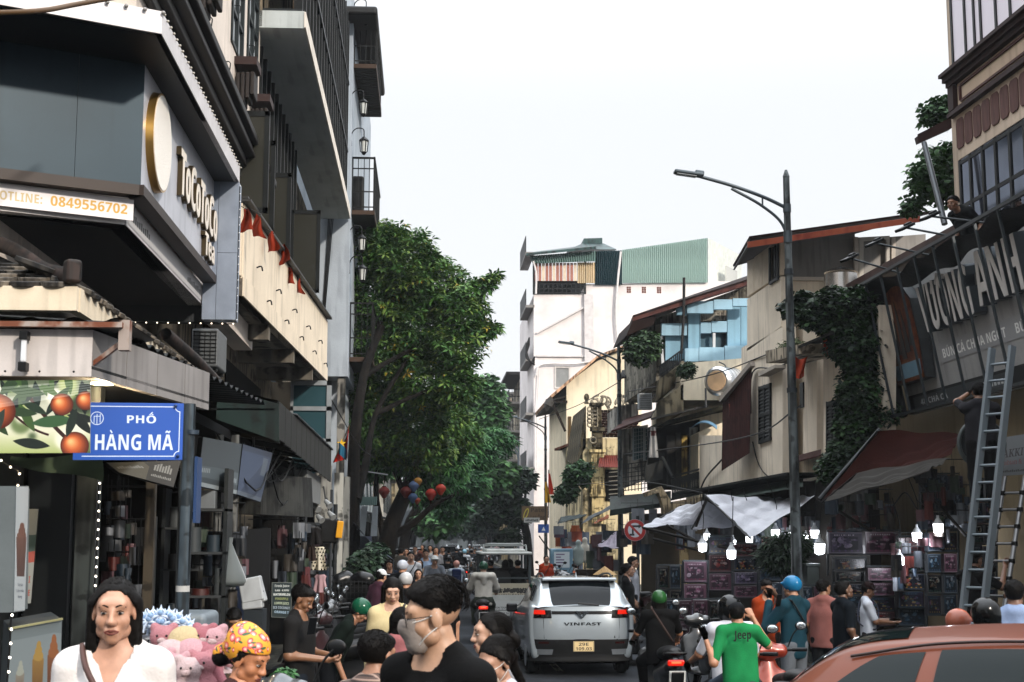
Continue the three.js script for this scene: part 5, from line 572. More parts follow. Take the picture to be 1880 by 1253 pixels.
{
const d = 40.5,t = thing('weathered_house','weathered house with peeling parapet, iron railing balcony and dark recess','house'),p = (x,y,e = d) => P(x,y,e);
const w = new MB(); w.slab([p(1250,735),p(1400,735),p(1400,655),p(1250,668)],[0,0,-3]); w.slab([p(1225,800,d + 2),p(1330,790,d + 2),p(1330,735,d + 2),p(1225,740,d + 2)],[0,0,-3]); w.slab([p(1283,918),p(1345,905),p(1345,770),p(1310,782),p(1283,795)],[0,0,-2]); w.build('wall',M('#e0d4be',0.85,0,'plaster',2.5),t);
const pa = new MB(); pa.slab([p(1203,738),p(1248,700,d + 1),p(1252,668,d + 1),p(1206,700)],[0.1,0,-0.3]); pa.slab([p(1205,785),p(1255,755),p(1255,705),p(1205,742)],[0.1,0,-0.4]); pa.build('parapet',weather,t); const le = new MB(); le.slab([p(1205,785),p(1330,752),p(1400,740),p(1400,732),p(1330,744),p(1205,778)],[0,0,-1.5]); le.build('ledge',M('#4a4a40',0.9,0,'grime',1),t);
const rl = new MB(); for (let i = 0; i < 12; i++) rl.bar(p(1212 + i * 3.6,690 - i * 2.6,d),p(1212 + i * 3.6,672 - i * 2.6,d),0.03); rl.bar(p(1210,674,d),p(1255,641,d),0.05); rl.bar(p(1210,690,d),p(1255,660,d),0.04); rl.build('roof_railing',M('#252b2e',0.6),t);
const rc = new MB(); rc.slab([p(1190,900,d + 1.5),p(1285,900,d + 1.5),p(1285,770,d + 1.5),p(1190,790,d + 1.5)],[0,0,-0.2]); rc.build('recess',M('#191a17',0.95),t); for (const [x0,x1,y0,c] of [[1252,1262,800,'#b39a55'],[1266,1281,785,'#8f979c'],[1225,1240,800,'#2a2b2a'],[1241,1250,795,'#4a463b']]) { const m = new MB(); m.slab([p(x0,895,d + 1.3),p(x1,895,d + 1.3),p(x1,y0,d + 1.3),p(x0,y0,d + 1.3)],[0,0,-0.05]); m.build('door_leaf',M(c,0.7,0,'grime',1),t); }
const cn = new MB(); cn.slab([p(1195,772,d - 1.2),p(1278,752,d - 1.2),p(1300,748,d + 1),p(1205,770,d + 1)],[0,0.06,0]); cn.build('canopy',M('#3d423f',0.7,0,'rust',2),t); const ca = new MB(); ca.sheet((u,v) => p(1266 + 50 * u,797 - 26 * Math.sin(0.3 + u * 2.2) * 0.9 + 22 * v * u * 0.3,d - .2 - 0.6 * v),12,2,0.02); ca.build('blue_canopy',M('#6f97b4',0.5),t);
const ba = new MB(); for (let i = 0; i < 17; i++) { const x = 1234 + i * 3.1; ba.bar(p(x,917 - i * 0.7,d - .6),p(x + 1.2,884 - i * 0.9,d - .6),0.035); ba.bar(p(x + 1.5,917 - i * 0.7,d - .6),p(x,884 - i * 0.9,d - .6),0.03); } for (let i = 0; i < 10; i++) { const x = 1186 + i * 3.2; ba.bar(p(x,886 - i * 0.6,d + .2),p(x,856 - i,d + .2),0.035); ba.bar(p(x + 1,886 - i * 0.6,d + .2),p(x + 2.4,856 - i,d + .2),0.03); } ba.bar(p(1232,884,d - .6),p(1285,868,d - .6),0.08); ba.bar(p(1232,876,d - .6),p(1285,862,d - .6),0.06); ba.bar(p(1232,918,d - .6),p(1285,907,d - .6),0.06); ba.bar(p(1185,858,d + .2),p(1218,847,d + .2),0.06); ba.bar(p(1216,840,d),p(1236,880,d - .6),0.07); ba.build('balcony_railing',M('#2c302e',0.7),t);
const st = new MB(); st.slab([p(1185,905,d - .2),p(1215,893,d - .2),p(1230,940,d - .7),p(1222,942,d - .7),p(1210,905,d - .4),p(1187,912,d - .2)],[0,0,-0.5]); st.slab([p(1232,940,d - .6),p(1290,925,d - .6),p(1290,913,d - .6),p(1232,922,d - .6)],[0,0,-1]); st.slab([p(1216,895,d - .6),p(1232,920,d - .6),p(1232,944,d - .6),p(1218,944,d - .6)],[0,0,-0.4]); st.build('balcony_edge',M('#b7a890',0.9,0,'grime',1.2),t);
const lo = new MB(); lo.slab([p(1180,1120,d + 1).setY(0.1),p(1400,1120,d + 1).setY(0.1),p(1400,930,d + 1),p(1180,945,d + 1)],[0,0,-0.3]); lo.build('shop_wall',M('#4a4234',0.9,0,'fine',2),t); const lm = new MB(); lm.bar([P(1264,0,36).x,0.1,-38],[P(1264,0,36).x,3,-38],0.2); lm.build('pillar',M('#a5936f',0.85,0,'grime',1),t);
const ra = new MB(); const A = [P(1325,865,34.5),P(1376,832,32.5),P(1380,672,32.5),P(1327,735,34.5)]; corr(bil(...A),16,0.02,V(0.3,0,1))(ra,0.01); ra.build('rusty_sheet',M('#5a2d26',0.75,0.1,'rust',1),t); const eg = new MB(); eg.bar(P(1325,735,34.4),P(1382,668,32.4),0.12); eg.build('sheet_edge',M('#a39a90',0.8),t);
const gw = new MB(); gw.slab([p(1137,785,45),p(1172,775,45),p(1172,742,45),p(1137,745,45)],[0,0,-3]); gw.slab([p(1140,900,46),p(1190,880,46),p(1190,780,46),p(1140,790,46)],[0,0,-0.3]); gw.build('white_parapet',M('#b3b1b0',0.85,0,'grime',2),t);
const rb = new MB(); rb.slab([p(1122,795,43.5),p(1196,768,43.5),p(1200,758,45),p(1150,772,45)],[0,0.06,0]); rb.build('rusty_canopy',rustR,t);
for (const [a,b] of [[1163,1182],[1184,1202]]) { const m = new MB(); m.slab([p(a,846,45.5),p(b,840,45.5),p(b,786,45.5),p(a,788,45.5)],[0,0,-0.04]); const o = m.build('window',glass('#2f4a50',0.15),t),k = new MB(); for (let i = 0; i < 5; i++) k.bar(p(a + (b - a) * i / 4,846,45.4),p(a + (b - a) * i / 4,786,45.4),i % 4 ? 0.015 : 0.05); for (let i = 0; i < 9; i++) k.bar(p(a,846 - i * 7.3,45.4),p(b,841 - i * 7,45.4),0.015); k.build('frame',M('#9aa5a8',0.6),o); }
const gg = new MB(); for (let i = 0; i < 8; i++) gg.bar(p(1142 + i * 6,902,44.8),p(1142 + i * 6,852,44.8),0.025); for (let i = 0; i < 7; i++) gg.bar(p(1140,902 - i * 8,44.8),p(1188,896 - i * 8,44.8),0.025); gg.build('grille',M('#3c4346',0.6),t); const tk = new MB(); tk.bb(p(1148,0,50).x,p(1156,0,50).x,Yat(745,50),Yat(690,50),-50,-50.3); tk.slab([p(1138,697,49),p(1172,690,49),p(1172,680,50),p(1142,684,50)],[0,0.08,0]); tk.build('roof_post',M('#3a3936',0.8),t);
const aw = new MB(); aw.slab([p(1120,940,43),p(1232,925,40),p(1232,905,41.5),p(1120,915,45)],[0,0.05,0]); aw.slab([p(1120,948,43),p(1232,930,40),p(1232,925,40),p(1120,940,43)],[0,0,-0.05]); aw.build('green_awning',M('#26403a',0.7,0,'grime',1.5),t);
}
{ const t = thing('water_tank','shiny steel water tank lying on its side on the ledge','water tank'),o = P(1318,700,39.5),m = new MB(),ax = V(0.75,0.05,-1).normalize(),e = o.clone().addScaledVector(ax,1.2); m.cyl(o,e,0.42,0.42,28); const rim = o.clone().addScaledVector(ax,-0.08); m.cyl(rim,o,0.34,0.42,28); for (let i = 0; i < 4; i++) { const a = o.clone().addScaledVector(ax,0.2 + i * 0.25); m.cyl(a,a.clone().addScaledVector(ax,0.05),0.43,0.43,28); } m.build('drum',new THREE.MeshStandardMaterial({ color: C('#b9bbbd'),metalness: 0.9,roughness: 0.28 }),t); const k = new MB(); k.cyl(rim.clone().addScaledVector(ax,-0.02),rim,0.28,0.29,28); k.build('cap',M('#d3b08a',0.5,0.3),t); const s = new MB(); s.cyl([o.x - 0.35,o.y - 0.75,o.z],[o.x - 0.35,o.y - 0.2,o.z],0.03); s.cyl([o.x + 0.35,o.y - 0.75,o.z - 0.5],[o.x + 0.35,o.y - 0.2,o.z - 0.5],0.03); s.cyl([e.x,o.y - 0.75,e.z],[e.x,o.y,e.z],0.03); s.tube([P(1320,665,40),P(1332,672,40),P(1334,700,40)],0.02,5); s.build('stand',M('#55585a',0.5),t); }
{ const t = thing('air_conditioner','white outdoor air conditioner unit on the parapet by the weathered house','air conditioner'),a = P(1184,738,43),m = new MB(); m.rbox(a.toArray(),[0.42,0.5,0.3],0.03); m.build('casing',M('#a9adaf',0.5),t); const g = new MB(); for (let i = 0; i < 8; i++) g.bb(a.x - 0.17,a.x + 0.17,a.y - 0.2 + i * 0.055,a.y - 0.19 + i * 0.055,a.z + 0.15,a.z + 0.165); g.build('grille',M('#4a4f52',0.6),t); const p = new MB(); p.tube([[a.x + 0.22,a.y + 0.1,a.z],[a.x + 0.32,a.y + 0.25,a.z],[a.x + 0.35,a.y - 0.2,a.z],[a.x + 0.25,a.y - 0.35,a.z]],0.02,5); p.build('pipe',M('#8f9294',0.6),t); }
{ const t = thing('hanging_towel','white towel with red border hanging from the iron balcony','towel'),o = P(1206,785,39.5),m = new MB(); m.sheet((u,v) => V(o.x - 0.1 + 0.26 * (u - 0.5) * (0.6 + 0.5 * v),o.y - 0.85 * v,o.z + 0.05 * Math.sin(u * 12)),10,6); m.build('cloth',M('#9b9a98',0.9,0,'cloth',0.5),t); const b = new MB(); b.sheet((u,v) => V(o.x - 0.1 + 0.24 * (u - 0.5) * 0.7,o.y - 0.1 - 0.14 * v,o.z + 0.01 + 0.05 * Math.sin(u * 12)),10,2); b.build('border',M('#6b3030',0.9),t); }
bush('leafy shrub sprouting from the roof edge of the blue panelled house',1180,640,41,32,620,['#2c4228','#364e2e','#22351f'],broad,1.1,'shrub'); bush('round potted shrub on the peeling parapet',1260,680,39.5,15,300,['#2a4028','#33492d'],broad,0.8,'potted_shrub');
// ---------- right: cream house with shutters ----------
{
const X = 7.75,t = thing('cream_house','cream house with dark louvred shutters and orange edged sheet roof','house'),q = (x,y,o = 0) => PX(x,y,X - o),cw = M('#efe3d2',0.85,0,'plaster',3,0.003);
const w = new MB(); w.slab([q(1284,912),q(1437,890),q(1437,600),q(1372,640),q(1372,735),q(1330,800),q(1284,800)],[0.3,0,0]); w.slab([q(1437,890,-.5),q(1475,884,-.5),q(1475,560,-.5),q(1437,580,-.5)],[0.3,0,0]); w.slab([q(1475,884),q(1500,880),q(1500,640),q(1475,640)],[0.3,0,0]); w.slab([q(1512,870),q(1614,860),q(1614,560),q(1512,640)],[0.3,0,0]);
w.build('wall',cw,t);
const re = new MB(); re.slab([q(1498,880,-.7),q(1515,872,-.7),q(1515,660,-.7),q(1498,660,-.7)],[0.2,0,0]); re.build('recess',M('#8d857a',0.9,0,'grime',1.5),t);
const up = new MB(); up.slab([q(1372,645),q(1434,600),q(1434,508),q(1372,550)],[0.2,0,0]); up.slab([P(1434,600,31),P(1720,620,31),P(1720,520,31),P(1434,510,31)],[0,0,-0.2]); up.slab([P(1434,730,31),P(1720,800,31),P(1720,600,31),P(1434,596,31)],[0,0,-4]); up.build('upper_wall',M('#e8dccb',0.85,0,'plaster',3),t);
for (const [a,b,y0,y1,y2,y3] of [[1372,1384,545,480,537,475],[1385,1399,536,473,527,463],[1400,1414,526,462,517,452],[1428,1433,509,440,505,437]]) { const m = new MB(); m.slab([q(a,y0),q(b,y2),q(b,y3),q(a,y1)],[0.1,0,0]); m.build('wall_panel',M('#cbbba4',0.7,0,'fine',2),t); }
const wn = new MB(); wn.slab([q(1415,520,-.05),q(1429,512,-.05),q(1429,448,-.05),q(1415,456,-.05)],[0.05,0,0]); const wi = wn.build('window',glass('#14171a',0.15),t); const fr = new MB(); for (const x of [1414,1429]) fr.bar(q(x,x < 1420 ? 521 : 511,.02),q(x,x < 1420 ? 455 : 446,.02),0.06); fr.bar(q(1414,521,.02),q(1430,511,.02),0.06); fr.build('frame',M('#23282b',0.6),wi);
for (const [a,b] of [[1440,1570],[1574,1700]]) { const m = new MB(); m.slab([P(a,508,31.05),P(b,512,31.05),P(b,430,31.05),P(a,440,31.05)],[0,0,-0.06]); m.build('grey_panel',M('#8d8b8a',0.55,0.1,'plaster',2),t); }
const ps = new MB(); for (const x of [1436,1572,1640]) ps.bar(P(x,512,30.95),P(x,436,30.95),0.09); ps.bar(P(1434,512,30.95),P(1700,514,30.95),0.08); ps.build('post',M('#cfc6bb',0.7),t); const w2 = new MB(); w2.slab([P(1578,510,30.9),P(1634,510,30.9),P(1634,433,30.9),P(1578,436,30.9)],[0,0,-0.06],[[P(1586,504,30.9),P(1628,504,30.9),P(1628,440,30.9),P(1586,443,30.9)]]); w2.build('window_frame',M('#c9c4bb',0.6),t);
const rf = new MB(); rf.slab([P(1374,444,30),P(1690,397,27),P(1722,392,27),P(1700,425,27),P(1700,410,27),P(1374,453,30)].slice(0,2).concat([P(1690,408,27),P(1374,455,30)]),[0,0.02,-0.1]); rf.build('roof_fascia',M('#a3502f',0.65,0.1,'rust',2),t); const rr = new MB(); rr.slab([P(1376,438,30),P(1720,390,27),P(1700,395,37),P(1346,490,36)],[0,0.05,0]); rr.build('roof',M('#3b2a24',0.8,0,'rust',2),t); const en = new MB(); en.slab([P(1374,450,30.02),P(1378,436,30.02),P(1352,482,35.8),P(1346,496,35.8)],[0.05,0,0]); en.build('eave_board',M('#2e2724',0.7),t);
// louvred shutters
for (const [a,b,y0,y1,y2,y3] of [[1395,1416,815,710,808,703],[1520,1540,845,738,842,733]]) { const s = new MB(); for (const k of [0,0.48,0.96]) { const f = (u,v) => bil(q(a,y0,.02),q(b,y2,.02),q(b,y3,.02),q(a,y1,.02))(u,v); s.bar(f(0,k || 0.02),f(1,k || 0.02),0.07); s.bar(f(k,0),f(k,1),0.06); } const o = s.build('shutter',M('#252b2c',0.6),t); for (let i = 1; i < 17; i++) for (const [u0,u1] of [[0.04,0.46],[0.52,0.94]]) { const f = bil(q(a,y0,.02),q(b,y2,.02),q(b,y3,.02),q(a,y1,.02)),m = new MB(),v = i / 17; const c = f((u0 + u1) / 2,v),L = f(u1,v).distanceTo(f(u0,v)); m.box([c.x,c.y,c.z],[0.015,0.07,L],0,0,-0.6); m.build('louvre',M('#2c3334',0.6),o); } const bk = new MB(); bk.slab([q(a,y0,.01),q(b,y2,.01),q(b,y3,.01),q(a,y1,.01)],[0.01,0,0]); bk.build('opening',darkM,t); }
const ho = new MB(); ho.slab([q(1478,668),q(1548,650),q(1552,632),q(1476,645)],[-0.8,0,0]); ho.build('concrete_hood',M('#b7aea2',0.85,0,'grime',1.6),t); const sm1 = new MB(); sm1.slab([q(1392,692,.25),q(1423,676,.25),q(1423,670,.25),q(1392,684,.25)],[0.25,0,0]); sm1.build('shutter_hood',M('#b7aea2',0.85),t); const dc = new MB(); dc.slab([q(1468,642,.0),q(1532,625,0),q(1532,612,.9),q(1466,640,.9)],[0,0.05,0]); dc.build('dark_canopy',M('#26231f',0.8),t);
const sc = new MB(); sc.slab([q(1462,850,.5),q(1508,838,.5),q(1508,828,0),q(1462,840,0)],[0,0.03,0]); sc.build('small_canopy',M('#5a2f26',0.8,0,'rust',1),t); const wd = new MB(); wd.slab([q(1471,750),q(1477,748),q(1477,702),q(1471,704)],[-0.03,0,0]); wd.build('narrow_window',darkM,t);
const ca = new MB(); ca.tube([q(1500,648,.05),q(1460,660,.05),q(1425,676,.05),q(1380,690,.05),q(1379,760,.05)],0.018,5); ca.tube([q(1382,812,.05),q(1392,850,.05),q(1410,875,.05),q(1432,880,.05)],0.015,5); ca.tube([q(1284,905,.1),q(1295,880,.1),q(1325,845,.1)],0.025,5); ca.build('cable',darkM,t);
const st = new MB(); st.sheet((u,v) => q(1290 + 185 * u,905 - 28 * u + 22 * v - 4 * v * u,0.02 + 0.85 * v),30,4,0.015); st.build('green_awning',M('#39504a',0.75,0,'grime',1.2),t); const fl = new MB(); fl.sheet((u,v) => q(1290 + 185 * u,897 - 27 * u + 12 * v,0.03 + 0.1 * v),30,2); fl.build('flashing',M('#8d978f',0.8,0,'grime',0.8),t);
const lw = new MB(); lw.slab([V(7.9,0.1,-40),V(7.9,0.1,-25),V(7.9,3.4,-25),V(7.9,3.4,-40)],[0.2,0,0]); lw.bb(7.88,7.9,0.13,2.7,-33.6,-35.4); lw.build('shop_wall',M('#2f2b25',0.9,0,'fine',2),t); const cl = new MB(); cl.bb(6.95,8,3.4,3.45,-39,-27); cl.build('shop_ceiling',M('#2b2e2c',0.9),t);
}
for (const [px,py,d,i] of [[1470,672,24.5,0],[1580,618,25,1],[1348,755,34,2],[1524,632,25.4,3]]) { const t = thing('red_pennant',['small orange red pennant on the near street lamp pole','small orange red pennant pinned in the ivy','faded red pennant hanging on the rusty sheet','tiny red pennant hidden at the left edge of the ivy'][i],'pennant'),o = P(px,py,d),m = new MB(); m.sheet((u,v) => V(o.x - 0.13 + 0.26 * u * (1 - 0.3 * v),o.y + 0.18 - 0.36 * v - 0.06 * Math.sin(u * 3),o.z + 0.05 * Math.sin(u * 9 + v * 4)),8,8); m.build('cloth',M(i === 2 ? '#a1503f' : '#b8472c',0.8,0,'cloth',0.6),t); const k = new MB(); k.cyl([o.x - 0.14,o.y + 0.2,o.z],[o.x + 0.14,o.y + 0.16,o.z],0.008); k.build('cord',darkM,t); }
{ const t = thing('water_tank','small steel tank with a domed lid on the roof behind the ivy','water tank'),o = P(1545,540,29.5),m = new MB(); m.cyl(o,o.clone().add(V(0,0.42,0)),0.36,0.36,28); m.add(new THREE.SphereGeometry(0.38,28,8,0,6.3,0,1.2),new THREE.Matrix4().makeScale(1,0.45,1).setPosition(o.x,o.y + 0.4,o.z)); m.cyl(o.clone().add(V(0,0.55,0)),o.clone().add(V(0,0.61,0)),0.06,0.03); m.build('drum',new THREE.MeshStandardMaterial({ color: C('#b9b6b2'),metalness: 0.85,roughness: 0.25 }),t); const k = new MB(); k.bb(o.x - 0.3,o.x + 0.3,o.y - 0.9,o.y,o.z - 0.3,o.z + 0.3); k.build('plinth',M('#a39a8c',0.8),t); }
// hanging ivy with its roof shrub
{
const t = thing('ivy_curtain','dense dark ivy hanging over the house front beside the big restaurant sign','ivy'); const s = new MB(); for (let i = 0; i < 9; i++) s.tube([P(1520 + i * 14,530,24.5),P(1545 + i * 9,640,24.2),P(1560 + i * 8,780 + rnd(60),24)],0.02,5); s.build('stem',barkM,t);
const lob = L6([[1530,560,40,.8],[1570,560,46,.8],[1590,590,34,.9],[1570,630,50,1],[1585,670,40,1],[1580,730,46,1.1],[1575,790,44,1.1],[1560,840,40,1],[1540,860,30,.8],[1620,760,30,1],[1490,590,22,.7],[1460,575,16,.6],[1525,600,26,.8],[1600,800,22,.6]],24.0); crown('leaves',lob,5200,broad,0.85,['#22361f','#2b4526','#1a2b19','#35522c','#15231a'],t,0.5); }
bush('leafy sprig reaching out left across the near street lamp pole',1465,560,25.4,26,90,['#1c2b1c','#22351f'],broad,1.4,'sprig'); bush('wispy weeds growing from the cream wall by the lamp pole',1452,640,29,20,150,['#3a4a2c','#4a5534'],feather,0.4,'weeds');
bush('overhanging vine over the awning by the lamp pole',1540,855,24.6,34,420,['#22361f','#2b4526'],broad,0.8,'vine');
// ---------- right: brown panelled corner building ----------
{
const t = thing('panelled_building','brown and beige building with dark window grids at the top right','building'),o = V(P(1753,170,22.2).x,0,-22.2),u = V(0.0285,0,1).normalize(),at = (s,y,out = 0) => o.clone().addScaledVector(u,s).setY(y).add(V(-out,0,0)),f = (s0,s1,y0,y1,out,th = 0.2) => [[at(s0,y0,out),at(s1,y0,out),at(s1,y1,out),at(s0,y1,out)],[th,0,0]];
const w = new MB(); w.slab(...f(0,5,8.35,9.25,0)); w.slab([at(0,6.2).add(V(0,0,0.01)),at(0,6.2).add(V(5,0,0.01)),at(0,14).add(V(5,0,0.01)),at(0,14).add(V(0,0,0.01))],[0,0,-0.2]); w.slab(...f(0,5,6.2,14,-0.3)); w.build('wall',M('#bfae9e',0.8,0,'plaster',3),t);
for (let i = 0; i < 14; i++) { const m = new MB(),s0 = 0.04 + i * 0.335,s1 = s0 + 0.28,c = 0.05; m.slab([at(s0 + c,8.52,.02),at(s1 - c,8.52,.02),at(s1,8.52 + c,.02),at(s1,9.02 - c,.02),at(s1 - c,9.02,.02),at(s0 + c,9.02,.02),at(s0,9.02 - c,.02),at(s0,8.52 + c,.02)],[0.03,0,0]); m.build('brown_panel',M('#7d6160',0.75,0,'wood',0.6),t); }
const c = new MB(); [[9.1,9.17,0.1],[9.17,9.22,0.05],[9.62,9.7,0.1],[9.7,9.78,0.16],[9.78,9.84,0.22]].forEach(([a,b,q]) => c.slab(...f(-0.12,5,a,b,q,q + 0.1))); c.slab(...f(-0.1,0.12,9.2,9.65,0.08,0.3)); c.build('cornice',M('#4a2b29',0.7,0,'wood',1),t); const b = new MB(); b.slab(...f(0.1,5,9.22,9.62,0.0)); b.build('band',M('#bfab98',0.8,0,'plaster',3),t);
const rim = new MB(); for (const [y,h] of [[9.27,0.04],[9.53,0.04]]) rim.slab(...f(0.28,5,y,y + h,0.03,0.03)); rim.bar(at(0.27,9.3,.02),at(0.27,9.54,.02),0.04); rim.build('band_moulding',M('#6b4640',0.7),t);
for (const [y0,y1] of [[6.3,8.33],[9.86,13]]) { const n = y0 < 7 ? [0.1,0.5,0.98,1.45,1.95,2.45,2.95] : [0.02,0.55,0.9,1.15,1.7,2.2,2.7]; for (let i = 0; i < 6; i++) { const p = new MB(); p.slab(...f(n[i],n[i + 1],y0,y1,0.0,0.03)); const pm = p.build('window',y0 < 7 ? new THREE.MeshStandardMaterial({ color: C('#7c7f8c'),metalness: 1,roughness: 0.04 }) : glass('#cfc8d0',0.1),t); const k = new MB(); k.slab(...f(n[i] - 0.035,n[i] + 0.035,y0,y1,0.02,0.03)); for (const y of (y0 < 7 ? [6.3,6.95,7.55,8.28] : [9.86,11.2])) k.slab(...f(n[i],n[i + 1],y - 0.03,y + 0.03,0.016,0.03)); k.build('frame',M('#171c1f',0.5,0.2),pm); } }
const r = new MB(); r.slab([P(1685,250,22.5),P(1748,218,22.5),P(1748,235,22.5),P(1688,262,22.5)],[0,0,-0.15]); r.slab([P(1685,250,22.5),P(1748,218,22.5),P(1748,222,25),P(1690,255,25)],[0,0.03,0]); r.build('side_canopy',M('#4e2f2b',0.7,0,'rust',1.5),t); const sp = new MB(); sp.cyl(P(1697,262,22.5),P(1735,412,22),0.045,0.05,10); sp.build('strut',M('#6f7377',0.4,0.6),t);
const E0 = PX(1536,532,8.9),E1 = PX(1770,403,8.9),dn = V(0,-0.19,0),e = new MB(); e.slab([E0,E1,E1.clone().add(dn),E0.clone().add(dn)],[0.08,0,0]); e.build('eave',M('#5a4038',0.7,0,'rust',2),t); const e2 = new MB(),rr = V(1.4,0.35,0),lo = V(0.01,-0.15,0); e2.slab([E0.clone().add(lo),E1.clone().add(lo),E1.clone().add(rr),E0.clone().add(rr)],[0,0.05,0]); e2.build('shed_roof',M('#322723',0.8,0,'rust',2),t);
const lw = new MB(); lw.bb(8.9,9.1,0.1,6.4,-14,-30); lw.build('street_wall',M('#7d7059',0.85,0,'plaster',3),t); const pl = new MB(); pl.cyl([8.45,0.1,-18.9],[8.45,4.3,-18.9],0.2,0.2,16); pl.build('drain_column',M('#4b5254',0.6),t);
}
bush('leafy tree branches behind the strut beside the panelled building',1735,320,25.5,62,700,['#3c5a36','#2f4a2b','#4a6a3c'],broad,1.1,'tree_branches','tree'); bush('upper leafy twigs above the brown canopy',1722,205,25.5,30,130,['#3c5a36','#2f4a2b'],broad,1.1,'tree_branches','tree'); bush('thin leafy branch over the orange roof edge',1675,378,25.5,20,80,['#3c5a36','#2f4a2b'],broad,1.1,'tree_branches','tree');
// ---------- right: restaurant sign in its steel frame ----------
{
const t = thing('restaurant_sign','big grey restaurant sign with raised white letters behind thin steel bars','sign');
const A = P(1666,764,24.5),A2 = P(1617,532,24.5),dir = V(0.008,0,1).normalize(),at = (s,v,o = 0) => A.clone().lerp(A2,v).addScaledVector(dir,s).add(V(-o,-o * 0.15,0)),L = 8;
const b = new MB(); b.slab([at(0.15,0),at(L,0),at(L,0.98),at(0.15,0.98)],[0.06,0,0]); b.build('board',M('#a3a4a6',0.5,0.1,'plaster',2.5),t); const b2 = new MB(); b2.slab([at(0.15,0.005,.012),at(L,0.005,.012),at(L,0.14,.012),at(0.15,0.14,.012)],[0.01,0,0]); b2.build('lower_band',M('#33373a',0.5),t);
const up = A2.clone().sub(A).normalize(),ch = new THREE.MeshStandardMaterial({ color: C('#4d5358'),metalness: 0.6,roughness: 0.35 }),wf = M('#d6d2ce',0.4);
const big = (s,s0,s1,v,h) => { letters(s,at(s0,v,.015),at(s1,v,.015),up,h,0.2,ch,t,'letter_side'); letters(s,at(s0,v,.22).addScaledVector(up,0.01),at(s1,v,.22).addScaledVector(up,0.01),up,h * 0.97,0.006,wf,t,'letter_face'); };
big('VUONG',2.2,4.3,0.52,0.56); big('ANH',4.5,6.1,0.55,0.58);
const hk = new MB(); for (const [s,v] of [[2.78,0.77],[3.2,0.78]]) hk.bar(at(s,v,.2),at(s + 0.12,v + 0.08,.2),0.06); hk.bar(at(3.0,0.82,.2),at(3.12,0.88,.2),0.05); hk.build('accent',wf,t);
const tx = canvasTex(1024,96,(x,w,h) => { x.fillStyle = '#8f9092'; x.fillRect(0,0,w,h); x.fillStyle = '#e6e6e4'; vtext(x,'BÚN CÁ CHUA NGỌT',235,74,60,'sans-serif',true,440); vtext(x,'BÚN RIÊU CUA TÓP MỠ',760,74,60,'sans-serif',true,500); }); print('dish_lettering',[at(2.1,0.3,.006),at(7.9,0.3,.006),at(7.9,0.44,.006),at(2.1,0.44,.006)],tx,t,0.5,0.004);
const ad = canvasTex(512,48,(x,w,h) => { x.fillStyle = '#33373a'; x.fillRect(0,0,w,h); x.fillStyle = '#a9adb0'; vtext(x,'48 CHẢ CÁ',120,36,32); bars(x,420,36,130,22,8); }); print('address_lettering',[at(0.5,0.03,.013),at(4.5,0.03,.013),at(4.5,0.12,.013),at(0.5,0.12,.013)],ad,t,0.5,0.003);
// the tall rounded emblem plate with a plain flame pattern
const sh = [[0.4,0.22],[1.75,0.22],[1.85,0.5],[1.8,0.8],[1.5,0.93],[1.1,0.98],[0.75,0.93],[0.45,0.8],[0.34,0.5]]; const em = new MB(); em.slab(sh.map(([s,v]) => at(s,v,.02)),[-0.18,0,0]); em.build('emblem_side',M('#5a5f62',0.5,0.3),t); const ef = new MB(); ef.slab(sh.map(([s,v]) => at(1.1 + (s - 1.1) * 0.96,0.62 + (v - 0.62) * 0.97,.205)),[-0.008,0,0]); ef.build('emblem_face',M('#8a5228',0.5,0,'rust',0.5),t); const ei = new MB(); for (let i = 0; i < 5; i++) { const m = 1.1 + (i - 2) * 0.22; ei.slab([at(m - 0.1,0.4 + Math.abs(i - 2) * 0.04,.22),at(m + 0.1,0.4 + Math.abs(i - 2) * 0.04,.22),at(m + 0.06,0.72 - Math.abs(i - 2) * 0.06,.22),at(m,0.84 - Math.abs(i - 2) * 0.08,.22)],[-0.006,0,0]); } ei.build('emblem_pattern',M('#3b3f42',0.5),t); const ew = new MB(); ew.slab([at(0.5,0.26,.214),at(1.68,0.26,.214),at(1.72,0.37,.214),at(0.46,0.37,.214)],[-0.006,0,0]); ew.build('emblem_base',M('#6f93a8',0.5),t);
const fr = new MB(); for (const v of [0.0,1.02]) fr.bar(at(-0.05,v,.55),at(L,v,.55),0.05); fr.bar(at(-0.05,0,.55),at(-0.05,1.02,.55),0.06); fr.bar(at(-0.05,0,0),at(-0.05,1,0),0.05); for (const v of [0,1.02]) fr.bar(at(-0.05,v,0),at(-0.05,v,.55),0.04); fr.bar(at(-0.05,0.5,0),at(1.2,0.52,.55),0.03); fr.build('frame',M('#3b4246',0.45,0.5),t);
for (let i = 0; i < 8; i++) { const k = new MB(); k.bar(at(0.9 + i * 0.8,0,.55),at(0.86 + i * 0.8,1.02,.55),0.035); k.build('bar',M('#4a5358',0.45,0.5),t); }
const ta = new MB(); ta.sheet((u,v) => at(0.05 + u * 7.9,0.99 - 0.09 * v - 0.02 * Math.sin(u * 30),.5 - .35 * v + 0.06 * Math.sin(u * 17 + v * 4)),60,5,0.01); ta.build('rolled_tarpaulin',M('#2e3132',0.6,0,'cloth',0.8,0.01),t);
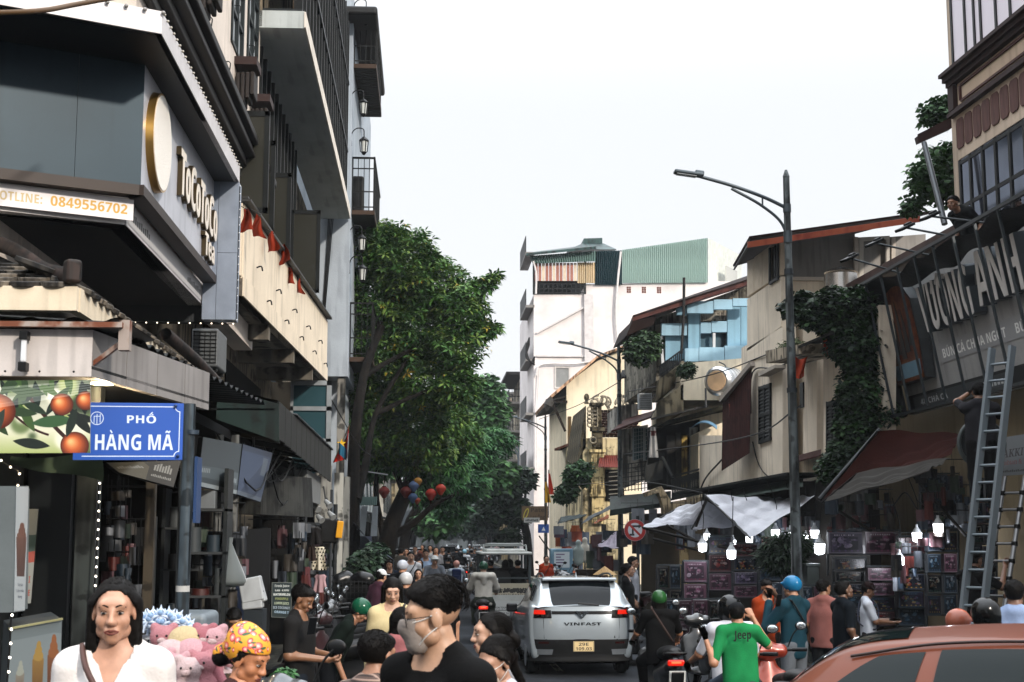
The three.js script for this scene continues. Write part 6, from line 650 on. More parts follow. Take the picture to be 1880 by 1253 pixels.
const sd = new MB(); sd.slab([at(-0.03,0,0),at(-0.03,0,.5),at(-0.03,1,.5),at(-0.03,1,0)],[0,0,-0.01]); sd.build('side_tarpaulin',M('#4a5054',0.6,0,'cloth',0.8),t);
}
[[1560,474,23.5,1665,505],[1606,446,23,1712,470],[1662,418,22.2,1780,440],[1708,397,21.4,1832,412]].forEach(([px,py,d,qx,qy],i) => { const t = thing('floodlight',['lowest black floodlight arm, over the left end of the restaurant sign','second black floodlight arm from the left over the restaurant sign','third black floodlight arm over the restaurant sign, beside the orange roof','highest black floodlight arm, crossing in front of the man on the roof'][i],'floodlight','floodlights on arms over the restaurant sign'),a = P(px,py,d),m = new MB(); m.rbox(a.toArray(),[0.3,0.05,0.2],0.015,0.3,0,0.45); m.rbox([a.x + 0.05,a.y + 0.05,a.z],[0.12,0.07,0.1],0.02,0.3,0,0.45); m.build('head',M('#111417',0.5,0.3),t); const k = new MB(); k.cyl(a,P(qx,qy,d - 1),0.02,0.02,6); k.build('arm',M('#3b4347',0.5,0.4),t); });
{ const t = thing('restaurant_signboard','pale signboard with dark serif lettering beside the ladders at the right edge','sign'); const q = [P(1818,876,19.4),P(1960,866,18.6),P(1960,786,18.6),P(1826,806,19.4)]; print('print',q,canvasTex(512,256,(x,w,h) => { x.fillStyle = '#5d6062'; x.fillRect(0,0,w,h); x.fillStyle = '#2e2a2c'; vtext(x,'MAKKI MASALA',256,140,74,'serif',true,470); x.fillStyle = '#6b3036'; vtext(x,'Arabian & Indian Cuisine',256,190,40,'serif',false,400); x.fillStyle = '#333'; bars(x,200,236,300,14,24); x.strokeStyle = '#333'; x.lineWidth = 5; x.beginPath(); x.moveTo(256,20); x.quadraticCurveTo(230,50,256,72); x.quadraticCurveTo(282,50,256,20); x.stroke(); }),t); const b = new MB(); b.slab(q.map(p => p.clone().add(V(0,0,-0.008))),[0.03,0,-0.08]); b.build('box',M('#4a4e50',0.6),t); }
{ const t = thing('round_mirror_sign','round dark plate hanging behind the ladder','sign'); const a = P(1803,815,19),m = new MB(); m.cyl(a,a.clone().add(V(0.02,0,-0.06)),0.32,0.32,28); m.build('plate',M('#2b3436',0.4),t); const k = new MB(); k.add(new THREE.TorusGeometry(0.32,0.03,6,32),new THREE.Matrix4().setPosition(a.x,a.y,a.z)); k.build('rim',M('#5a6262',0.5),t); }
// ---------- street lamps ----------
function lamp(label,px,d,s = 1) {
const t = thing('street_lamp',label,'street lamp','curved arm street lamps along the right pavement'),x = 6.1,y = 8.3,z = -d,m = new MB(); m.cyl([x,0.1,z],[x,2,z],0.1,0.088,16); m.cyl([x,2,z],[x,y,z],0.088,0.055,16); m.cyl([x,y,z],[x,y + 0.12,z],0.06,0.02,10); m.build('pole',M('#707a82',0.5,0.3,'grime',1.5),t);
const a = new MB(); a.tube([[x,y - 0.55,z],[x - 0.35,y - 0.38,z],[x - 0.9,y - 0.18,z],[x - 1.55,y + 0.0,z]],0.032,8); a.tube([[x,y - 1.05,z],[x - 0.12,y - 0.78,z],[x - 0.45,y - 0.5,z],[x - 0.95,y - 0.22,z]],0.026,8); a.bar([x - 0.42,y - 0.34,z],[x - 0.42,y - 0.53,z],0.025); a.cyl([x,y - 1.15,z],[x,y - 0.95,z],0.075,0.075,12); a.cyl([x,y - 0.62,z],[x,y - 0.48,z],0.07,0.07,12); a.build('arm',M('#5d676e',0.45,0.5),t);
const h = new MB(); h.rbox([x - 1.68,y + 0.03,z],[0.5,0.06,0.2],0.025,0,0,-0.13); h.rbox([x - 1.5,y + 0.03,z],[0.16,0.1,0.16],0.03,0,0,-0.13); h.build('head',M('#5f6a72',0.4,0.4),t); const l = new MB(); l.box([x - 1.72,y + 0.0,z],[0.34,0.015,0.15],0,0,-0.13); l.build('lens',M('#aeb5ba',0.25),t);
const c = new MB(); c.cyl([x,4.6,z],[x,4.68,z],0.09,0.09,12); c.cyl([x,6.6,z],[x,6.7,z],0.078,0.078,12); c.build('collar',M('#454d53',0.5,0.4),t); return t;
}
lamp('nearest tall grey street lamp, its curved arm against the sky',0,23.2); lamp('second grey street lamp, in front of the white building',0,44.3); lamp('farthest grey street lamp, beside the white wall edge by the trees',0,72); { const t = thing('street_lamp','thin far street lamp arm just above the dark trees','street lamp'),a = P(952,1020,95),b = P(952,808,95),m = new MB(); m.cyl(a,b,0.09,0.06); m.build('pole',M('#7d858b',0.5,0.3),t); const k = new MB(); k.tube([P(952,845,95),P(945,825,95),P(925,812,95)],0.05,6); k.tube([P(952,828,95),P(940,815,95),P(912,808,95)],0.05,6); k.build('arm',M('#7d858b',0.5,0.3),t); }
{ const t = thing('round_traffic_sign','round red and white no turning sign on a post before the tarpaulins','traffic sign'),o = P(1166,974,35),m = new MB(); m.cyl(o,o.clone().add(V(0,0,-0.02)),0.27,0.27,32); m.build('plate',M('#8a9093',0.5),t); const R = 0.265,tx = canvasTex(256,256,(x,w) => { x.fillStyle = '#b8bcc2'; x.fillRect(0,0,w,w); x.strokeStyle = '#98201c'; x.lineWidth = 40; x.beginPath(); x.arc(128,128,106,0,7); x.stroke(); x.fillStyle = '#1b1f22'; x.fillRect(80,70,90,24); x.fillRect(90,90,22,90); x.beginPath(); x.moveTo(170,56); x.lineTo(210,82); x.lineTo(170,108); x.fill(); x.fillRect(60,170,60,24); x.strokeStyle = '#98201c'; x.lineWidth = 26; x.beginPath(); x.moveTo(50,50); x.lineTo(206,206); x.stroke(); });
const g = new THREE.CircleGeometry(R,32); g.translate(o.x,o.y,o.z + 0.006); mesh('face',g,new THREE.MeshStandardMaterial({ map: tx,roughness: 0.4 }),t); const p = new MB(); p.cyl([o.x + 0.08,0.1,o.z - 0.08],[o.x + 0.08,o.y + 0.35,o.z - 0.08],0.04,0.04,12); p.build('post',M('#4b5459',0.5,0.4),t); const r = new MB(); r.slab([P(1140,960,35.3),P(1148,960,35.3),P(1145,900,35.3),P(1137,900,35.3)],[0,0,-0.02]); }
// ---------- tarpaulins and poles ----------
const tarpM = new THREE.MeshPhysicalMaterial({ color: C('#b9bbc4'),roughness: 0.6,transmission: 0.15,thickness: 0,map: rep(TX.cloth,'cloth',1.5),bumpMap: rep(TB.cloth,'tarp',1.2),bumpScale: 0.02,side: THREE.DoubleSide });
function tarp(name,label,c,sag,mat,wr = 0.03,edge = darkM) { const t = thing(name,label,'tarpaulin'),f = bil(...c),m = new MB(); m.sheet((u,v) => { const p = f(u,v); p.y -= sag * Math.sin(u * Math.PI) * Math.sin(v * Math.PI) * 1.3; p.y += wr * Math.sin(u * 19 + v * 7) * Math.sin(v * 3.14) + wr * 0.6 * Math.sin(v * 23 - u * 11); return p; },40,30); m.build('sheet',mat,t); const e = new MB(); e.tube([0,0.25,0.5,0.75,1].map(v => { const p = f(0,v); p.y -= 0.01; return p; }),0.02,6); e.build('pole',edge,t); return t; }
tarp('white_tarpaulin','white tarpaulin slung down to a point before the hanging bulbs',[P(1378,988,24.5),P(1497,912,26),P(1420,915,30),P(1294,908,27.5)],0.12,tarpM); tarp('white_tarpaulin','lower grey white tarpaulin reaching left to the round red sign',[P(1180,968,30),P(1290,962,29),P(1298,920,28),P(1250,930,31)],0.06,tarpM); tarp('white_tarpaulin','underside tarpaulin with its shade put into the grey, under the sloping pole',[P(1270,972,27.4),P(1350,968,29),P(1345,945,29),P(1298,920,27.4)],0.03,M('#6d7077',0.7,0,'cloth',1));  // last sheet: shade of the underside is painted into its grey
tarp('red_tarpaulin','dark red tarpaulin stretched under the restaurant sign',[P(1508,917,23.4),P(1745,838,21.4),P(1766,797,22),P(1612,790,22.6)],0.1,M('#542015',0.75,0,'cloth',1,0.01)); tarp('grey_tarpaulin','grey lining tarpaulin under the dark red one',[P(1510,922,23.3),P(1700,868,21.6),P(1745,840,21.35),P(1575,868,22.9)],0.05,M('#5f5c58',0.7,0,'cloth',1)); tarp('pale_tarpaulin','pale mauve tarpaulin corner by the second street lamp pole',[P(1096,1003,40),P(1136,1008,40),P(1136,975,40.5),P(1130,978,40.5)],0.0,M('#a69fac',0.7,0,'cloth',1)); tarp('orange_tarpaulin','orange tarpaulin scrap under the green awnings',[P(1090,962,46),P(1118,952,46),P(1118,945,47),P(1098,955,47)],0.02,M('#a8561f',0.7,0,'cloth',1)); tarp('green_tarpaulin','dull green sheet awning over the far market stalls',[P(1024,962,55),P(1075,948,54),P(1080,942,57),P(1030,950,58)],0.05,M('#30484a',0.7,0,'cloth',1)); tarp('dark_tarpaulin','dark tilted tarpaulin beside the ornate house foot',[P(1068,962,50),P(1130,930,48),P(1128,925,51),P(1080,950,51)],0.03,M('#4a5256',0.7,0,'cloth',1));
[[1182,970,30,1370,1016,26,'long thin dark pole under the lower white tarpaulin'],[1225,965,29.5,1400,1060,27,'dark pole slanting down right below the lower tarpaulin'],[1298,915,27.4,1278,968,27.4,'thick dark ridge pole between the two white tarpaulins'],[1296,915,27.3,1425,1005,25,'dark pole along the edge of the pointed white tarpaulin'],[1505,915,23.4,1615,788,22.6,'bright metal pole along the left edge of the red tarpaulin'],[1612,800,24,1775,985,21.6,'long dark pole slanting down right under the red tarpaulin'],[1500,915,25.2,1600,975,24,'dark wooden pole slanting right of the street lamp'],[1200,990,31,1325,1022,28,'lowest thin pole right of the round red sign'],[990,985,60,1030,1040,56,'thin bamboo pole leaning over the far market']].forEach(([a,b,d,e,f,g,l]) => { const m = new MB(),p = P(a,b,d),q = P(e,f,g); m.cyl(p,q,0.028,0.026,8); const o = m.build('awning_pole',l.includes('metal') ? M('#8d9296',0.4,0.6) : M('#2a2622',0.8,0,'wood',0.5)); tag(o,l,'pole'); });
// ---------- lit bulbs ----------
[[1290,1003,26,1],[1343,1016,25.4,1.05],[1298,984,28,.7],[1346,996,28,.7],[1376,990,28.4,.8],[1424,978,27,.95],[1452,983,27,.95],[1496,979,26.6,1],[1505,1005,25,1.25],[1480,986,28,.6],[1723,968,22,1.15],[1684,984,22.4,1.1],[1652,1029,22.6,1.05]].forEach(([px,py,d,s],i) => {
const t = thing('hanging_bulb',['lit bulb hanging lowest left, below the lower white tarpaulin','lit bulb hanging under the tip of the pointed tarpaulin, left of it','small lit bulb high behind the ridge pole','small lit bulb half hidden by a pole left of the tarpaulin tip','lit bulb hidden just under the tarpaulin tip','lit bulb right of the tarpaulin tip, first of the right row','second lit bulb right of the tarpaulin tip','lit bulb just right of the near street lamp pole, higher one','large lit bulb right of the near street lamp pole, lower one','sliver of a lit bulb directly behind the street lamp pole','rightmost lit bulb beside the ladder','middle lit bulb of the three left of the ladder','lowest lit bulb of the three left of the ladder'][i],'light bulb','lit bulbs over the toy stalls'),o = P(px,py,d),r = 0.085 * s * d / 26 * 0.95;
const b = new MB(); b.cyl([o.x,o.y - r * 1.0,o.z],[o.x,o.y + r * 0.6,o.z],r * 0.9,r,20); b.add(new THREE.SphereGeometry(r * 0.9,20,6,0,6.3,1.57,1.57),new THREE.Matrix4().makeScale(1,0.35,1).setPosition(o.x,o.y - r,o.z)); b.build('bulb',lampMat('#f4f8ff',4),t);
const k = new MB(); k.cyl([o.x,o.y + r * 0.6,o.z],[o.x,o.y + r * 1.7,o.z],r * 1.02,r * 0.35,16); k.cyl([o.x,o.y + r * 1.7,o.z],[o.x,o.y + r * 2.3,o.z],r * 0.3,r * 0.3,8); k.build('cap',M('#b3b6b8',0.5),t); const c = new MB(); c.tube([[o.x,o.y + r * 2.2,o.z],[o.x + 0.03,o.y + 0.5,o.z],[o.x - 0.03 + 0.1 * Math.sin(i),o.y + 1.0,o.z]],0.008,4); c.build('cord',darkM,t);
const L = new THREE.PointLight(0xf0f4ff,0.9,8); L.position.copy(o).add(V(0,-r * 1.5,0)); L.castShadow = true; scene.add(L); });
// ---------- cars: a lofted shell, rear at z = 0, nose toward -z ----------
// st: [z, half sill, half belt, half roof, sill y, belt y, top y]
function carShell(st) {
const S = u => { const f = u * (st.length - 1),i = Math.min(st.length - 2,Math.floor(f)),t = f - i,g = k => { const p = st[Math.max(0,i - 1)][k],a = st[i][k],b = st[i + 1][k],c = st[Math.min(st.length - 1,i + 2)][k]; return 0.5 * (2 * a + (b - p) * t + (2 * p - 5 * a + 4 * b - c) * t * t + (3 * a - p - 3 * b + c) * t * t * t); }; return [0,1,2,3,4,5,6].map(g); };
return (u,v) => { const [z,ws,wm,wr,ys,yb,yt] = S(u),pr = [[ws * 0.9,ys],[ws,ys + 0.06],[wm,ys + (yb - ys) * 0.5],[wm * 0.985,yb],[wr + (wm - wr) * 0.45,yb + (yt - yb) * 0.5],[wr,yt - (yt - yb) * 0.12],[wr * 0.8,yt - (yt - yb) * 0.02],[0,yt + 0.02]],n = pr.length - 1;
const side = v < 0.5 ? -1 : 1,w = (v < 0.5 ? v : 1 - v) * 2 * n,i = Math.min(n - 1,Math.floor(w)),t = w - i,q = k => { const p = pr[Math.max(0,i - 1)][k],a = pr[i][k],b = pr[i + 1][k],c = i + 2 > n ? (k ? pr[n - 1][1] : -pr[n - 1][0]) : pr[i + 2][k]; return 0.5 * (2 * a + (b - p) * t + (2 * p - 5 * a + 4 * b - c) * t * t + (3 * a - p - 3 * b + c) * t * t * t); };
return V(side * q(0),q(1),z); };
}
function patch(f,a,b,c,d,off,n = 10) { const m = new MB(),e = 1e-3; m.sheet((s,t) => { const u = a[0] + (b[0] - a[0]) * s + (d[0] - a[0]) * t + (a[0] - b[0] + c[0] - d[0]) * s * t,v = a[1] + (b[1] - a[1]) * s + (d[1] - a[1]) * t + (a[1] - b[1] + c[1] - d[1]) * s * t,p = f(u,v),nn = f(u + e,v).sub(f(u - e,v)).cross(f(u,v + e).sub(f(u,v - e))).normalize(); if (nn.dot(V(p.x,p.y - 0.8,0)) < 0) nn.negate(); return p.addScaledVector(nn,off); },n,n); return m; }
const tyreM = M('#141516',0.85),rimM = new THREE.MeshStandardMaterial({ color: C('#8b9094'),metalness: 0.8,roughness: 0.35 }),blackM = M('#101214',0.45),redL = new THREE.MeshPhysicalMaterial({ color: C('#7a0f0a'),roughness: 0.15,emissive: C('#ff2a12'),emissiveIntensity: 0.35 }),redOn = new THREE.MeshStandardMaterial({ color: C('#ff5038'),emissive: C('#ff2a10'),emissiveIntensity: 3 });
function wheel(t,x,y,z,r,w) { const m = new MB(); m.add(new THREE.TorusGeometry(r - w * 0.35,w * 0.42,8,24),new THREE.Matrix4().makeScale(1,1,1).multiply(new THREE.Matrix4().makeRotationY(Math.PI / 2)).setPosition(x,y,z)); m.cyl([x - w * 0.45,y,z],[x + w * 0.45,y,z],r * 0.86,r * 0.86,24); const o = m.build('wheel',tyreM,t),k = new MB(); k.cyl([x - w * 0.47,y,z],[x + w * 0.47,y,z],r * 0.6,r * 0.6,20); k.build('rim',rimM,o); }
function plateTex(a,b,bg = '#b9bab6',fg = '#1d1f20') { return canvasTex(256,b ? 150 : 64,(x,w,h) => { x.fillStyle = bg; x.fillRect(0,0,w,h); x.strokeStyle = fg; x.lineWidth = 4; x.strokeRect(6,6,w - 12,h - 12); x.fillStyle = fg; if (b) { vtext(x,a,w / 2,68,64,'sans-serif',true,110 + a.length * 8); vtext(x,b,w / 2,134,64,'sans-serif',true,210); } else vtext(x,a,w / 2,48,46,'sans-serif',true,230); }); }
const rect = (x,y,z,w,h) => [V(x - w / 2,y - h / 2,z),V(x + w / 2,y - h / 2,z),V(x + w / 2,y + h / 2,z),V(x - w / 2,y + h / 2,z)];
const suvSt = [[0,0.76,0.8,0.64,0.42,1.12,1.16],[-0.05,0.82,0.87,0.68,0.3,1.12,1.22],[-0.22,0.84,0.885,0.7,0.26,1.1,1.45],[-0.5,0.84,0.89,0.675,0.26,1.08,1.58],[-1.2,0.84,0.885,0.675,0.25,1.03,1.61],[-2.0,0.84,0.885,0.66,0.25,1.0,1.58],[-2.7,0.84,0.885,0.58,0.25,0.99,1.36],[-3.2,0.84,0.88,0.62,0.26,0.98,1.05],[-3.9,0.83,0.86,0.66,0.28,0.85,0.92],[-4.28,0.72,0.76,0.6,0.34,0.68,0.74]];
function suv(label,pos,ry,col,opt = {}) {
const t = thing('car',label,'car'),f = carShell(suvSt),body = opt.paint || paint(col),m = new MB(); m.sheet(f,72,56); 
const zr = (x,y) => 0.02 + 0.05 * Math.sin(Math.min(1,Math.max(0,(y - 0.35) / 0.8)) * 3.14) - 0.16 * (x / 0.85) ** 4 - 0.03 * (x / 0.85) ** 2,hw = y => 0.8 + 0.05 * Math.sin((y - 0.4) * 4.4);
const rs = (x0,x1,y0,y1,off,skew = 0) => { const k = new MB(); k.sheet((u,v) => { const y = y0 + (y1 - y0) * v,x = (x0 + (x1 - x0) * u) + skew * v; return V(x,y,zr(x,y) + off); },16,8); return k; };
m.sheet((u,v) => { const y = 0.42 + 0.74 * v,x = (u * 2 - 1) * hw(y); return V(x,y,zr(x,y)); },30,16); m.build('body',body,t);
const bp = new MB(); bp.sheet((u,v) => { const y = 0.26 + 0.36 * v,x = (u * 2 - 1) * (0.86 - 0.02 * v); return V(x,y,zr(x * 0.97,y) + 0.05); },30,8,0.1); bp.build('bumper',M('#15181b',0.55),t);
for (const s of [-1,1]) { rs(s * 0.5,s * 0.84,0.37,0.46,0.075,-s * 0.02).build('bumper_trim',M('#7f868c',0.4,0.4),t); rs(s * 0.55,s * 0.72,0.55,0.58,0.06).build('reflector',M('#4a1512',0.2),t); }
const g = patch(f,[0.045,0.44],[0.32,0.435],[0.32,0.565],[0.045,0.56],0.008); g.build('rear_window',glass('#0a0e11',0.03),t); const sp = new MB(); sp.rbox([0,1.585,-0.42],[1.26,0.05,0.34],0.02,0,-0.12); sp.build('spoiler',body,t);
for (const [a,b,c,d] of [[[0.2,0.27],[0.36,0.255],[0.36,0.34],[0.27,0.345]],[[0.38,0.255],[0.54,0.25],[0.54,0.34],[0.38,0.34]],[[0.56,0.25],[0.7,0.245],[0.6,0.34],[0.56,0.34]]]) for (const s of [0,1]) { const k = p => [p[0],s ? 1 - p[1] : p[1]]; patch(f,k(a),k(b),k(c),k(d),0.006,6).build('side_window',glass('#0a0e11',0.04),t); }
patch(f,[0.7,0.44],[0.76,0.43],[0.76,0.57],[0.7,0.56],0.006).build('windscreen',glass('#0a0e11',0.04),t);
for (const s of [-1,1]) { const l = rs(s * 0.5,s * 0.79,0.97,1.1,0.012,s * 0.01).build('tail_light',M('#1d1113',0.15),t),k = rs(s * 0.6,s * 0.8,1.03,1.1,0.018,s * 0.01); k.build('red_lens',redL,l); for (let i = 0; i < 2; i++) rs(s * (0.55 + i * 0.07),s * (0.6 + i * 0.07),0.985,1.03,0.016).build('clear_lens',M('#4a4642',0.1,0.3),l); const wm = new MB(); wm.rbox([s * 0.97,1.02,-2.55],[0.2,0.16,0.1],0.04); wm.build('mirror',blackM,t); const rr = new MB(); rr.tube([[s * 0.57,1.56,-0.4],[s * 0.58,1.66,-0.62],[s * 0.58,1.67,-1.4],[s * 0.56,1.6,-2.1]],0.018,6); rr.build('roof_rail',M('#23272a',0.4,0.4),t); }
rs(-0.5,0.5,1.035,1.085,0.014).build('trim_bar',M('#140909',0.2),t); const em = new MB(); for (const s of [-1,1]) { em.bar([0,0.975,0.085],[s * 0.1,1.085,0.085],0.025); em.bar([s * 0.02,1.02,0.085],[s * 0.05,1.085,0.085],0.018); } em.build('emblem',M('#6e7880',0.25,0.8),t);
if (opt.word) letters(opt.word,V(-0.3,0.85,0.062),V(0.32,0.85,0.062),V(0,1,0),0.035,0.006,M('#23272a',0.3,0.6),t); if (opt.badge) letters(opt.badge,V(0.36,0.635,0.03),V(0.56,0.635,0.022),V(0,1,0),0.03,0.006,M('#2a2e31',0.3,0.6),t);
if (opt.plate) { const k = new MB(); k.rbox([0.02,0.51,0.1],[0.35,0.18,0.02],0.008); const h = k.build('number_plate',M('#8f8a78',0.6),t); print('plate_lettering',rect(0.02,0.51,0.1125,0.335,0.165),plateTex(...opt.plate),h,0.5); }
const se = new MB(); for (const s of [-1,1]) se.tube([[s * 0.62,1.13,0.03],[s * 0.63,0.9,0.055],[s * 0.62,0.63,0.05]].map(q => V(q[0],q[1],zr(q[0],q[1]) + 0.001)),0.004,4); se.tube([[-0.6,0.62],[0,0.62],[0.6,0.62]].map(q => V(q[0],q[1],zr(q[0],q[1]) + 0.001)),0.004,4); se.build('tailgate_seam',darkM,t); const fin = new MB(); fin.add(new THREE.ConeGeometry(0.05,0.12,8),new THREE.Matrix4().makeScale(0.5,1,1.6).setPosition(0,1.66,-0.75)); fin.build('antenna_fin',body,t); const wp = new MB(); wp.rbox([0.12,1.19,-0.02],[0.36,0.04,0.04],0.015,0,0,-0.08); wp.build('wiper',blackM,t);
const un = new MB(); un.bb(-0.75,0.75,0.2,0.4,-0.2,-4.1); un.build('underbody',M('#0c0d0e',0.9),t); for (const [x,z] of [[-0.76,-0.75],[0.76,-0.75],[-0.76,-3.4],[0.76,-3.4]]) wheel(t,x,0.32,z,0.33,0.24);
t.position.copy(pos); t.rotation.y = ry; t.scale.set(0.97,0.955,1); return t;
}
const silver = new THREE.MeshPhysicalMaterial({ color: C('#8f989e'),roughness: 0.28,metalness: 0.35,clearcoat: 0.9,clearcoatRoughness: 0.06 });
suv('silver electric SUV seen from behind in the middle of the street',V(2.52,0,-23),0.01,'#8f979e',{ paint: silver,word: 'VINFAST',badge: 'VFe34',plate: ['29E','109.03','#c2ab7c','#2a2721'] });
suv('dark grey SUV far ahead with its brake lights on',V(1.85,0,-112),0,'#2b2f33',{}); suv('white car parked at the far left kerb',V(-0.4,0,-92),0.5,'#c9cccd',{}); suv('white van like car at the far end of the traffic',V(5.0,0,-130),0,'#c2c6c8',{}); suv('silver car farther ahead beyond the dark grey SUV',V(2.9,0,-150),0,'#9aa0a4',{});
{ // copper hatchback crossing close to the camera
const st = [[0,0.74,0.78,0.6,0.4,0.95,1.0],[-0.12,0.82,0.86,0.6,0.25,0.95,1.12],[-0.5,0.84,0.88,0.57,0.22,0.93,1.39],[-1.0,0.85,0.88,0.57,0.22,0.92,1.47],[-1.7,0.85,0.88,0.58,0.22,0.9,1.49],[-2.4,0.85,0.88,0.56,0.22,0.9,1.44],[-3.0,0.84,0.87,0.6,0.22,0.9,1.15],[-3.3,0.83,0.86,0.62,0.24,0.88,0.98],[-3.9,0.76,0.8,0.6,0.28,0.75,0.84],[-4.1,0.66,0.7,0.5,0.34,0.6,0.66]],f = carShell(st),t = thing('car','copper coloured hatchback crossing close by, its glossy roof filling the bottom right corner','car');
const cp = new THREE.MeshPhysicalMaterial({ color: C('#5a2811'),roughness: 0.42,metalness: 0.15,specularIntensity: 0.4,clearcoat: 0.3,clearcoatRoughness: 0.06 }),m = new MB(); m.sheet(f,90,90); m.build('body',cp,t); for (const [a,b,c,d] of [[[0.16,0.27],[0.3,0.255],[0.32,0.352],[0.27,0.348]],[[0.32,0.255],[0.46,0.25],[0.46,0.355],[0.335,0.355]],[[0.475,0.25],[0.66,0.245],[0.56,0.345],[0.475,0.355]]]) for (const s of [0,1]) { const k = p => [p[0],s ? 1 - p[1] : p[1]]; patch(f,k(a),k(b),k(c),k(d),0.006,10).build('side_window',glass('#0d1516',0.03),t); } patch(f,[0.1,0.44],[0.3,0.43],[0.3,0.57],[0.1,0.56],0.006).build('rear_window',glass('#0d1516',0.04),t); for (const s of [-1,1]) { const k = new MB(); k.tube([[s * 0.58,1.36,-0.55],[s * 0.575,1.435,-1.0],[s * 0.575,1.455,-1.7],[s * 0.57,1.41,-2.3]],0.008,5); k.build('roof_seam',M('#3a231b',0.5),t); } for (const [x,z] of [[-0.75,-0.75],[0.75,-0.75],[-0.75,-3.2],[0.75,-3.2]]) wheel(t,x,0.3,z,0.3,0.2);
t.position.set(1.95,0.23,-8.15); t.rotation.y = -Math.PI / 2 - 0.42; }
{ // open sided electric tram
const t = thing('electric_tram','open white sightseeing electric cart with a dark mural panel on its rear','electric cart'),wh = M('#b9bbb6',0.5),gm = M('#5c6669',0.5,0.3),r = new MB(); r.rbox([0,2.0,-1.8],[1.5,0.08,3.9],0.035); r.rbox([0,2.07,-1.7],[1.15,0.1,3.0],0.045); r.build('roof',wh,t); const rk = new MB(); for (const x of [-0.62,0.62]) rk.tube([[x,2.05,-0.5],[x,2.2,-0.6],[x,2.22,-1.2],[x,2.2,-3]],0.025,6); for (const z of [-0.6,-1.6,-2.6]) rk.bar([-0.62,2.22,z],[0.62,2.22,z],0.04); rk.rbox([0,2.26,-1.4],[1.0,0.05,1.6],0.02); rk.build('roof_rack',M('#8f9491',0.5),t);
const p = new MB(); for (const x of [-0.68,0.68]) for (const z of [0,-1.7,-3.4]) p.rbox([x,1.35,z],[0.07,1.3,0.07],0.02); p.bar([-0.68,1.3,0],[0.68,1.3,0],0.04); p.build('post',gm,t); const b = new MB(); b.rbox([0,0.62,-1.8],[1.4,0.5,3.7],0.06); b.build('chassis',wh,t); const bp = new MB(); bp.rbox([0,0.9,0.02],[1.36,0.5,0.05],0.02); bp.build('rear_panel',M('#a29a86',0.6),t);
print('mural',rect(0,0.92,0.047,1.32,0.44),canvasTex(512,176,(x,w,h) => { x.fillStyle = '#a29a86'; x.fillRect(0,0,w,h); x.fillStyle = '#1e1d1a'; for (let i = 0; i < 240; i++) { x.beginPath(); x.arc(rnd(w),55 + rnd(45),4 + rnd(9),0,7); x.fill(); } for (let i = 0; i < 26; i++) x.fillRect(10 + i * 19 + rnd(8),110 + rnd(10),4 + rnd(4),20 + rnd(26)); }),t); print('lettering_panel',rect(0,0.5,0.056,1.3,0.3),canvasTex(512,120,(x,w,h) => { x.fillStyle = '#aeb0ad'; x.fillRect(0,0,w,h); x.fillStyle = '#151718'; x.font = 'italic bold 64px serif'; x.fillText('Li',40,56); x.fillText('na',400,56); vtext(x,'GREEN TOUR',180,84,28); bars(x,240,108,330,14,26); }),t); const np = new MB(); np.rbox([-0.15,0.3,0.06],[0.52,0.12,0.02],0.006); const h = np.build('number_plate',wh,t); print('plate_lettering',rect(-0.15,0.3,0.0715,0.5,0.11),plateTex('29HC-000.39'),h); const se = new MB(); for (const z of [-0.5,-1.5,-2.5]) { se.rbox([0,0.95,z],[1.2,0.12,0.4],0.04); se.rbox([0,1.25,z + 0.2],[1.2,0.5,0.08],0.03); } se.build('bench_seat',M('#2b2826',0.7),t); for (const [x,z] of [[-0.62,-0.5],[0.62,-0.5],[-0.62,-3.2],[0.62,-3.2]]) wheel(t,x,0.25,z,0.26,0.16); t.scale.setScalar(0.9); t.position.set(2.1,0,-37); }
// ---------- scooters ----------
const c3 = (a,b,ra,rb,s) => ({ a,b,ra,rb,s });
const shellG = blob([c3([0,0.6,0.05],[0,0.74,0.66],0.13,0.07),c3([-0.07,0.55,0.1],[-0.05,0.66,0.5],0.1,0.06),c3([0.07,0.55,0.1],[0.05,0.66,0.5],0.1,0.06),c3([0,0.42,-0.05],[0,0.5,0.3],0.12,0.12)],0.02,0.05),shieldG = blob([c3([-0.1,0.42,-0.5],[-0.13,0.72,-0.58],0.12,0.11,[1,1,0.4]),c3([0.1,0.42,-0.5],[0.13,0.72,-0.58],0.12,0.11,[1,1,0.4]),c3([0,0.5,-0.56],[0,0.88,-0.62],0.13,0.1,[1,1,0.7]),c3([0,0.32,-0.2],[0,0.32,-0.5],0.14,0.14,[1,0.3,1]),c3([0,0.42,-0.78],[0,0.55,-0.66],0.07,0.07)],0.02,0.05),cowlG = blob([c3([-0.13,1.02,-0.55],[0.13,1.02,-0.55],0.075,0.075),c3([0,0.98,-0.62],[0,1.06,-0.56],0.1,0.07)],0.02,0.04),seatG = blob([c3([0,0.76,-0.12],[0,0.82,0.3],0.12,0.13,[1,0.6,1]),c3([0,0.83,0.3],[0,0.86,0.62],0.13,0.09,[1,0.55,1])],0.02,0.05);
const seatM = M('#1a1b1d',0.5,0,'cloth',0.5,0.004);
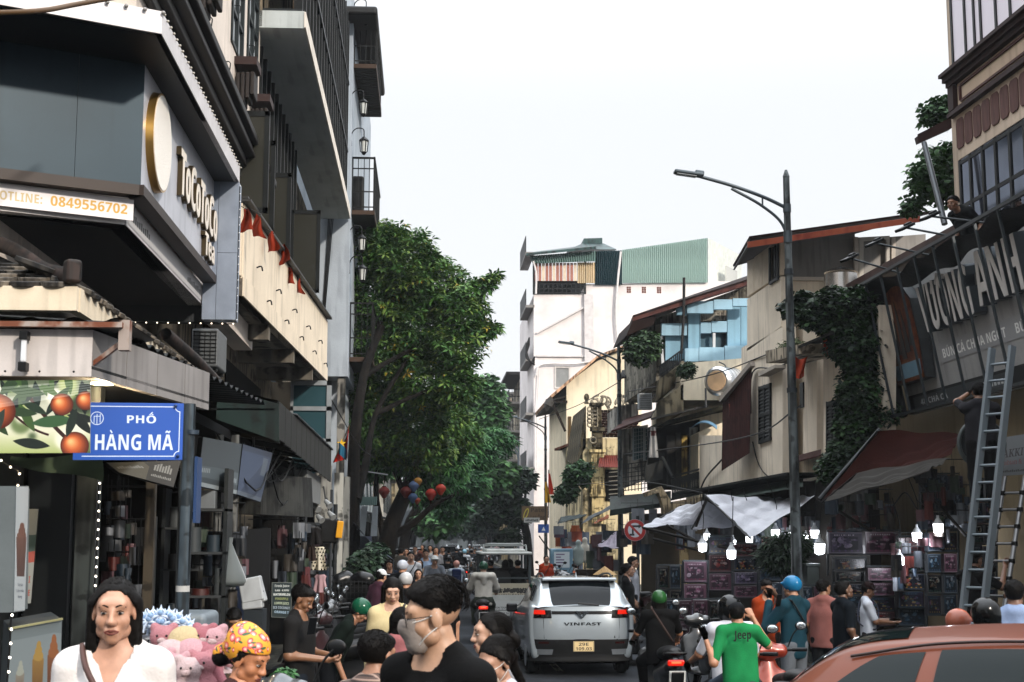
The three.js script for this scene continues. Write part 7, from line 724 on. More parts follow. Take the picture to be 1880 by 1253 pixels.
function scooter(label,pos,ry,col,o = {}) {
const t = thing('motor_scooter',label,'motor scooter',o.group),pm = paint(col),wrap = (g,n,m) => { const k = new MB(); k.add(g); k.build(n,m,t); };
wrap(shellG,'body',pm); wrap(shieldG,'leg_shield',pm); wrap(cowlG,'handlebar_cowl',o.cowl ? paint(o.cowl) : pm); wrap(seatG,'seat',seatM); wheel(t,0,0.28,0.45,0.28,0.11); wheel(t,0,0.28,-0.8,0.28,0.1);
const h = new MB(); h.tube([[-0.36,1.04,-0.42],[-0.15,1.03,-0.53],[0.15,1.03,-0.53],[0.36,1.04,-0.42]],0.016,6); for (const s of [-1,1]) h.cyl([s * 0.24,1.035,-0.49],[s * 0.37,1.04,-0.41],0.021,0.021,8); h.build('handlebar',blackM,t); for (const s of [-1,1]) { const m = new MB(); m.tube([[s * 0.2,1.06,-0.52],[s * 0.26,1.2,-0.5],[s * 0.32,1.27,-0.48]],0.008,5); m.sph([s * 0.33,1.28,-0.47],0.065,1,0.7,0.3); const q = m.build('mirror',blackM,t),g = new MB(); g.sph([s * 0.33,1.28,-0.457],0.055,1,0.68,0.2); g.build('mirror_glass',M('#cfd6da',0.05,0.9),q); }
const hl = new MB(); hl.sph([0,0.99,-0.68],0.07,1.2,0.7,0.5); hl.build('headlight',M('#c9ced1',0.1),t); const tl = new MB(); tl.rbox([0,0.74,0.72],[0.2,0.07,0.05],0.02); tl.build('tail_light',o.lit ? redL : M('#5a1210',0.2),t); if (o.lit) { const k = new MB(); k.rbox([0,0.745,0.745],[0.12,0.025,0.015],0.006); k.build('lit_lamp',redOn,t); } const fo = new MB(); for (const s of [-0.07,0.07]) fo.cyl([s,0.28,-0.8],[s * 0.6,0.75,-0.62],0.022,0.028,8); fo.build('fork',M('#4a4e52',0.4,0.6),t); const ff = new MB(); ff.sheet((u,v) => { const a = 0.3 + u * 2.0; return V((v - 0.5) * 0.13,0.28 + 0.33 * Math.sin(a),-0.8 - 0.33 * Math.cos(a)); },12,3,0.01); ff.build('front_fender',pm,t); const rf = new MB(); rf.rbox([0,0.5,0.78],[0.15,0.3,0.02],0.008,0,0.35); rf.build('mudguard',blackM,t);
const np = new MB(); np.rbox([0,0.58,0.79],[0.2,0.15,0.012],0.008,0,0.12); const n = np.build('number_plate',M('#a9aba8',0.6),t); if (o.plate) print('plate_lettering',rect(0,0,0,0.19,0.14).map(p => p.applyEuler(new THREE.Euler(0.12,0,0)).add(V(0,0.5808,0.799))),plateTex(...o.plate),n); const ex = new MB(); ex.cyl([0.16,0.3,0.05],[0.19,0.42,0.7],0.05,0.06,12); ex.build('exhaust',M('#303336',0.4,0.6),t); const gr = new MB(); gr.tube([[-0.1,0.82,0.5],[-0.12,0.85,0.72],[0.12,0.85,0.72],[0.1,0.82,0.5]],0.014,6); gr.build('grab_rail',blackM,t); const sd = new MB(); sd.bar([-0.12,0.3,0.1],[-0.24,0.02,0.1],0.02); sd.build('side_stand',blackM,t);
t.position.copy(pos); t.rotation.y = ry; return t;
}
const G = (px,d) => V(Xat(px,d),gy(d),-d),kb = v => v.setY(0.13);
scooter('black scooter with a red lit tail lamp ridden by the woman in green helmet',G(1213,17.6),0.02,'#14171a',{ lit: 1,plate: ['34-E1','338.47'] }); scooter('black scooter with a lit tail lamp ridden by the person in white hoodie',G(886,31),0,'#17191b',{ lit: 1,plate: ['29-H1','551.13'] }); scooter('red brown scooter with a lit tail lamp ridden by the person in white tee',G(855,62),0,'#3a1a16',{ lit: 1,plate: ['29-P1','224'] }); scooter('dark scooter ridden by the pair with the blue backpack',G(832,40),0.1,'#17191b',{ lit: 1 }); scooter('dark scooter under the man in white shirt and the boy in green',G(1352,13.6),-0.15,'#14181c',{}); scooter('black scooter parked askew in front of the pink toy boxes',G(1290,20),2.6 + 3.1416 + 0.6,'#101214',{ plate: ['29-P2','025.24'] }); scooter('white fronted scooter with bare handlebars beside the copper car',G(1560,10.5),-2.2,'#101315',{ cowl: '#b9bcc0' }); scooter('orange scooter beside the man in teal jacket',G(1432,14.4),0.1,'#7a2a18',{}); scooter('black scooter behind the copper car in front of the ladders',G(1745,13),-1.2,'#0e1012',{}); scooter('scooter facing the camera with the grey mirror at the bottom left',G(600,9.2),2.75,'#1a1d20',{ cowl: '#2b3034' });
const base = scooter('parked dark scooter nearest in the left row',kb(G(655,17.5)),2.0,'#17181a',{ group: 'scooters parked along the left kerb' }),rowC = ['#17181a','#2b1416','#1b2026','#101112','#24282b'];
const place = (px,d,ry,label,ci,grp) => { const c = copy(base,label,kb(G(px,d)),ry); c.userData.group = grp; if (ci) for (const k of c.children) if (/^(body|leg_shield|handlebar_cowl|front_fender)$/.test(k.name)) k.material = (mats['pt' + ci] = mats['pt' + ci] || paint(ci)); return c; };
[[640,16.2],[668,18.6],[662,19.8],[678,21],[672,22.3],[688,23.5],[686,24.8],[700,26.2],[704,28],[712,30]].forEach(([px,d],i) => place(px,d,1.9 + 0.1 * Math.sin(i * 2),'parked dark scooter number ' + ['two','three','four','five','six','seven','eight','nine','ten','eleven'][i] + ' counted from the nearest of the left row',rowC[i % 5],'scooters parked along the left kerb'));
[[1010,47,0.4],[1032,46,0.6],[1050,42,0.7],[1062,40,0.9],[1140,31,1.2]].forEach(([px,d,r],i) => { const c = place(px,d,r,['scooter parked beside the orange dressed woman','scooter parked by the blue booth','scooter with shining chrome parked right of the blue booth','scooter parked in front of the wooden crates','scooter parked behind the woman in black dress'][i],rowC[(i + 2) % 5],'scooters parked by the right stalls'); });
// ---------- people ----------
const lobe = (x,y,z,r,s) => c3([x,y,z],[x,y,z],r,r,s);
function headPrims(o = 0) { const P0 = [lobe(0,0.035,-0.022,0.088 + o,[0.86,0.95,1.06])]; return P0; }
const facePrims = [...headPrims(),c3([0,-0.005,0.03],[0,-0.07,0.036],0.062,0.044,[0.98,1,0.86]),lobe(0.036,-0.068,0.01,0.032),lobe(-0.036,-0.068,0.01,0.032),lobe(0,-0.098,0.056,0.02,[1.2,0.9,1]),lobe(0.04,-0.032,0.046,0.026),lobe(-0.04,-0.032,0.046,0.026),c3([-0.036,0.03,0.066],[0.036,0.03,0.066],0.017,0.017),c3([0,0.004,0.082],[0,-0.034,0.1],0.0075,0.011),lobe(0.0115,-0.037,0.088,0.0078),lobe(-0.0115,-0.037,0.088,0.0078),c3([-0.018,-0.066,0.075],[0.018,-0.066,0.075],0.007,0.007),c3([-0.014,-0.078,0.073],[0.014,-0.078,0.073],0.007,0.007),lobe(0.081,-0.012,-0.012,0.03,[0.34,1.05,0.66]),lobe(-0.081,-0.012,-0.012,0.03,[0.34,1.05,0.66]),{ ...lobe(0.033,0.002,0.098,0.02,[1.25,0.8,1]),sub: 1 },{ ...lobe(-0.033,0.002,0.098,0.02,[1.25,0.8,1]),sub: 1 }];
const headG = [blob(facePrims,0.004,0.02),blob(facePrims,0.009,0.02)];
const eyeG = (() => { const m = new MB(); for (const s of [-1,1]) m.sph([s * 0.032,-0.001,0.073],0.0125,1.1,0.42,1,10,8); return mergeGeometries(m.g); })(),irisG = (() => { const m = new MB(); for (const s of [-1,1]) m.sph([s * 0.032,-0.001,0.083],0.0072,1,0.75,0.5,8,6); return mergeGeometries(m.g); })(),browG = (() => { const m = new MB(); for (const s of [-1,1]) { m.tube([[s * 0.014,0.022,0.0855],[s * 0.034,0.029,0.083],[s * 0.052,0.021,0.07]],0.003,5); m.tube([[s * 0.018,0.004,0.085],[s * 0.032,0.0085,0.0865],[s * 0.046,0.003,0.079]],0.0016,4); } return mergeGeometries(m.g); })(),lipG = (() => { const m = new MB(); m.tube([[-0.027,-0.071,0.0785],[-0.008,-0.066,0.0875],[0,-0.0675,0.0885],[0.008,-0.066,0.0875],[0.027,-0.071,0.0785]],0.0044,6); m.tube([[-0.025,-0.0725,0.0785],[0,-0.0785,0.0875],[0.025,-0.0725,0.0785]],0.0052,6); return mergeGeometries(m.g); })();
const faceGap = (x,y,z) => Math.max(0.0,0) + Math.min(z - 0.004 - Math.max(0,y - 0.03) * 0.25,0.082 - y - x * x * 9);   // > 0 in front of the hairline
const HAIR = {
short: () => blob([lobe(0,0.034,-0.034,0.1,[0.87,0.955,1.09]),lobe(0,0.075,0.03,0.06,[1.1,0.7,1])],0.007,0.02,(x,y,z) => Math.max(faceGap(x,y,z),-0.045 - y,z > -0.02 && y < 0.02 && Math.abs(x) > 0.06 ? 0.012 : -1)),
crop: () => blob([lobe(0,0.05,-0.02,0.096,[0.88,0.97,1.03]),lobe(0,0.085,0.025,0.05,[1.15,0.7,1])],0.006,0.02,(x,y,z) => Math.max(faceGap(x,y,z),0.012 + 0.25 * z - y)),
long: () => blob([lobe(0,0.034,-0.034,0.1,[0.87,0.955,1.09]),c3([0,0.0,-0.07],[0,-0.24,-0.085],0.085,0.06,[1,1,0.5]),c3([0.075,0.03,-0.02],[0.085,-0.2,-0.02],0.035,0.03),c3([-0.075,0.03,-0.02],[-0.085,-0.2,-0.02],0.035,0.03)],0.008,0.03,faceGap),
bangs: () => blob([lobe(0,0.034,-0.034,0.1,[0.87,0.955,1.09]),c3([0,0.0,-0.06],[0,-0.16,-0.08],0.085,0.07,[1,1,0.55]),c3([0.078,0.03,-0.01],[0.085,-0.12,0],0.032,0.025),c3([-0.078,0.03,-0.01],[-0.085,-0.12,0],0.032,0.025)],0.008,0.03,(x,y,z) => Math.min(z - 0.02,0.028 - y)),
bun: () => blob([c3([0.074,0.02,-0.005],[0.078,-0.03,-0.03],0.015,0.012),c3([-0.074,0.02,-0.005],[-0.078,-0.03,-0.03],0.015,0.012),lobe(0,0.034,-0.034,0.1,[0.87,0.955,1.09]),c3([0,0.0,-0.1],[0,-0.05,-0.15],0.04,0.045),lobe(0.03,-0.03,-0.15,0.03)],0.007,0.03,(x,y,z) => Math.max(faceGap(x,y,z),z > -0.05 ? -0.02 - y : -1)),
tied: () => blob([c3([0.074,0.02,0],[0.078,-0.035,-0.02],0.016,0.012),c3([-0.074,0.02,0],[-0.078,-0.035,-0.02],0.016,0.012),lobe(0,0.034,-0.034,0.1,[0.87,0.955,1.09]),c3([0,0.0,-0.1],[0,-0.22,-0.14],0.03,0.022),c3([0,0,-0.1],[0,-0.02,-0.13],0.03,0.03)],0.007,0.03,faceGap),
helmet: () => blob([lobe(0,0.045,-0.022,0.117,[0.94,0.98,1.1]),c3([-0.06,0.055,0.09],[0.06,0.055,0.09],0.026,0.026,[1,0.5,1.2])],0.01,0.03,(x,y,z) => Math.max(-0.035 - y + (z > 0 ? z * 0.7 : 0),-1)),
fullhelmet: () => blob([lobe(0,0.04,-0.02,0.127,[0.94,1.02,1.1]),lobe(0,-0.03,0,0.12,[0.95,0.9,1.05])],0.01,0.05,(x,y,z) => Math.max(-0.12 - y,z > 0.06 && y < 0.06 && y > -0.05 ? 0.03 : -1)),
cap: () => blob([lobe(0,0.05,-0.022,0.104,[0.92,0.95,1.04]),c3([-0.04,0.055,0.1],[0.04,0.055,0.1],0.05,0.05,[1,0.16,1.3])],0.007,0.015,(x,y,z) => 0.035 - y + (z > 0.05 ? -0.02 : 0)),
scarf: () => blob([lobe(0,0.05,-0.03,0.108,[0.92,0.98,1.08]),lobe(0,0.09,-0.07,0.07),c3([0,0.0,-0.12],[0,-0.03,-0.16],0.045,0.04)],0.006,0.03,(x,y,z) => Math.min(z + 0.02,0.045 - y + z * 0.1)),
};
const hairCache = {},hairG = k => hairCache[k] || (hairCache[k] = (() => { const g = HAIR[k](); if (/helmet|cap|scarf/.test(k)) return g; const st = new MB(); { const cut = k === 'crop' || k === 'short',n = cut ? 420 : 260; for (let i = 0; i < n; i++) { const a = cut ? rnd(-1.45,1.45) : (i / n * 2 - 1) * 1.45,b0 = cut ? rnd(0.75,3.3) : 0.82 + 0.45 * Math.abs(a) + rnd(0.1),R = rnd(0.099,0.104),at3 = (b,r,aa) => [0.87 * r * Math.sin(aa),0.034 + 0.955 * r * Math.cos(aa) * Math.sin(b),-0.034 + 1.09 * r * Math.cos(aa) * Math.cos(b)]; if (k === 'bangs' && b0 < 1.2) continue; const side = Math.abs(a) > 1 && k === 'crop'; if (cut) { const L = (k === 'crop' ? 0.3 : 0.22) * rnd(0.7,1.2),up = (k === 'crop' && !side ? 0.016 : 0.004) * Math.max(0.2,Math.sin(b0)); st.tube([at3(b0 + L,R - 0.006,a),at3(b0 + L * 0.4,R + up * 0.8,a + rnd(-0.05,0.05)),at3(Math.max(0.62,b0 - L * 0.4),R + up,a + rnd(-0.12,0.12))],0.0016,3,4); } else st.tube([0,0.25,0.5,0.75,1].map(t => at3(b0 + (3.45 - b0) * t,R - (t === 0 ? 0.004 : 0) + rnd(0.0015),a * (1 - 0.35 * t * t) + rnd(-0.02,0.02))),0.0017,3,8); } } const fin = g2 => { const q = new MB(); q.add(g2); q.g.push(...st.g); return mergeGeometries(q.g); }; const p = g.attributes.position,n = g.attributes.normal; for (let i = 0; i < p.count; i++) { const x = p.getX(i),y = p.getY(i),z = p.getZ(i),a = Math.atan2(x,z + 0.03) * 16,e = 0.0014,w = (N(a / 100 + 0.5,y * 4 + 0.5,100,20,3) - 0.5 + 0.8 * (N(a / 100 + 0.5,y * 4 + 0.5,330,40,7) - 0.5)) * 2; p.setXYZ(i,x + n.getX(i) * e * w,y + n.getY(i) * e * w,z + n.getZ(i) * e * w); } g.computeVertexNormals(); return fin(g); })());
function handG(curl,open) { const pr = [c3([0,0.015,0],[0,0.07,0],0.034,0.038,[1.05,1,0.42]),c3([0,-0.03,0],[0,0.01,0],0.026,0.028)]; [[0.03,0.072],[0.01,0.082],[-0.011,0.076],[-0.03,0.06]].forEach(([x,L],i) => { let a = [x,0.085 - Math.abs(x) * 0.3,0],an = 0; const sp = open ? x * 4 : 0; for (let k = 0; k < 3; k++) { an += curl * (0.7 + 0.15 * i); const l = L * [0.45,0.32,0.26][k],b = [a[0] + sp * l * 0.8,a[1] + l * Math.cos(an),a[2] + l * Math.sin(an)]; pr.push(c3(a,b,0.0088 - k * 0.0008,0.0084 - k * 0.001)); a = b; } }); pr.push(c3([0.024,0.012,0.004],[0.05,0.045,0.014],0.013,0.0105),c3([0.05,0.045,0.014],[0.052,0.075,0.018 + curl * 0.02],0.0105,0.008)); return blob(pr,0.005,0.008); }
const HANDS = { relaxed: handG(0.28),grip: handG(0.95),open: handG(0.05,1) };
const skinC = (c => (k => c[k] = c[k] || new THREE.MeshPhysicalMaterial({ color: C(k),roughness: 0.5,sheen: 0.15,map: rep(TX.fine,'fine',0.3) })))({}),hairM = new THREE.MeshPhysicalMaterial({ color: C('#0b0908'),roughness: 0.55,specularIntensity: 0.16 });
const rot = (p,o,rx,ry = 0,rz = 0) => { const v = V(...p).sub(V(...o)).applyEuler(new THREE.Euler(rx,ry,rz,'YXZ')).add(V(...o)); return v.toArray(); };
// o: h, pose, lean, el/wl/er/wr (elbows and wrists), hy/hp (head turn and nod), hair, hat, colours
function person(label,pos,ry,o) {
const t = thing('person',label,'person'),ride = o.pose === 'ride',k = (o.h || 1.65) / 1.72,cell = o.cell || (o.near ? 0.012 : 0.02),w = o.wide || 1;
let J = ride ? { pel: [0,0.88,0],ch: [0,1.2,0.06],nk: [0,1.4,0.08],hip: [0.1,0.86,0.03],kn: [0.19,0.74,0.44],an: [0.17,0.36,0.36],el: [0.28,1.13,0.2],wr: [0.3,1.04,0.44],sh: [0.185,1.37,0.06] } : { pel: [0,0.96,0],ch: [0,1.27,0],nk: [0,1.46,-0.01],hip: [0.095,0.93,0],kn: [0.105,0.51,0.02],an: [0.11,0.09,-0.02],el: [0.235,1.13,-0.03],wr: [0.245,0.88,0.07],sh: [0.185,1.4,-0.01] };
if (/woman/.test(label)) { J.sh[0] = 0.152; J.el[0] *= 0.87; J.wr[0] *= 0.9; } const mir = p => [-p[0],p[1],p[2]],L = o.lean || 0,up = p => rot(p,J.pel,L,o.twist || 0),j = {}; for (const s of ['l','r']) { const f = s === 'l' ? p => [...p] : mir; for (const q of ['hip','kn','an','el','wr','sh']) j[q + s] = f(J[q]); } // l is the side of +x
if (o.pose === 'walk') { j.knl[2] += 0.14; j.anl[2] += 0.18; j.knr[2] += 0.02; j.anr[2] -= 0.24; j.anr[1] += 0.06; j.wrl[2] -= 0.12; j.wrr[2] += 0.1; }
for (const q of ['ell','wrl','elr','wrr']) if (o[q]) j[q] = o[q]; for (const q of ['ell','wrl','elr','wrr','shl','shr']) j[q] = up(j[q]); const ch = up(J.ch),nk = up(J.nk),pel = J.pel,hd = up([0,J.nk[1] + 0.15,J.nk[2] + 0.035]);
const be = (q,e,f,ra,rb,s) => c3(q,f || q,ra,rb,s),sx = [1.28 * w,1,0.78 * w];
const torso = d => [c3(pel,ch,0.12 + d,0.125 + d,sx),c3(ch,up([0,J.nk[1] - 0.12,J.nk[2]]),0.125 + d,0.1 + d,sx),c3(j.shl,j.shr,0.05 * w + d,0.05 * w + d),c3(up([0.04,J.nk[1] + 0.01,J.nk[2] - 0.02]),j.shl,0.05 + d,0.045 + d),c3(up([-0.04,J.nk[1] + 0.01,J.nk[2] - 0.02]),j.shr,0.05 + d,0.045 + d)],arm = (s,d,a,b) => { const A = j['sh' + s],E = j['el' + s],W = j['wr' + s],mixv = (p,q,f) => p.map((v,i) => v + (q[i] - v) * f),r = []; r.push(c3(A,a < 1 ? mixv(A,E,a) : E,0.05 * w + d,0.041 * w + d)); if (b) r.push(c3(E,b < 1 ? mixv(E,W,b) : W,0.041 + d,0.028 + d)); return r; },leg = (s,d,b) => [c3(j['hip' + s],j['kn' + s],0.085 * w + d,0.058 + d),c3(j['kn' + s],b < 1 ? j['kn' + s].map((v,i) => v + (j['an' + s][i] - v) * b) : j['an' + s],0.056 + d,0.036 + d)];
const foot = s => { const a = j['an' + s]; return [c3([a[0],a[1] - 0.03,a[2] - 0.02],[a[0] * 1.05,a[1] - 0.045,a[2] + 0.15],0.042,0.033,[1,0.9,1])]; };
// the body: one continuous figure, with head and hands joined to it
const nb = up([0,J.nk[1] - 0.04,J.nk[2] - 0.01]),prims = [...torso(0),c3(nb,hd.map((v,i) => v + [0,-0.06,-0.03][i]),0.058 * w,0.052),...arm('l',0,1,1),...arm('r',0,1,1),...leg('l',0,1),...leg('r',0,1),...foot('l'),...foot('r')];
const mb = new MB(),hm = new THREE.Matrix4().compose(V(...hd),new THREE.Quaternion().setFromEuler(new THREE.Euler((o.hp || 0) + L * 0.6,o.hy || 0,o.hr || 0,'YXZ')),V(o.hx || 1,1,1).multiplyScalar((o.hs || 1) * 0.95)); mb.add(blob(prims,cell,0.045)); mb.add(headG[o.near ? 0 : 1],hm);
for (const s of ['l','r']) { const E = V(...j['el' + s]),W = V(...j['wr' + s]),y = W.clone().sub(E).normalize(),sg = s === 'l' ? 1 : -1; let x = V(0,0,1); if (o['th' + s]) x = V(...o['th' + s]); else if (ride) x = V(-sg,0.2,0); const z = x.clone().cross(y).normalize(); x = y.clone().cross(z).normalize(); const pz = s === 'l' ? z : z.clone(); mb.add(HANDS[o['hand' + s] || (ride ? 'grip' : 'relaxed')],new THREE.Matrix4().makeBasis(x,y,z).scale(V(1,1,s === 'l' ? -1 : 1)).setPosition(W.addScaledVector(y,0.025))); }
mb.build('body',skinC(o.skin || '#b08062'),t); const add = (n,g,m) => { const q = new MB(); q.add(g); return q.build(n,m,t); },cm = c => c && c.isMaterial ? c : M(c,0.85,0,'cloth',0.5,0.0025);
const sl = o.sleeve === undefined ? 0.85 : o.sleeve,dn = V(...ch).sub(V(...pel)).normalize(),hem = o.hem === undefined ? -0.14 : o.hem;
if (o.top) add(o.topName || 'shirt',blob([...torso(0.012),c3(nb,up([0,J.nk[1] - 0.005,J.nk[2] - 0.02]),0.075 * w,0.068),c3(pel.map((v,i) => v + (i === 1 ? Math.max(hem,-0.1) : 0)),ch,0.15,0.14,sx),...(sl > 0 ? [...arm('l',o.loose || 0.014,Math.min(1,sl),sl > 1 ? sl - 1 : 0),...arm('r',o.loose || 0.014,Math.min(1,sl),sl > 1 ? sl - 1 : 0)] : []),...(o.hood ? [c3(up([-0.1,J.nk[1] - 0.02,J.nk[2] - 0.1]),up([0.1,J.nk[1] - 0.02,J.nk[2] - 0.1]),0.07,0.07),c3(up([0,J.nk[1] - 0.06,J.nk[2] - 0.12]),up([0,J.nk[1] - 0.16,J.nk[2] - 0.13]),0.08,0.05)] : [])],o.near ? 0.0095 : cell,0.035,(x,y,z) => { const h = (x - pel[0]) * dn.x + (y - pel[1]) * dn.y + (z - pel[2]) * dn.z,n = V(x - nk[0],y - nk[1],z - nk[2] - 0.025).length(),f = z * Math.cos(o.twist || 0) + x * Math.sin(o.twist || 0) - nk[2]; return Math.max(hem - h,Math.min(0.076 - n - (o.hood ? 0.05 : 0),y - nk[1] + 0.035),o.vneck && f > 0 ? Math.min(0.062 - Math.abs(x - nk[0]) - (nk[1] - y) * 0.4,0.15 - (nk[1] - y)) : -1); }),cm(o.top));
if (o.bottom) add(o.skirt ? 'skirt' : 'trousers',o.skirt ? blob([c3([0,0.98,0],[0,o.skirt,0],0.13,0.24,[1.15,1,0.9])],cell,0.02,(x,y,z) => Math.max(y - 1.02,o.skirt - y)) : blob([c3(pel,[pel[0],pel[1] - 0.06,pel[2]],0.135,0.13,[1.22,1,0.86]),...leg('l',o.flare || 0.018,o.short || 0.94),...leg('r',o.flare || 0.018,o.short || 0.94)],cell,0.035,(x,y) => Math.max(y - pel[1] - 0.07,0.06 - y)),cm(o.bottom));
add('shoes',blob([...foot('l'),...foot('r')].map(p => ({ ...p,ra: p.ra + 0.008,rb: p.rb + 0.008 })),0.014,0.02,(x,y) => 0.012 - y),M(o.shoe || '#1a1a1b',0.6));
const hg = (n,g,m) => { const q = new MB(); q.add(g,hm); return q.build(n,m,t); };
if (o.hair) hg('hair',hairG(o.hair),hairM); if (o.hat) hg({ cap: 'cap',scarf: 'headscarf' }[o.hat] || 'helmet',hairG(o.hat),o.hatM || M(o.hatC,o.hat === 'cap' ? 0.8 : 0.15));
if (!o.back) { hg('eyes',eyeG,M('#a8a099',0.2)); hg('pupils',irisG,darkM); hg('eyebrows',browG,hairM); if (!o.mask) hg('lips',lipG,M(o.lip || '#8d5148',0.5)); }
if (o.mask) hg('face_mask',blob([c3([0,-0.015,0.066],[0,-0.085,0.06],0.05,0.046,[1.12,1,0.95]),lobe(0,-0.03,0.1,0.02)],0.005,0.03,(x,y,z) => Math.max(y - 0.004,-0.125 - y,0.015 - z)),M(o.mask,0.9,0,'cloth',0.2,0.003)); if (o.mask) { const m = new MB(); for (const s of [-1,1]) { m.tube([[s * 0.05,-0.01,0.08],[s * 0.075,-0.002,0.03],[s * 0.087,0.015,-0.015]],0.002,4); m.tube([[s * 0.05,-0.09,0.06],[s * 0.078,-0.06,0.03],[s * 0.087,-0.03,-0.02]],0.002,4); } hg('mask_strap',mergeGeometries(m.g),M('#d8d5cf',0.8)); }
if (o.glasses) { const m = new MB(); for (const s of [-1,1]) { m.add(new THREE.TorusGeometry(0.022,0.0018,5,18),new THREE.Matrix4().setPosition(s * 0.032,-0.002,0.096)); m.tube([[s * 0.054,0.004,0.092],[s * 0.078,0.006,0.04],[s * 0.084,0.002,-0.015]],0.0018,4); } hg('glasses',mergeGeometries(m.g),darkM); }
if (o.strap) { const m = new MB(),a = o.strap[1] || 1,pt = (x,y,z) => V(...up([x,y,z])); m.tube([pt(a * 0.13,1.46,-0.1),pt(a * 0.12,1.485,0),pt(a * 0.07,1.4,0.128 * w),pt(a * -0.06,1.2,0.15 * w),pt(a * -0.18,1.02,0.1),pt(a * -0.1,1.1,-0.13 * w),pt(a * 0.06,1.35,-0.128 * w),pt(a * 0.13,1.46,-0.1)],0.012,5,40); m.build('bag_strap',M(o.strap[0],0.6),t); }
if (o.pack) { const m = new MB(); m.rbox(up([0,J.ch[1] + 0.02,J.ch[2] - 0.19]),[0.3,0.42,0.15],0.06,0,L); const q = m.build('backpack',cm(o.pack),t); const z = new MB(); z.rbox(up([0,J.ch[1] - 0.06,J.ch[2] - 0.275]),[0.22,0.2,0.04],0.02,0,L); z.build('pocket',cm(o.pack),q); }
if (o.word) { const [s,y,hgt,wd,c] = o.word,z = J.ch[2] - 0.128 * w - 0.03 + (o.wz || 0); letters(s,V(...up([wd / 2,y,z])),V(...up([-wd / 2,y,z])),V(...up([0,y + 1,z])).sub(V(...up([0,y,z]))).normalize(),hgt,0.012,M(c,0.7),t); }
t.position.copy(pos); t.rotation.y = ry; t.scale.setScalar(k); return t;
}
// place a person so that the head top falls on photo row py at depth d
const at = (px,py,d,o) => { const top = P(px,py,d),h = o.h || 1.65; const v = top.clone(); v.y = o.y !== undefined ? o.y : top.y - h * (o.pose === 'ride' ? 0.955 : 1); return v; };
const who = (label,px,py,d,ry,o) => { const v = at(px,py,d,o); if (!o.pose || o.pose === 'walk') { if (!o.lean && !o.free) { const x = v.x,g = d > 13 && (x < -0.92 || x > 5.75) ? 0.13 : gy(d),top = P(px,py,d).y; v.y = g; o = { ...o,h: Math.max(1.42,Math.min(1.86,top - g)) }; } } return person(label,v,ry,o); };
const PI = Math.PI,silk = new THREE.MeshStandardMaterial({ roughness: 0.6,map: (() => { const t = canvasTex(512,512,(x,w) => { x.fillStyle = '#c98a1c'; x.fillRect(0,0,w,w); for (let i = 0; i < 26; i++) { const a = rnd(w),b = rnd(w),r = 24 + rnd(34); x.fillStyle = pick(['#9c2a1c','#b8402a','#a8344a']); x.beginPath(); x.ellipse(a,b,r,r * 0.8,rnd(3),0,7); x.fill(); x.fillStyle = '#d47a7c'; x.beginPath(); x.arc(a,b,r * 0.6,0,7); x.fill(); x.fillStyle = '#e8c8a8'; x.beginPath(); x.arc(a,b,r * 0.25,0,7); x.fill(); x.fillStyle = '#2d4a2a'; x.beginPath(); x.ellipse(a + r,b + r * 0.6,r * 0.8,r * 0.3,rnd(3),0,7); x.fill(); } }); t.wrapS = t.wrapT = THREE.RepeatWrapping; t.repeat.set(5,5); return t; })() });
const stripes = new THREE.MeshStandardMaterial({ roughness: 0.85,map: (() => { const t = canvasTex(64,256,(x,w,h) => { x.fillStyle = '#4a3a34'; x.fillRect(0,0,w,h); for (let i = 0; i < 8; i++) { x.fillStyle = '#8a7468'; x.fillRect(0,i * 32,w,9); x.fillStyle = '#1c1716'; x.fillRect(0,i * 32 + 14,w,6); } }); t.wrapS = t.wrapT = THREE.RepeatWrapping; t.repeat.set(2,4); return t; })() });
// foreground
who('woman in white V neck blouse with brown bag strap looking at the camera',214,1070,5.6,0.02,{ near: 1,wide: 1.02,hair: 'long',top: '#dcd6d2',vneck: 1,sleeve: 0.95,loose: 0.02,bottom: '#2a2a2e',strap: ['#6b4a42',-1],skin: '#b98a70',lip: '#8d4a40',hy: 0.08,hs: 1.04,hx: 0.95 });
who('man in black tee with grey face mask and glasses, in profile',800,1073,5.1,-1.2,{ near: 1,hair: 'crop',top: '#131314',bottom: '#17181a',mask: '#8f857e',glasses: 1,skin: '#b28a6e',hy: -0.25,hp: 0.15,hs: 1.02,twist: 0.4 });
who('woman in profile with dark hair in a bun beside the silver SUV',905,1128,7.2,-1.3,{ h: 1.58,near: 1,hair: 'bun',top: '#8d8d92',bottom: '#222',skin: '#b28a72',hy: -0.1 });
who('woman with tied dark hair and beige mask looking down',915,1176,6.3,-0.9,{ h: 1.55,y: 0.3,near: 1,hair: 'tied',top: '#b9bcc4',bottom: '#222',mask: '#b5a698',skin: '#a87e66',hp: 0.4,hs: 1.02 });
who('woman in bright flowered yellow headscarf looking down',450,1166,5.9,1.15,{ h: 1.52,y: 0.3,near: 1,hair: 'bun',hat: 'scarf',hatM: silk,top: '#5a3a3a',bottom: '#222',skin: '#b87a55',hp: 0.35,hs: 1 });
who('man in brown striped shirt seen from behind at the bottom edge',690,1164,6.4,2.45,{ h: 1.55,y: 0.3,near: 1,wide: 1.1,hair: 'short',top: stripes,bottom: '#222',skin: '#9a6e54',hp: 0.15,glasses: 1 });
who('bearded man in grey tee reading a phone on the left pavement',553,1078,12.6,1.25,{ h: 1.68,y: 0.14,near: 1,hair: 'short',top: '#2e2d2d',bottom: '#27303c',skin: '#80593f',hp: 0.45,ell: [0.24,1.14,0.0],wrl: [0.12,1.12,0.24],elr: [-0.24,1.14,0],wrr: [-0.06,1.1,0.26],handl: 'grip',handr: 'grip' });
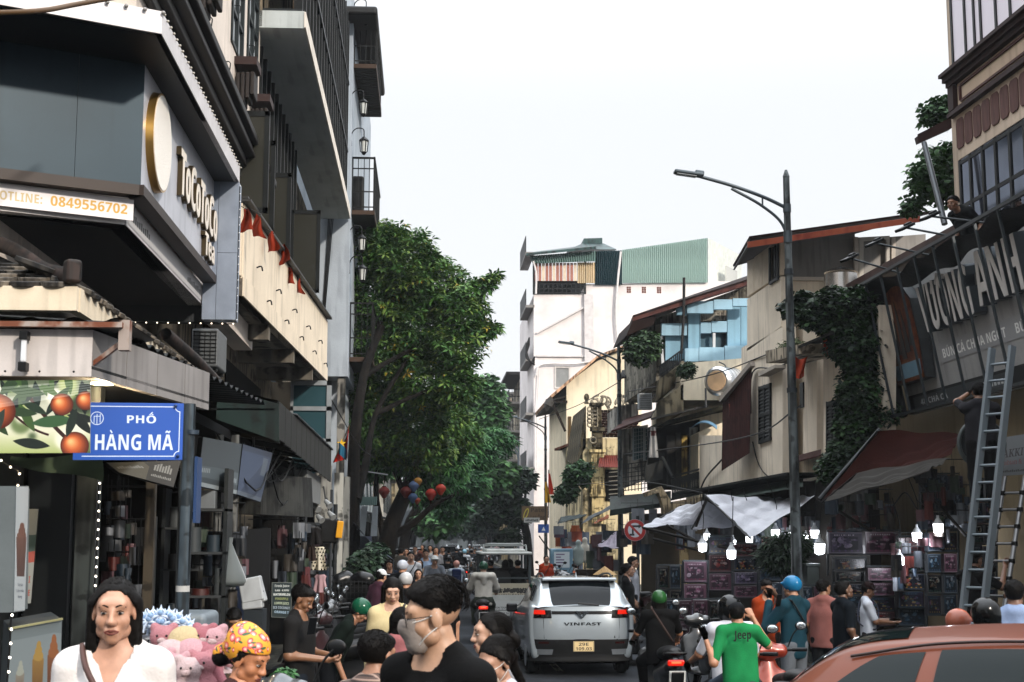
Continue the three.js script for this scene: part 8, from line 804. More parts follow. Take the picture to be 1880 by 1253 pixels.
who('rider in dark green shirt and green helmet leaning over the parked bikes',605,1088,16,1.5,{ h: 1.66,near: 1,lean: 0.55,hat: 'helmet',hatC: '#1d6b4c',top: '#17271f',sleeve: 0.9,bottom: '#1b1f26',skin: '#9a6e54',hp: 0.3,wrl: [0.2,0.9,0.3],wrr: [-0.2,0.86,0.34] });
who('woman in taupe tee bending over the goods on the pavement',432,1103,15,0.1,{ h: 1.56,near: 1,lean: 0.5,wide: 1.12,hair: 'short',top: '#7a6a5c',bottom: '#1c1c20',skin: '#8f6950',hp: 0.35,wrl: [0.3,0.85,0.2],wrr: [-0.32,0.82,0.18] });
who('woman in blue shirt standing behind the hanging plastic bag',434,1030,19,0.25,{ h: 1.6,y: 0.13,hair: 'short',top: '#26334f',bottom: '#232c40',skin: '#8f6950' });
who('woman in pale yellow cardigan and white skirt walking with a bag',720,1064,14,0.1,{ h: 1.6,near: 1,pose: 'walk',hair: 'bangs',top: '#c9b98e',sleeve: 1.9,bottom: '#a5a096',skirt: 0.45,skin: '#bc937c',hp: 0.3,wrl: [0.1,1.12,0.22],ell: [0.25,1.15,0.03],strap: ['#3a2a22',1] });
who('woman in black tee walking behind the masked man',812,1064,19,0.15,{ h: 1.68,near: 1,pose: 'walk',hair: 'tied',top: '#121213',bottom: '#1a1a1c',skin: '#b38468',pack: '#141416' });
who('person in long pink print dress behind the striped shirt man',737,1118,10.4,2.9,{ h: 1.5,hair: 'long',top: '#a86a6c',bottom: '#a5686a',skirt: 0.1,skin: '#b38468',back: 1 });
// riders and people around the cars
const rid = (label,px,py,d,ry,o) => who(label,px,py,d,ry,{ pose: 'ride',back: Math.abs(ry) > 2,...o });
rid('rider in black tee and green helmet with both hands on the bars',1212,1076,17.55,PI,{ near: 1,y: -0.02,h: 1.6,hair: 'long',hat: 'helmet',hatC: '#2f6a35',top: '#101011',bottom: '#131315',skin: '#96694e',hr: 0,strap: ['#5a4038',1] });
rid('rider in white hoodie and green striped helmet',888,1042,31,PI,{ h: 1.7,y: 0.02,hat: 'helmet',hatC: '#1f5f43',hood: 1,top: '#b9b4aa',sleeve: 1.95,loose: 0.04,bottom: '#4a5248',flare: 0.035,skin: '#a47a60' });
rid('rider in white tee and pale blue helmet',853,1015,61.8,PI,{ h: 1.7,y: 0.03,hat: 'helmet',hatC: '#86b4c6',top: '#c4c6ca',bottom: '#2c2f33',short: 0.2,skin: '#b38a70' });
rid('rider in black lettered jersey and black helmet',822,1043,40.3,PI,{ h: 1.75,y: 0,hat: 'helmet',hatC: '#101112',top: '#0d0e0f',sleeve: 1,bottom: '#15171a',skin: '#a47a60',word: ['PETRONAS',1.22,0.06,0.36,'#c6c8ca'] }); rid('passenger in pale shirt with blue backpack and pink helmet',838,1055,39.6,PI,{ h: 1.5,y: 0.1,hat: 'helmet',hatC: '#c08a7c',top: '#a9b4c0',bottom: '#3a3f47',short: 0.3,pack: '#1f3466',skin: '#a47a60' });
rid('man in white shirt and black full helmet riding with the boy',1345,1084,13.8,PI + 0.12,{ near: 1,h: 1.7,y: -0.04,wide: 1.12,hat: 'fullhelmet',hatC: '#15181b',top: '#b9bac2',bottom: '#20252c',skin: '#96694e' });
rid('boy in bright green lettered tee and dark cap, one hand raised',1358,1112,13,PI + 0.05,{ near: 1,h: 1.42,y: 0.22,wide: 1.05,hat: 'cap',hatC: '#14181f',hair: 'short',top: '#1f8a4e',bottom: '#4c5a6c',skin: '#a8775a',word: ['Jeep',1.3,0.065,0.19,'#0c1a12'],wrl: [0.38,1.28,0.02],ell: [0.32,1.04,-0.06],handl: 'open',thl: [-1,0,0.3],wrr: [-0.2,1.5,0.16],elr: [-0.34,1.22,0.1],hy: -0.3 });
who('person in teal jacket and bright blue helmet holding a phone up',1455,1063,17,PI + 0.6,{ near: 1,h: 1.74,hat: 'helmet',hatC: '#1f7db2',top: '#1f4c5c',sleeve: 1.85,loose: 0.022,bottom: '#6b7178',skin: '#a47a60',topName: 'jacket',hem: -0.18,ell: [0.3,1.14,0.16],wrl: [0.13,1.47,0.26],handl: 'grip',elr: [-0.28,1.2,0.16],wrr: [-0.04,1.46,0.24],hy: 0.1,strap: ['#16181b',1],back: 1 });
who('woman in orange top facing the street before the toy shelves',1407,1066,19.5,0.15,{ near: 1,h: 1.62,hair: 'short',top: '#a33c12',bottom: '#17181a',skin: '#96694e',hp: 0.3,strap: ['#1b1714',1] });
who('man in salmon tee looking up toward the sign',1512,1066,18.5,2.5,{ near: 1,h: 1.72,wide: 1.1,hair: 'short',top: '#96605a',bottom: '#23262b',skin: '#80593f',hy: -0.4 }); who('man in navy tee looking up to the right',1548,1068,17.4,1.75,{ near: 1,h: 1.7,wide: 1.1,hair: 'short',top: '#14202b',bottom: '#1b1f26',skin: '#5f4230',hp: -0.3,ell: [0.3,1.15,0.1],wrl: [0.3,1.0,0.32] }); who('man in white polo and dark red cap checking his hands',1592,1072,19,1.35,{ near: 1,h: 1.68,wide: 1.05,hat: 'cap',hatC: '#321b1a',hair: 'short',top: '#b4bac4',bottom: '#23262b',skin: '#7a543c',hp: 0.4,ell: [0.24,1.14,0.08],wrl: [0.12,1.14,0.34],elr: [-0.22,1.14,0.1],wrr: [-0.1,1.12,0.34],strap: ['#2b3450',1] });
who('man in light blue shirt seen from behind at the right edge',1862,1068,12,2.7,{ near: 1,h: 1.68,hair: 'short',top: '#8698b8',bottom: '#23262b',skin: '#6f4c38',back: 1 });
rid('rider whose glossy black helmet shows behind the copper car',1795,1112,11.2,2.0,{ h: 1.62,hat: 'fullhelmet',hatC: '#0e1112',top: '#17191b',bottom: '#17191b' }); rid('rider whose salmon pink helmet shows behind the copper car',1745,1130,11.5,2.0,{ h: 1.55,hat: 'helmet',hatC: '#a8604c',top: '#2a2b2d',bottom: '#17191b' });
who('man in dark patterned shirt and cap standing high on the ladder',1797,705,18.5,PI - 0.25,{ near: 1,free: 1,h: 1.76,hat: 'cap',hatC: '#131313',hair: 'short',top: '#35343a',bottom: '#0e0f12',skin: '#7a543c',elr: [-0.28,1.3,0.2],wrr: [-0.1,1.38,0.34],ell: [0.26,1.5,0.2],wrl: [0.1,1.62,0.3],back: 1 }); who('man in black holding the second ladder steady',1778,1012,18,2.0,{ near: 1,h: 1.72,lean: 0.15,hair: 'short',top: '#0d0d0e',bottom: '#111214',skin: '#6f4c38',elr: [-0.3,1.3,0.2],wrr: [-0.16,1.56,0.38],ell: [0.3,1.3,0.26],wrl: [0.2,1.5,0.48],handl: 'grip' }); person('man in dark tee leaning over the top of the restaurant sign',V(8.62,5.95,-21.4),-PI / 2 + 0.4,{ near: 1,h: 1.72,lean: 0.7,hair: 'crop',top: '#1d2124',bottom: '#141518',skin: '#7a543c',hp: -0.35,hy: 0.25,wrl: [0.26,0.95,0.3],wrr: [-0.28,0.92,0.3] });
who('woman in long black dress standing at the stalls behind the SUV',1152,1036,25,1.3,{ h: 1.64,hair: 'bun',top: '#0e0f11',bottom: '#0d0e10',skirt: 0.2,skin: '#a47a60' }); who('man in white shirt beside the round red sign post',1162,1023,30,1.2,{ h: 1.7,hair: 'short',top: '#9a9ca2',bottom: '#23262b',skin: '#8f6950' }); const con = who('vendor in pale shirt under a conical straw hat',1110,1052,28,0.2,{ h: 1.5,top: '#a0959a',sleeve: 1.9,bottom: '#33333a',skin: '#8f6950' }); { const m = new MB(); m.add(new THREE.ConeGeometry(0.27,0.19,24,1,true),new THREE.Matrix4().setPosition(0,1.77,0.02)); m.build('conical_hat',M('#b39a72',0.9,0,'wood',0.2),con); }
who('woman in orange dress walking by the blue booth',1003,1021,42,0.1,{ h: 1.62,pose: 'walk',hair: 'tied',top: '#b83c17',bottom: '#b03a18',skirt: 0.4,skin: '#a47a60',strap: ['#4a2016',1] }); who('woman in plum shirt and white cap among the parked bikes',690,1047,23,2.4,{ h: 1.56,hat: 'cap',hatC: '#c9cbcc',hair: 'short',top: '#5f3a4c',sleeve: 1.6,bottom: '#2c3a52',skin: '#a47a60',lean: 0.2 });
who('man in white tee with black cross strap on the left of the street',754,1014,36,0.1,{ h: 1.72,pose: 'walk',hair: 'short',top: '#c4c4c6',bottom: '#384c6c',skin: '#b38a70',strap: ['#17181a',1] }); who('woman in beige top beside the man with cross strap',770,1028,37,-0.1,{ h: 1.6,pose: 'walk',hair: 'long',top: '#9a8672',bottom: '#3a3a40',skin: '#b38a70' }); who('man in light blue tee walking behind the beige topped woman',782,1004,41,0,{ h: 1.76,pose: 'walk',hair: 'short',top: '#9aaec8',bottom: '#222428',skin: '#a47a60' }); who('man in grey vest farther back on the left',736,1006,46,2.8,{ h: 1.7,hair: 'short',top: '#6f6c66',sleeve: 0.3,bottom: '#2b2d30' }); who('woman in dark floral shirt walking toward the camera',768,1046,30.5,0.05,{ h: 1.6,pose: 'walk',hair: 'long',top: '#15171c',bottom: '#4c5f80',skin: '#a47a60' }); rid('man in grey polo and pale helmet riding toward the camera',797,1024,37,0.1,{ h: 1.74,hat: 'helmet',hatC: '#aeb0ac',top: '#6f747c',bottom: '#2b2d30',skin: '#8f6950' }); rid('rider in navy jacket and white helmet by the left parked bikes',734,1034,27,2.6,{ h: 1.66,hat: 'helmet',hatC: '#a9aeb8',top: '#131720',sleeve: 1.9,bottom: '#1b1d22' }); rid('rider with round white helmet behind the yellow cardigan',742,1058,20,2.9,{ h: 1.6,hat: 'helmet',hatC: '#b4b4b4',top: '#1d1e21',bottom: '#1b1d22' }); who('man in brown jacket on foot behind the dark grey SUV',824,1010,66,PI,{ h: 1.72,hair: 'short',top: '#3f2c24',sleeve: 1.9,bottom: '#23262b',back: 1 });
for (const [l,px,py,d,ry,c] of [['dark phone held up to the blue helmet',1430,1103,16.7,0.4,'#101214'],['dark phone in the hands of the bearded man',573,1150,12.25,0.6,'#1a1c20']]) { const m = new MB(); m.rbox([0,0,0],[0.075,0.15,0.01],0.008,ry,0.3); const o = m.build('phone',M(c,0.3)); o.position.copy(P(px,py,d)); tag(o,l,'phone'); }
[[905,36.4,'#15161a'],[932,36.6,'#2a1f1a'],[955,36.3,'#101215'],[940,37.6,'#3a3d42']].forEach(([px,d,c],i) => person(['passenger in black on the left of the tram bench','passenger in dark brown in the middle of the tram bench','passenger in black on the right of the tram bench','driver in grey at the front of the tram'][i],V(Xat(px,d),0.02,-d - 0.9),PI,{ pose: 'ride',h: 1.66,cell: 0.03,hair: i % 2 ? 'long' : 'short',top: c,bottom: '#1b1c1f',back: 1 }));
[[800,1002,52,'#8d8f94',0],[812,1004,56,'#1d2024',0],[746,1008,50,'#b3b0aa',1],[762,1000,58,'#4a2f2a',1],[790,998,64,'#c0b8a8',1],[716,1030,34,'#23304a',1],[846,1012,58,'#191b1e',2],[866,1006,68,'#5a5f66',2],[776,996,70,'#9a5a4a',1],[838,1000,76,'#2a2d33',2]].forEach(([px,py,d,c,k],i) => { const l = ['in pale grey walking down the street toward the camera','in black walking close to the one in pale grey','in off white walking at the left kerb','in dark brown walking at the left kerb','in cream far along the left kerb','in navy standing among the parked scooters','in black riding just ahead of the white tee rider','in slate riding right of the white tee rider','in dull red far along the left kerb','in charcoal riding behind the grey SUV'][i]; (k === 2 ? rid : who)('person ' + l,px,py,d,k === 2 ? PI : 0.2 - 0.1 * i,{ h: 1.68,y: k === 2 ? 0.02 : undefined,pose: k === 2 ? 'ride' : 'walk',cell: 0.028,hair: i % 2 ? 'short' : 'long',hat: k === 2 ? 'helmet' : undefined,hatC: '#3a3f45',top: c,bottom: '#25282d' }); if (k === 2) { const s = copy(base,'scooter under the person ' + l,V(Xat(px,d),0,-d),0); delete s.userData.group; } });
// far traffic: riders one by one
[[872,1000,78,'#1b1d20','#23262b'],[884,996,84,'#2a2b2e','#8d9296'],[893,992,92,'#a33a1c','#1b1b1d'],[868,992,96,'#101214','#101214'],[880,990,104,'#6f7378','#2a2c30'],[902,989,112,'#b9bcc0','#b9bcc0'],[862,988,118,'#1d2733','#b9bcc0'],[846,990,100,'#3a2b27','#14161a'],[912,990,120,'#c0a4a4','#c2c2c2'],[890,985,130,'#22262a','#3b4046'],[858,1002,74,'#23262b','#a9aeb2'],[922,986,138,'#b0b4ba','#888']].forEach(([px,py,d,c,h],i) => { const l = ['in black with dark grey helmet, nearest of the far pack','in charcoal with grey helmet in the far pack','in orange red in the far pack','all in black in the far pack','in grey with dark helmet in the far pack','in white with white helmet in the far pack','in navy with white helmet in the far pack','in brown with black helmet in the far pack','in pale pink in the far pack','in dark clothes, tiny, beyond the white one','in dark grey with pale helmet beside the white tee rider','tiny and pale at the far right of the pack'][i]; rid('far rider ' + l,px,py,d,i % 3 ? PI : 0,{ h: 1.68,y: 0.02,cell: 0.03,hat: 'helmet',hatC: h,top: c,bottom: '#23262b' }); const s = copy(base,'far scooter under the rider ' + l,V(Xat(px,d),0,-d),i % 3 ? 0 : PI); delete s.userData.group; });
// ---------- right: toy stalls ----------
const toyTex = []; for (let k = 0; k < 9; k++) toyTex.push(canvasTex(256,192,(x,w,h) => { const b = ['#5a3f4c','#20242e','#6b4a58','#2c3540','#4a2a30','#3b4654','#161a20','#54505e','#302a38'][k],f = [['#9a6c7e','#a89aa2','#6a3048'],['#8d2f22','#8a8d92','#b08a3a'],['#b08a9a','#c0b4ba','#8a4a6a'],['#5f7f95','#8d9ba5','#31506a'],['#a03a34','#b9a09a','#6b2020'],['#7d95a8','#a9b4bd','#4a6a80'],['#5a3a1c','#9a9488','#2f5a4a'],['#9a8aa8','#bab0c0','#6a5a80'],['#8a5a8a','#3a6a7a','#a08a4a']][k];
x.fillStyle = b; x.fillRect(0,0,w,h); x.fillStyle = f[1]; x.globalAlpha = 0.5; x.fillRect(0,0,w,8); x.fillRect(0,h - 12,w,12); x.fillRect(0,0,8,h); x.globalAlpha = 1; x.fillStyle = '#14161a'; x.globalAlpha = 0.5; x.fillRect(30,40,w - 60,h - 70); x.globalAlpha = 1;
for (let i = 0; i < 26; i++) { x.fillStyle = pick(f); x.globalAlpha = rnd(0.4,0.9); const a = 34 + rnd(w - 90),c = 44 + rnd(h - 100),s = 6 + rnd(22); if (rnd() < 0.5) { x.beginPath(); x.ellipse(a,c,s,s * rnd(0.4,1),rnd(3),0,7); x.fill(); } else x.fillRect(a,c,s * 1.5,s * 0.7); } x.globalAlpha = 1; for (let i = 0; i < 9; i++) { x.fillStyle = f[1]; x.fillRect(40 + i * 18,18,5 + rnd(9),12); } for (let i = 0; i < 5; i++) { x.fillStyle = f[2]; x.beginPath(); x.arc(30 + i * 48,h - 24,9,0,7); x.fill(); } }));
const toyM = toyTex.map(t => new THREE.MeshPhysicalMaterial({ map: t,color: 0x9a9a9a,roughness: 0.25,specularIntensity: 0.35 })),toyS = ['#3b2f36','#15181e','#4a3840','#20262c','#33201f','#2a323a','#101317','#3a3742','#221e28'].map(c => M(c,0.6)),boxG = new THREE.BoxGeometry(1,1,1); boxG.groups.length = 0;
const faceG = new THREE.PlaneGeometry(1,1); let toyN = 0; const toyW = ['pink','black','rose','slate blue','dark red','steel blue','near black','lilac','purple'];
function toy(px0,px1,py0,py1,d,k,where,ry = 0) { const a = P((px0 + px1) / 2,(py0 + py1) / 2,d),w = Math.abs(px1 - px0) * d / 2600,h = Math.abs(py1 - py0) * d / 2600,t = thing('toy_box',toyW[k] + ' toy box ' + where,'toy box'),b = new THREE.Mesh(boxG,toyS[k]); b.name = 'carton'; b.scale.set(w,h,0.16); b.position.z = -0.08; t.add(b); const f = new THREE.Mesh(faceG,toyM[k]); f.name = 'printed_front'; f.scale.set(w * 0.97,h * 0.97,1); f.position.z = 0.003; t.add(f); b.castShadow = b.receiveShadow = true; for (const c of t.children) c.position.y += h / 2; t.position.set(a.x,a.y - h / 2,a.z); t.rotation.y = ry; toyN++; return t; }
// racks: [px0, px1, py0, py1, d, columns, rows, palette, name]
[[1254,1300,1030,1150,26.4,1,3,[0,2,7],'on the pink stack behind the black scooter'],[1206,1252,1038,1172,27,2,3,[6,3,1],'on the dark stack by the green helmet'],[1300,1345,984,1085,27,1,3,[8,4,2],'on the rack under the two lowest left bulbs'],[1346,1392,998,1098,26.6,1,4,[4,1,7,2],'on the rack below the tarpaulin tip'],[1394,1436,1000,1100,26,1,3,[5,3],'on the blue rack left of the lamp pole plant'],[1520,1652,974,1018,24,2,1,[7,2],'on the top shelf right of the lamp pole'],[1530,1590,1024,1140,23.6,1,5,[1,6,1,3],'on the car shelves above the salmon tee'],[1592,1645,1040,1150,23.4,1,4,[2,0,8,4],'on the pink shelves behind the white polo'],[1648,1700,985,1150,23,1,5,[4,6,1,8,3],'on the stack below the three right bulbs'],[1702,1760,975,1130,22.6,2,4,[5,8,3,2,6],'on the wall rack left of the ladders'],[1690,1770,870,972,23,3,3,[3,5,7,6],'high on the wall by the bulbs'],[1785,1830,880,1120,20,2,6,[6,1,3,8],'on the wall between the ladders'],[1440,1520,1075,1150,23.5,3,2,[7,5,0],'low on the ground behind the teal jacket'],[1215,1330,1100,1180,24.5,4,2,[3,0,2,6],'low in front of the pink stack']].forEach(([x0,x1,y0,y1,d,nc,nr,pal,where],q) => {
for (let r = 0; r < nr; r++) for (let c = 0; c < nc; c++) { const w = (x1 - x0) / nc,h = (y1 - y0) / nr,k = pal[(r * nc + c) % pal.length]; toy(x0 + c * w + 1 + rnd(2),x0 + (c + 1) * w - 1 - rnd(2),y0 + r * h + 1 + rnd(3),y0 + (r + 1) * h - 1,d + rnd(-0.08,0.08),k,(nc * nr > 1 ? ['row one','row two','row three','row four','row five','row six'][r] + (nc > 1 ? [' left',' middle',' right',' far right'][c] : '') + ' ' : '') + where,rnd(-0.12,0.05)); }
const t = thing('toy_rack',['pink stack backing board','dark stack backing board by the green helmet','steel rack under the two lowest left bulbs','steel rack below the tarpaulin tip','steel rack left of the lamp pole plant','wide top shelf right of the lamp pole','steel car shelves above the salmon tee','steel shelves behind the white polo','steel stand below the three right bulbs','wall rack left of the ladders','wire rack hung high behind the bulbs','wire rack between the two ladders','low table behind the teal jacket','low table in front of the pink stack'][q],'rack'),f = new MB(),D = d + 0.25; for (const px of [x0,x1]) f.cyl(P(px,y1 + 40,D),P(px,y0,D),0.02,0.02,6); for (let r = 0; r <= nr; r++) { const y = y0 + (y1 - y0) * r / nr; f.bar(P(x0,y,D),P(x1,y,D),0.025); } f.build('frame',M('#4b5256',0.5,0.3),t); });
// small hanging goods
const goodsM = ['#5a5f66','#6b4a50','#3a4a5a','#55504a','#7a7f86','#2c3036','#6a2f2a','#4a5a4a'].map(c => M(c,0.4));
[[1230,1345,930,985,31,26,'hanging packets under the lower white tarpaulin'],[1385,1520,945,990,28.6,46,'shiny packets hanging behind the pointed tarpaulin'],[1515,1640,905,975,25,44,'goods hanging in the dark below the ivy'],[1690,1830,850,990,22.4,52,'packets hanging on the wall left of the ladder man'],[1640,1700,985,1060,22.6,16,'packets clipped to cords below the middle bulbs'],[1020,1075,965,1050,50,46,'colourful goods hanging at the far market stall'],[1085,1130,960,1030,44,22,'pale goods hanging behind the mauve tarpaulin'],[1140,1200,930,990,38,16,'cloths hanging above the round red sign'],[455,560,960,1060,22,30,'goods hanging in the dark left shop'],[560,615,970,1110,27.4,34,'garments packed on the clothes stall rail'],[195,270,900,1080,13,30,'dim packets hanging in the shop left of the sign post'],[355,450,930,1100,15.2,34,'pale cartons and packets hung by the white shop posts']].forEach(([x0,x1,y0,y1,d,n,l]) => { const t = thing('hanging_goods',l,'hanging goods'),c = new MB(); for (let i = 0; i < n; i++) { const px = rnd(x0,x1),py = rnd(y0,y1),o = P(px,py,d + rnd(-0.4,0.4)),w = rnd(0.06,0.2) * Math.min(2,d / 22),h = rnd(0.1,0.3) * Math.min(2,d / 22),m = new MB(); m.sheet((u,v) => V(o.x + (u - 0.5) * w,o.y - v * h,o.z + 0.02 * Math.sin(u * 9 + i) * (0.4 + v) + 0.03 * Math.sin(u * 3.1)),5,4,0.012); m.build('packet',n > 40 && d > 40 ? M(pick(['#8a3a24','#7a7f86','#a8562a','#4a5a70','#6a4a60']),0.5) : goodsM[i % 8],t); c.cyl(o,o.clone().add(V(0,0.25,0)),0.004,0.004,4); } for (let i = 0; i < 3; i++) c.cyl(P(x0,y0 + (y1 - y0) * i / 3 - 6,d),P(x1,y0 + (y1 - y0) * i / 3 - 6,d),0.008,0.008,4); c.build('cords',darkM,t); });
bush('spiky dark potted plant at the foot of the near street lamp',1440,1015,24.4,40,500,['#1f2f1e','#283c25','#16241a'],feather,0.55,'potted_palm');
{ const t = thing('locker','grey green metal locker box beside the near street lamp','locker'),a = P(1482,1040,24),b = P(1507,1130,24),m = new MB(); m.rbox([(a.x + b.x) / 2,(a.y + 0.13) / 2,-24.15],[b.x - a.x,a.y - 0.13,0.3],0.02); m.build('body',M('#59625f',0.5,0.1),t); const l = new MB(); l.rbox([(a.x + b.x) / 2,a.y + 0.02,-24.15],[b.x - a.x + 0.04,0.05,0.34],0.015); l.build('lid',M('#6a7370',0.5),t); const h = new MB(); h.rbox([b.x - 0.05,1.1,-23.99],[0.02,0.12,0.02],0.006); h.build('handle',darkM,t); }
// ladders
function ladder(label,a0,b0,a1,b1,d0,d1,n,mat,round) { const t = thing('ladder',label,'ladder'),L = [P(a0,b0,d0),P(a1,b1,d1)],gap = V(0.17,0,0.24),R = L.map(p => p.clone().add(gap)); for (const s of [L,R]) { const m = new MB(); if (round) m.cyl(s[0],s[1],0.035,0.026,10); else m.bar(s[0],s[1],0.05,0.09); m.build('rail',mat,t); } for (let i = 1; i < n; i++) { const m = new MB(),p = L[0].clone().lerp(L[1],i / n),q = R[0].clone().lerp(R[1],i / n); m.cyl(p,q,0.018,0.018,8); m.build('rung',mat,t); if (round) { const c = new MB(); for (const w of [p,q]) c.cyl(w.clone().add(V(0,-0.03,0)),w.clone().add(V(0,0.03,0)),0.042,0.042,10); c.build('clip',darkM,t); } } return t; }
const alu = new THREE.MeshStandardMaterial({ color: C('#6c757b'),metalness: 0.5,roughness: 0.5 });
ladder('tall aluminium ladder reaching up to the restaurant sign',1762,1178,1822,640,17.6,17.9,17,alu); ladder('slimmer telescopic ladder leaning to the right of the tall one',1800,1160,1846,876,18,18.6,9,new THREE.MeshStandardMaterial({ color: C('#6f7072'),metalness: 0.6,roughness: 0.35 }),1);
// far market pieces
{ const t = thing('booth','pale blue booth with a white notice on the right pavement','booth'),a = P(1030,1008,46),m = new MB(); m.rbox([a.x,(a.y + 0.13) / 2,a.z],[0.72,a.y - 0.13,0.5],0.03); m.build('cabinet',M('#6f93a8',0.5),t); print('notice',rect(a.x,a.y - 0.35,a.z + 0.252,0.5,0.5),canvasTex(64,64,(x,w) => { x.fillStyle = '#b9c3c8'; x.fillRect(0,0,w,w); x.fillStyle = '#6a5a78'; for (let i = 0; i < 5; i++) x.fillRect(8,8 + i * 11,20 + rnd(28),5); }),t); }
{ const t = thing('crate_stack','stack of dark wooden crates right of the blue booth','crates'); for (let i = 0; i < 3; i++) for (let j = 0; j < 5; j++) { const m = new MB(),o = P(1068 + i * 18,1046,38); m.bb(o.x - 0.13,o.x + 0.13,0.2 + j * 0.24,0.4 + j * 0.24,-38,-38.4); m.build('board',M('#3b3328',0.85,0,'wood',0.5),t); } }
[[1062,1015,46,'#8f9a96','pale shop mannequin torso at the far stall'],[1074,1010,46.5,'#b9b4a8','white headed mannequin bust beside the pale torso']].forEach(([px,py,d,c,l]) => { const t = thing('mannequin',l,'mannequin'),o = P(px,py,d),g = new MB(); g.add(blob([c3([0,0,0],[0,0.35,0],0.13,0.15,[1.2,1,0.7]),c3([0,0.4,0],[0,0.62,0],0.06,0.09)],0.03,0.05),new THREE.Matrix4().setPosition(o.x,o.y - 0.3,o.z)); g.build('torso',M(c,0.6),t); const s = new MB(); s.cyl([o.x,0.13,o.z],[o.x,o.y - 0.3,o.z],0.03); s.build('stand',darkM,t); });
[['brown shop signboard with a yellow leaf emblem over the far stalls',958,1006,930,956,66,'#5a4630',['Pate','Lan Ông'],'#2a1c14',1],['small white lettered board under the brown signboard',962,991,951,960,65.6,'#9a9c9a',['-'],'#2c3034',0],['blue board with a white triangle by the far street lamp',988,1008,963,979,62,'#23498f',['▲'],'#c9cdd2',0]].forEach(([l,x0,x1,y0,y1,d,bg,tx,fg,leaf]) => boardSign(l,[P(x0,y1,d),P(x1,y1,d),P(x1,y0,d),P(x0,y0,d)],(x,w,h) => { x.fillStyle = bg; x.fillRect(0,0,w,h); x.fillStyle = fg; if (tx[0] === '▲') { x.beginPath(); x.moveTo(w / 2,h * 0.3); x.lineTo(w * 0.68,h * 0.75); x.lineTo(w * 0.32,h * 0.75); x.fill(); } else tx[0] === '-' ? bars(x,w / 2,h * 0.75,w * 0.8,h * 0.5,9) : tx.forEach((s,i) => vtext(x,s,w * (leaf ? 0.6 : 0.5),h * (i + 0.8) / tx.length,h * 0.8 / tx.length,'sans-serif',true,w * (leaf ? 0.55 : 0.8))); if (leaf) { x.strokeStyle = '#b3a63a'; x.lineWidth = 9; x.beginPath(); x.ellipse(42,66,16,46,0.4,0,7); x.stroke(); } },256,128,[0,0,-0.1],'signboard'));
{ const t = thing('far_building','dim grey building closing the far end of the street','building'),w = new MB(); w.bb(-14,24,0,9,-232,-240); w.build('wall',M('#5d666e',0.9,0,'grime',8),t); for (let i = 0; i < 9; i++) { const m = new MB(); m.bb(-12 + i * 4,-10 + i * 4,4,6.5,-231.9,-232.1); m.build('window',glass('#20262a',0.2),t); } }
for (const [l,x0,x1,z,h,c] of [['added cream shop row behind the viewpoint on the left, darkening reflections',-34,-4.5,22,11,'#b3a68f'],['added grey shop row behind the viewpoint on the right, darkening reflections',7.5,36,22,11,'#8f9294']]) { const t = thing('added_shop_row',l,'building'),w = new MB(); w.bb(x0,x1,0,h,z,z + 12); w.build('wall',M(c,0.85,0,'grime',4),t); for (let i = 0; i < 7; i++) for (let k = 0; k < 3; k++) { const m = new MB(),x = x0 + 1.2 + i * 4; m.bb(x,x + 1.6,4.4 + k * 3.6,6.6 + k * 3.6,z - 0.04,z + 0.1); m.build('window',glass('#20262a',0.2),t); } const s = new MB(); s.bb(x0 + 0.5,x1 - 0.5,0.1,3.2,z - 0.03,z + 0.1); s.build('shop_opening',M('#26241f',0.9),t); }  // unseen rows added behind the viewpoint to darken reflections and foreground
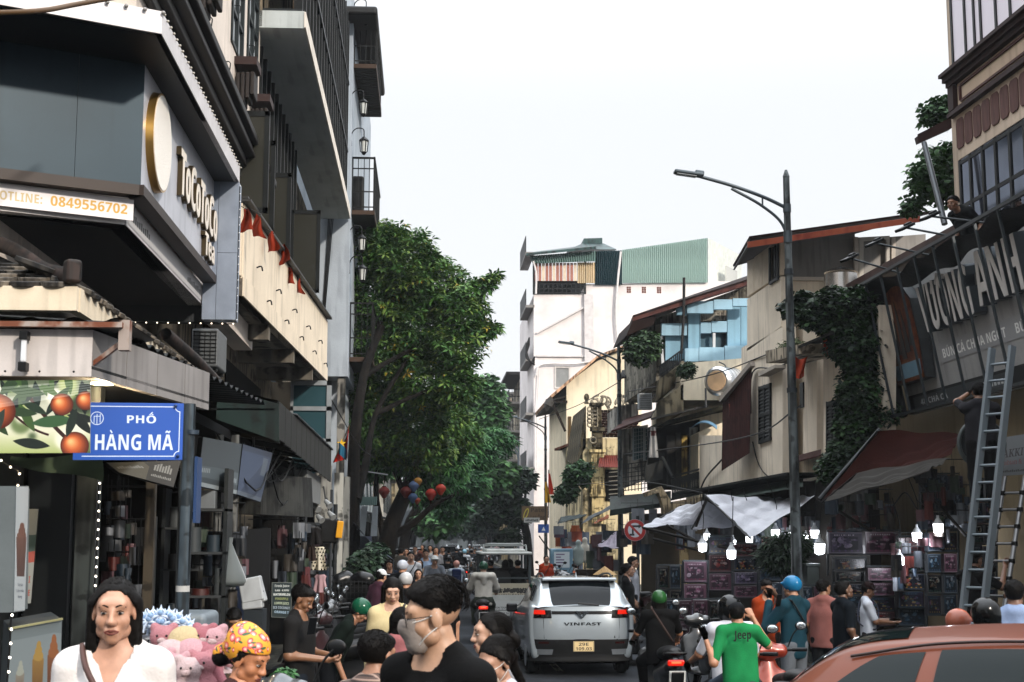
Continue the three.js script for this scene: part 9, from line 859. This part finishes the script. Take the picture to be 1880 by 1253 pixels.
// ---------- left foreground: toy cart with plush dolls and tiaras ----------
{
const d = 6.6,t = thing('vendor_rack','silver wire rack of a pavement toy seller in front of the sign post','rack'),f = new MB(); f.bar(P(232,1172,d),P(392,1158,d),0.014); f.bar(P(232,1176,d + 0.3),P(388,1162,d + 0.3),0.012); for (let i = 0; i < 13; i++) f.bar(P(240 + i * 12,1171 - i,d),P(240 + i * 12,1290,d),0.008); f.bar(P(232,1285,d),P(392,1285,d),0.02); f.build('wires',new THREE.MeshStandardMaterial({ color: C('#b3b6ba'),metalness: 0.6,roughness: 0.35 }),t); const bd = new MB(); for (let i = 0; i < 8; i++) for (let k = 0; k < 9; k++) bd.sph(P(250 + i * 18,1176 + k * 5 - i,d - 0.02),0.007,1,1,1,6,4); const bo = bd.build('bead_strings',M('#c9c6c2',0.3),t); bo.userData.kind = 'stuff';
const blueM = M('#7d9cc0',0.25),iceM = new THREE.MeshPhysicalMaterial({ color: C('#c3d3e6'),roughness: 0.2,transmission: 0.25,thickness: 0 });
for (let k = 0; k < 11; k++) { const c = thing('tiara','pale blue toy tiara with heart gems fanned on the wire rack','tiara','toy tiaras fanned on the wire rack'),o = P(258 + k * 7.2,1166 - 14 * Math.sin((k + 0.5) / 11 * 3.14) - (k % 2) * 6,d - 0.03 - (k % 3) * 0.03),m = new MB(); m.add(new THREE.TorusGeometry(0.075,0.006,5,20,3.14),new THREE.Matrix4().makeRotationZ((k - 5) * -0.05).setPosition(o.x,o.y - 0.04,o.z)); for (let i = 0; i < 5; i++) { const a = 0.5 + i * 0.53; m.add(new THREE.TorusGeometry(0.015,0.004,5,10),new THREE.Matrix4().setPosition(o.x + 0.09 * Math.cos(a),o.y - 0.04 + 0.09 * Math.sin(a),o.z)); m.cyl([o.x + 0.1 * Math.cos(a),o.y - 0.04 + 0.1 * Math.sin(a),o.z],[o.x + 0.125 * Math.cos(a),o.y - 0.04 + 0.125 * Math.sin(a),o.z],0.008,0.001,5); } m.build('crown_frame',iceM,c); const g = new MB(); for (let i = 0; i < 3; i++) { const a = 1.04 + i * 0.53; g.sph([o.x + 0.088 * Math.cos(a),o.y - 0.04 + 0.088 * Math.sin(a),o.z + 0.008],0.012,1,1,0.5,8,6); } g.build('gem',blueM,c); }
const fur = (c) => new THREE.MeshPhysicalMaterial({ color: C(c),roughness: 0.95,sheen: 0.6,sheenRoughness: 0.6,bumpMap: rep(TB.fine,'fur',0.12),bumpScale: 0.012 }),pinks = ['#b5787f','#c79aa0','#c9b0b0','#a8656e','#c8b48a'].map(fur),bodyG = blob([c3([0,-0.05,0],[0,-0.02,0],0.06,0.05),lobe(0,0.045,0.005,0.055,[1.1,0.95,1]),lobe(0.042,0.09,0,0.02),lobe(-0.042,0.09,0,0.02),c3([0.05,-0.03,0.02],[0.085,-0.06,0.04],0.022,0.018),c3([-0.05,-0.03,0.02],[-0.085,-0.06,0.04],0.022,0.018),c3([0.035,-0.09,0.03],[0.045,-0.11,0.07],0.026,0.024),c3([-0.035,-0.09,0.03],[-0.045,-0.11,0.07],0.026,0.024)],0.006,0.02),backG = blob([lobe(0,0.03,0,0.08),c3([-0.07,-0.07,0],[0.07,-0.07,0],0.05,0.05,[1,0.8,1])],0.006,0.03);
[[300,1190,0,0],[338,1196,1,4],[375,1190,0,3],[392,1192,0,1],[312,1222,1,2],[350,1220,1,1],[326,1244,0,1],[368,1240,0,0],[296,1236,0,1],[388,1226,0,3],[344,1250,0,2]].forEach(([px,py,b,c],i) => { const p = thing('plush_toy',['dusty pink plush bear at the top left of the toy heap','yellowish plush doll in the middle of the top row','dark pink plush bear at the top right of the toy heap','light pink plush beside the flowered headscarf','white round plush seen from behind on the left','white and pink round plush seen from behind on the right','light pink plush low in the middle','pink plush low on the right','light pink plush at the left edge of the heap','deep pink plush under the light one by the headscarf','pale plush at the bottom edge of the heap'][i],'plush toy'),o = P(px,py,6.45 - (py - 1190) * 0.004),m = new MB(); m.add(b ? backG : bodyG,new THREE.Matrix4().makeRotationY(0.5 * Math.sin(i * 2)).setPosition(o.x,o.y,o.z)); m.build('body',pinks[c],p); const e = new MB(),n = new MB(); if (!b) { for (const s of [-1,1]) e.sph([o.x + s * 0.02,o.y + 0.055,o.z + 0.055],0.006,1,1,1,6,5); n.sph([o.x,o.y + 0.035,o.z + 0.055],0.018,1.2,0.8,0.6,8,6); e.build('eyes',darkM,p); n.build('muzzle',pinks[2],p); } const sk = new MB(); sk.add(new THREE.ConeGeometry(0.1,0.06,12,1,true),new THREE.Matrix4().setPosition(o.x,o.y - 0.07,o.z)); sk.build('skirt',pinks[(c + 1) % 3],p); });
}
// overhead and hanging cables
[[[1437,640,30],[1300,690,38],[1150,720,46]],[[1140,700,44.3],[1060,745,58],[990,770,72]],[[1470,745,23.2],[1380,800,30],[1145,835,44]],[[600,720,30],[660,820,34],[690,842,37]],[[1290,905,33],[1180,885,40],[1060,890,52]],[[1640,930,22.6],[1662,905,22.5],[1684,935,22.4]],[[1684,920,22.4],[1700,930,22.2],[1722,950,22]],[[1500,860,26],[1560,900,24.5],[1640,880,23]],[[1100,890,52],[1150,892,46],[1190,880,42]]].forEach((p,i) => { const m = new MB(); m.tube(p.map(q => P(...q)),0.012 + 0.004 * (i < 3),5,24); tag(m.build('cable',darkM),['thin cable from the cream house corner across the blue panelled house','thin cable between the second and the far street lamp','long cable from the near lamp pole to the second one','cable looping from the side window to the tree trunk','sagging cable below the iron balcony','short cord loop between two right bulbs','short cord right of the middle right bulb','cable drooping under the ivy','cable in front of the ornate house grille'][i],'cable'); });
// ---------- finish: every thing gets its origin at its base ----------
scene.updateMatrixWorld(true);
for (const o of scene.children) {
if (!(o.isGroup || o.isMesh) || o.isInstancedMesh || o.position.lengthSq() > 0 || o.userData.kind === 'structure') continue;
const b = new THREE.Box3().setFromObject(o); if (b.isEmpty()) continue;
const c = V((b.min.x + b.max.x) / 2,b.min.y,(b.min.z + b.max.z) / 2);
if (o.isMesh) { o.geometry.translate(-c.x,-c.y,-c.z); for (const k of o.children) k.position.sub(c); } else for (const k of o.children) k.position.sub(c);
o.position.copy(c); o.position.x += { shop_sign: -0.1,corner_building: -0.1,tall_house: -0.25,light_string: -0.1,light_string_001: -0.1 }[o.name] || 0;
}
renderer.render(scene,camera);
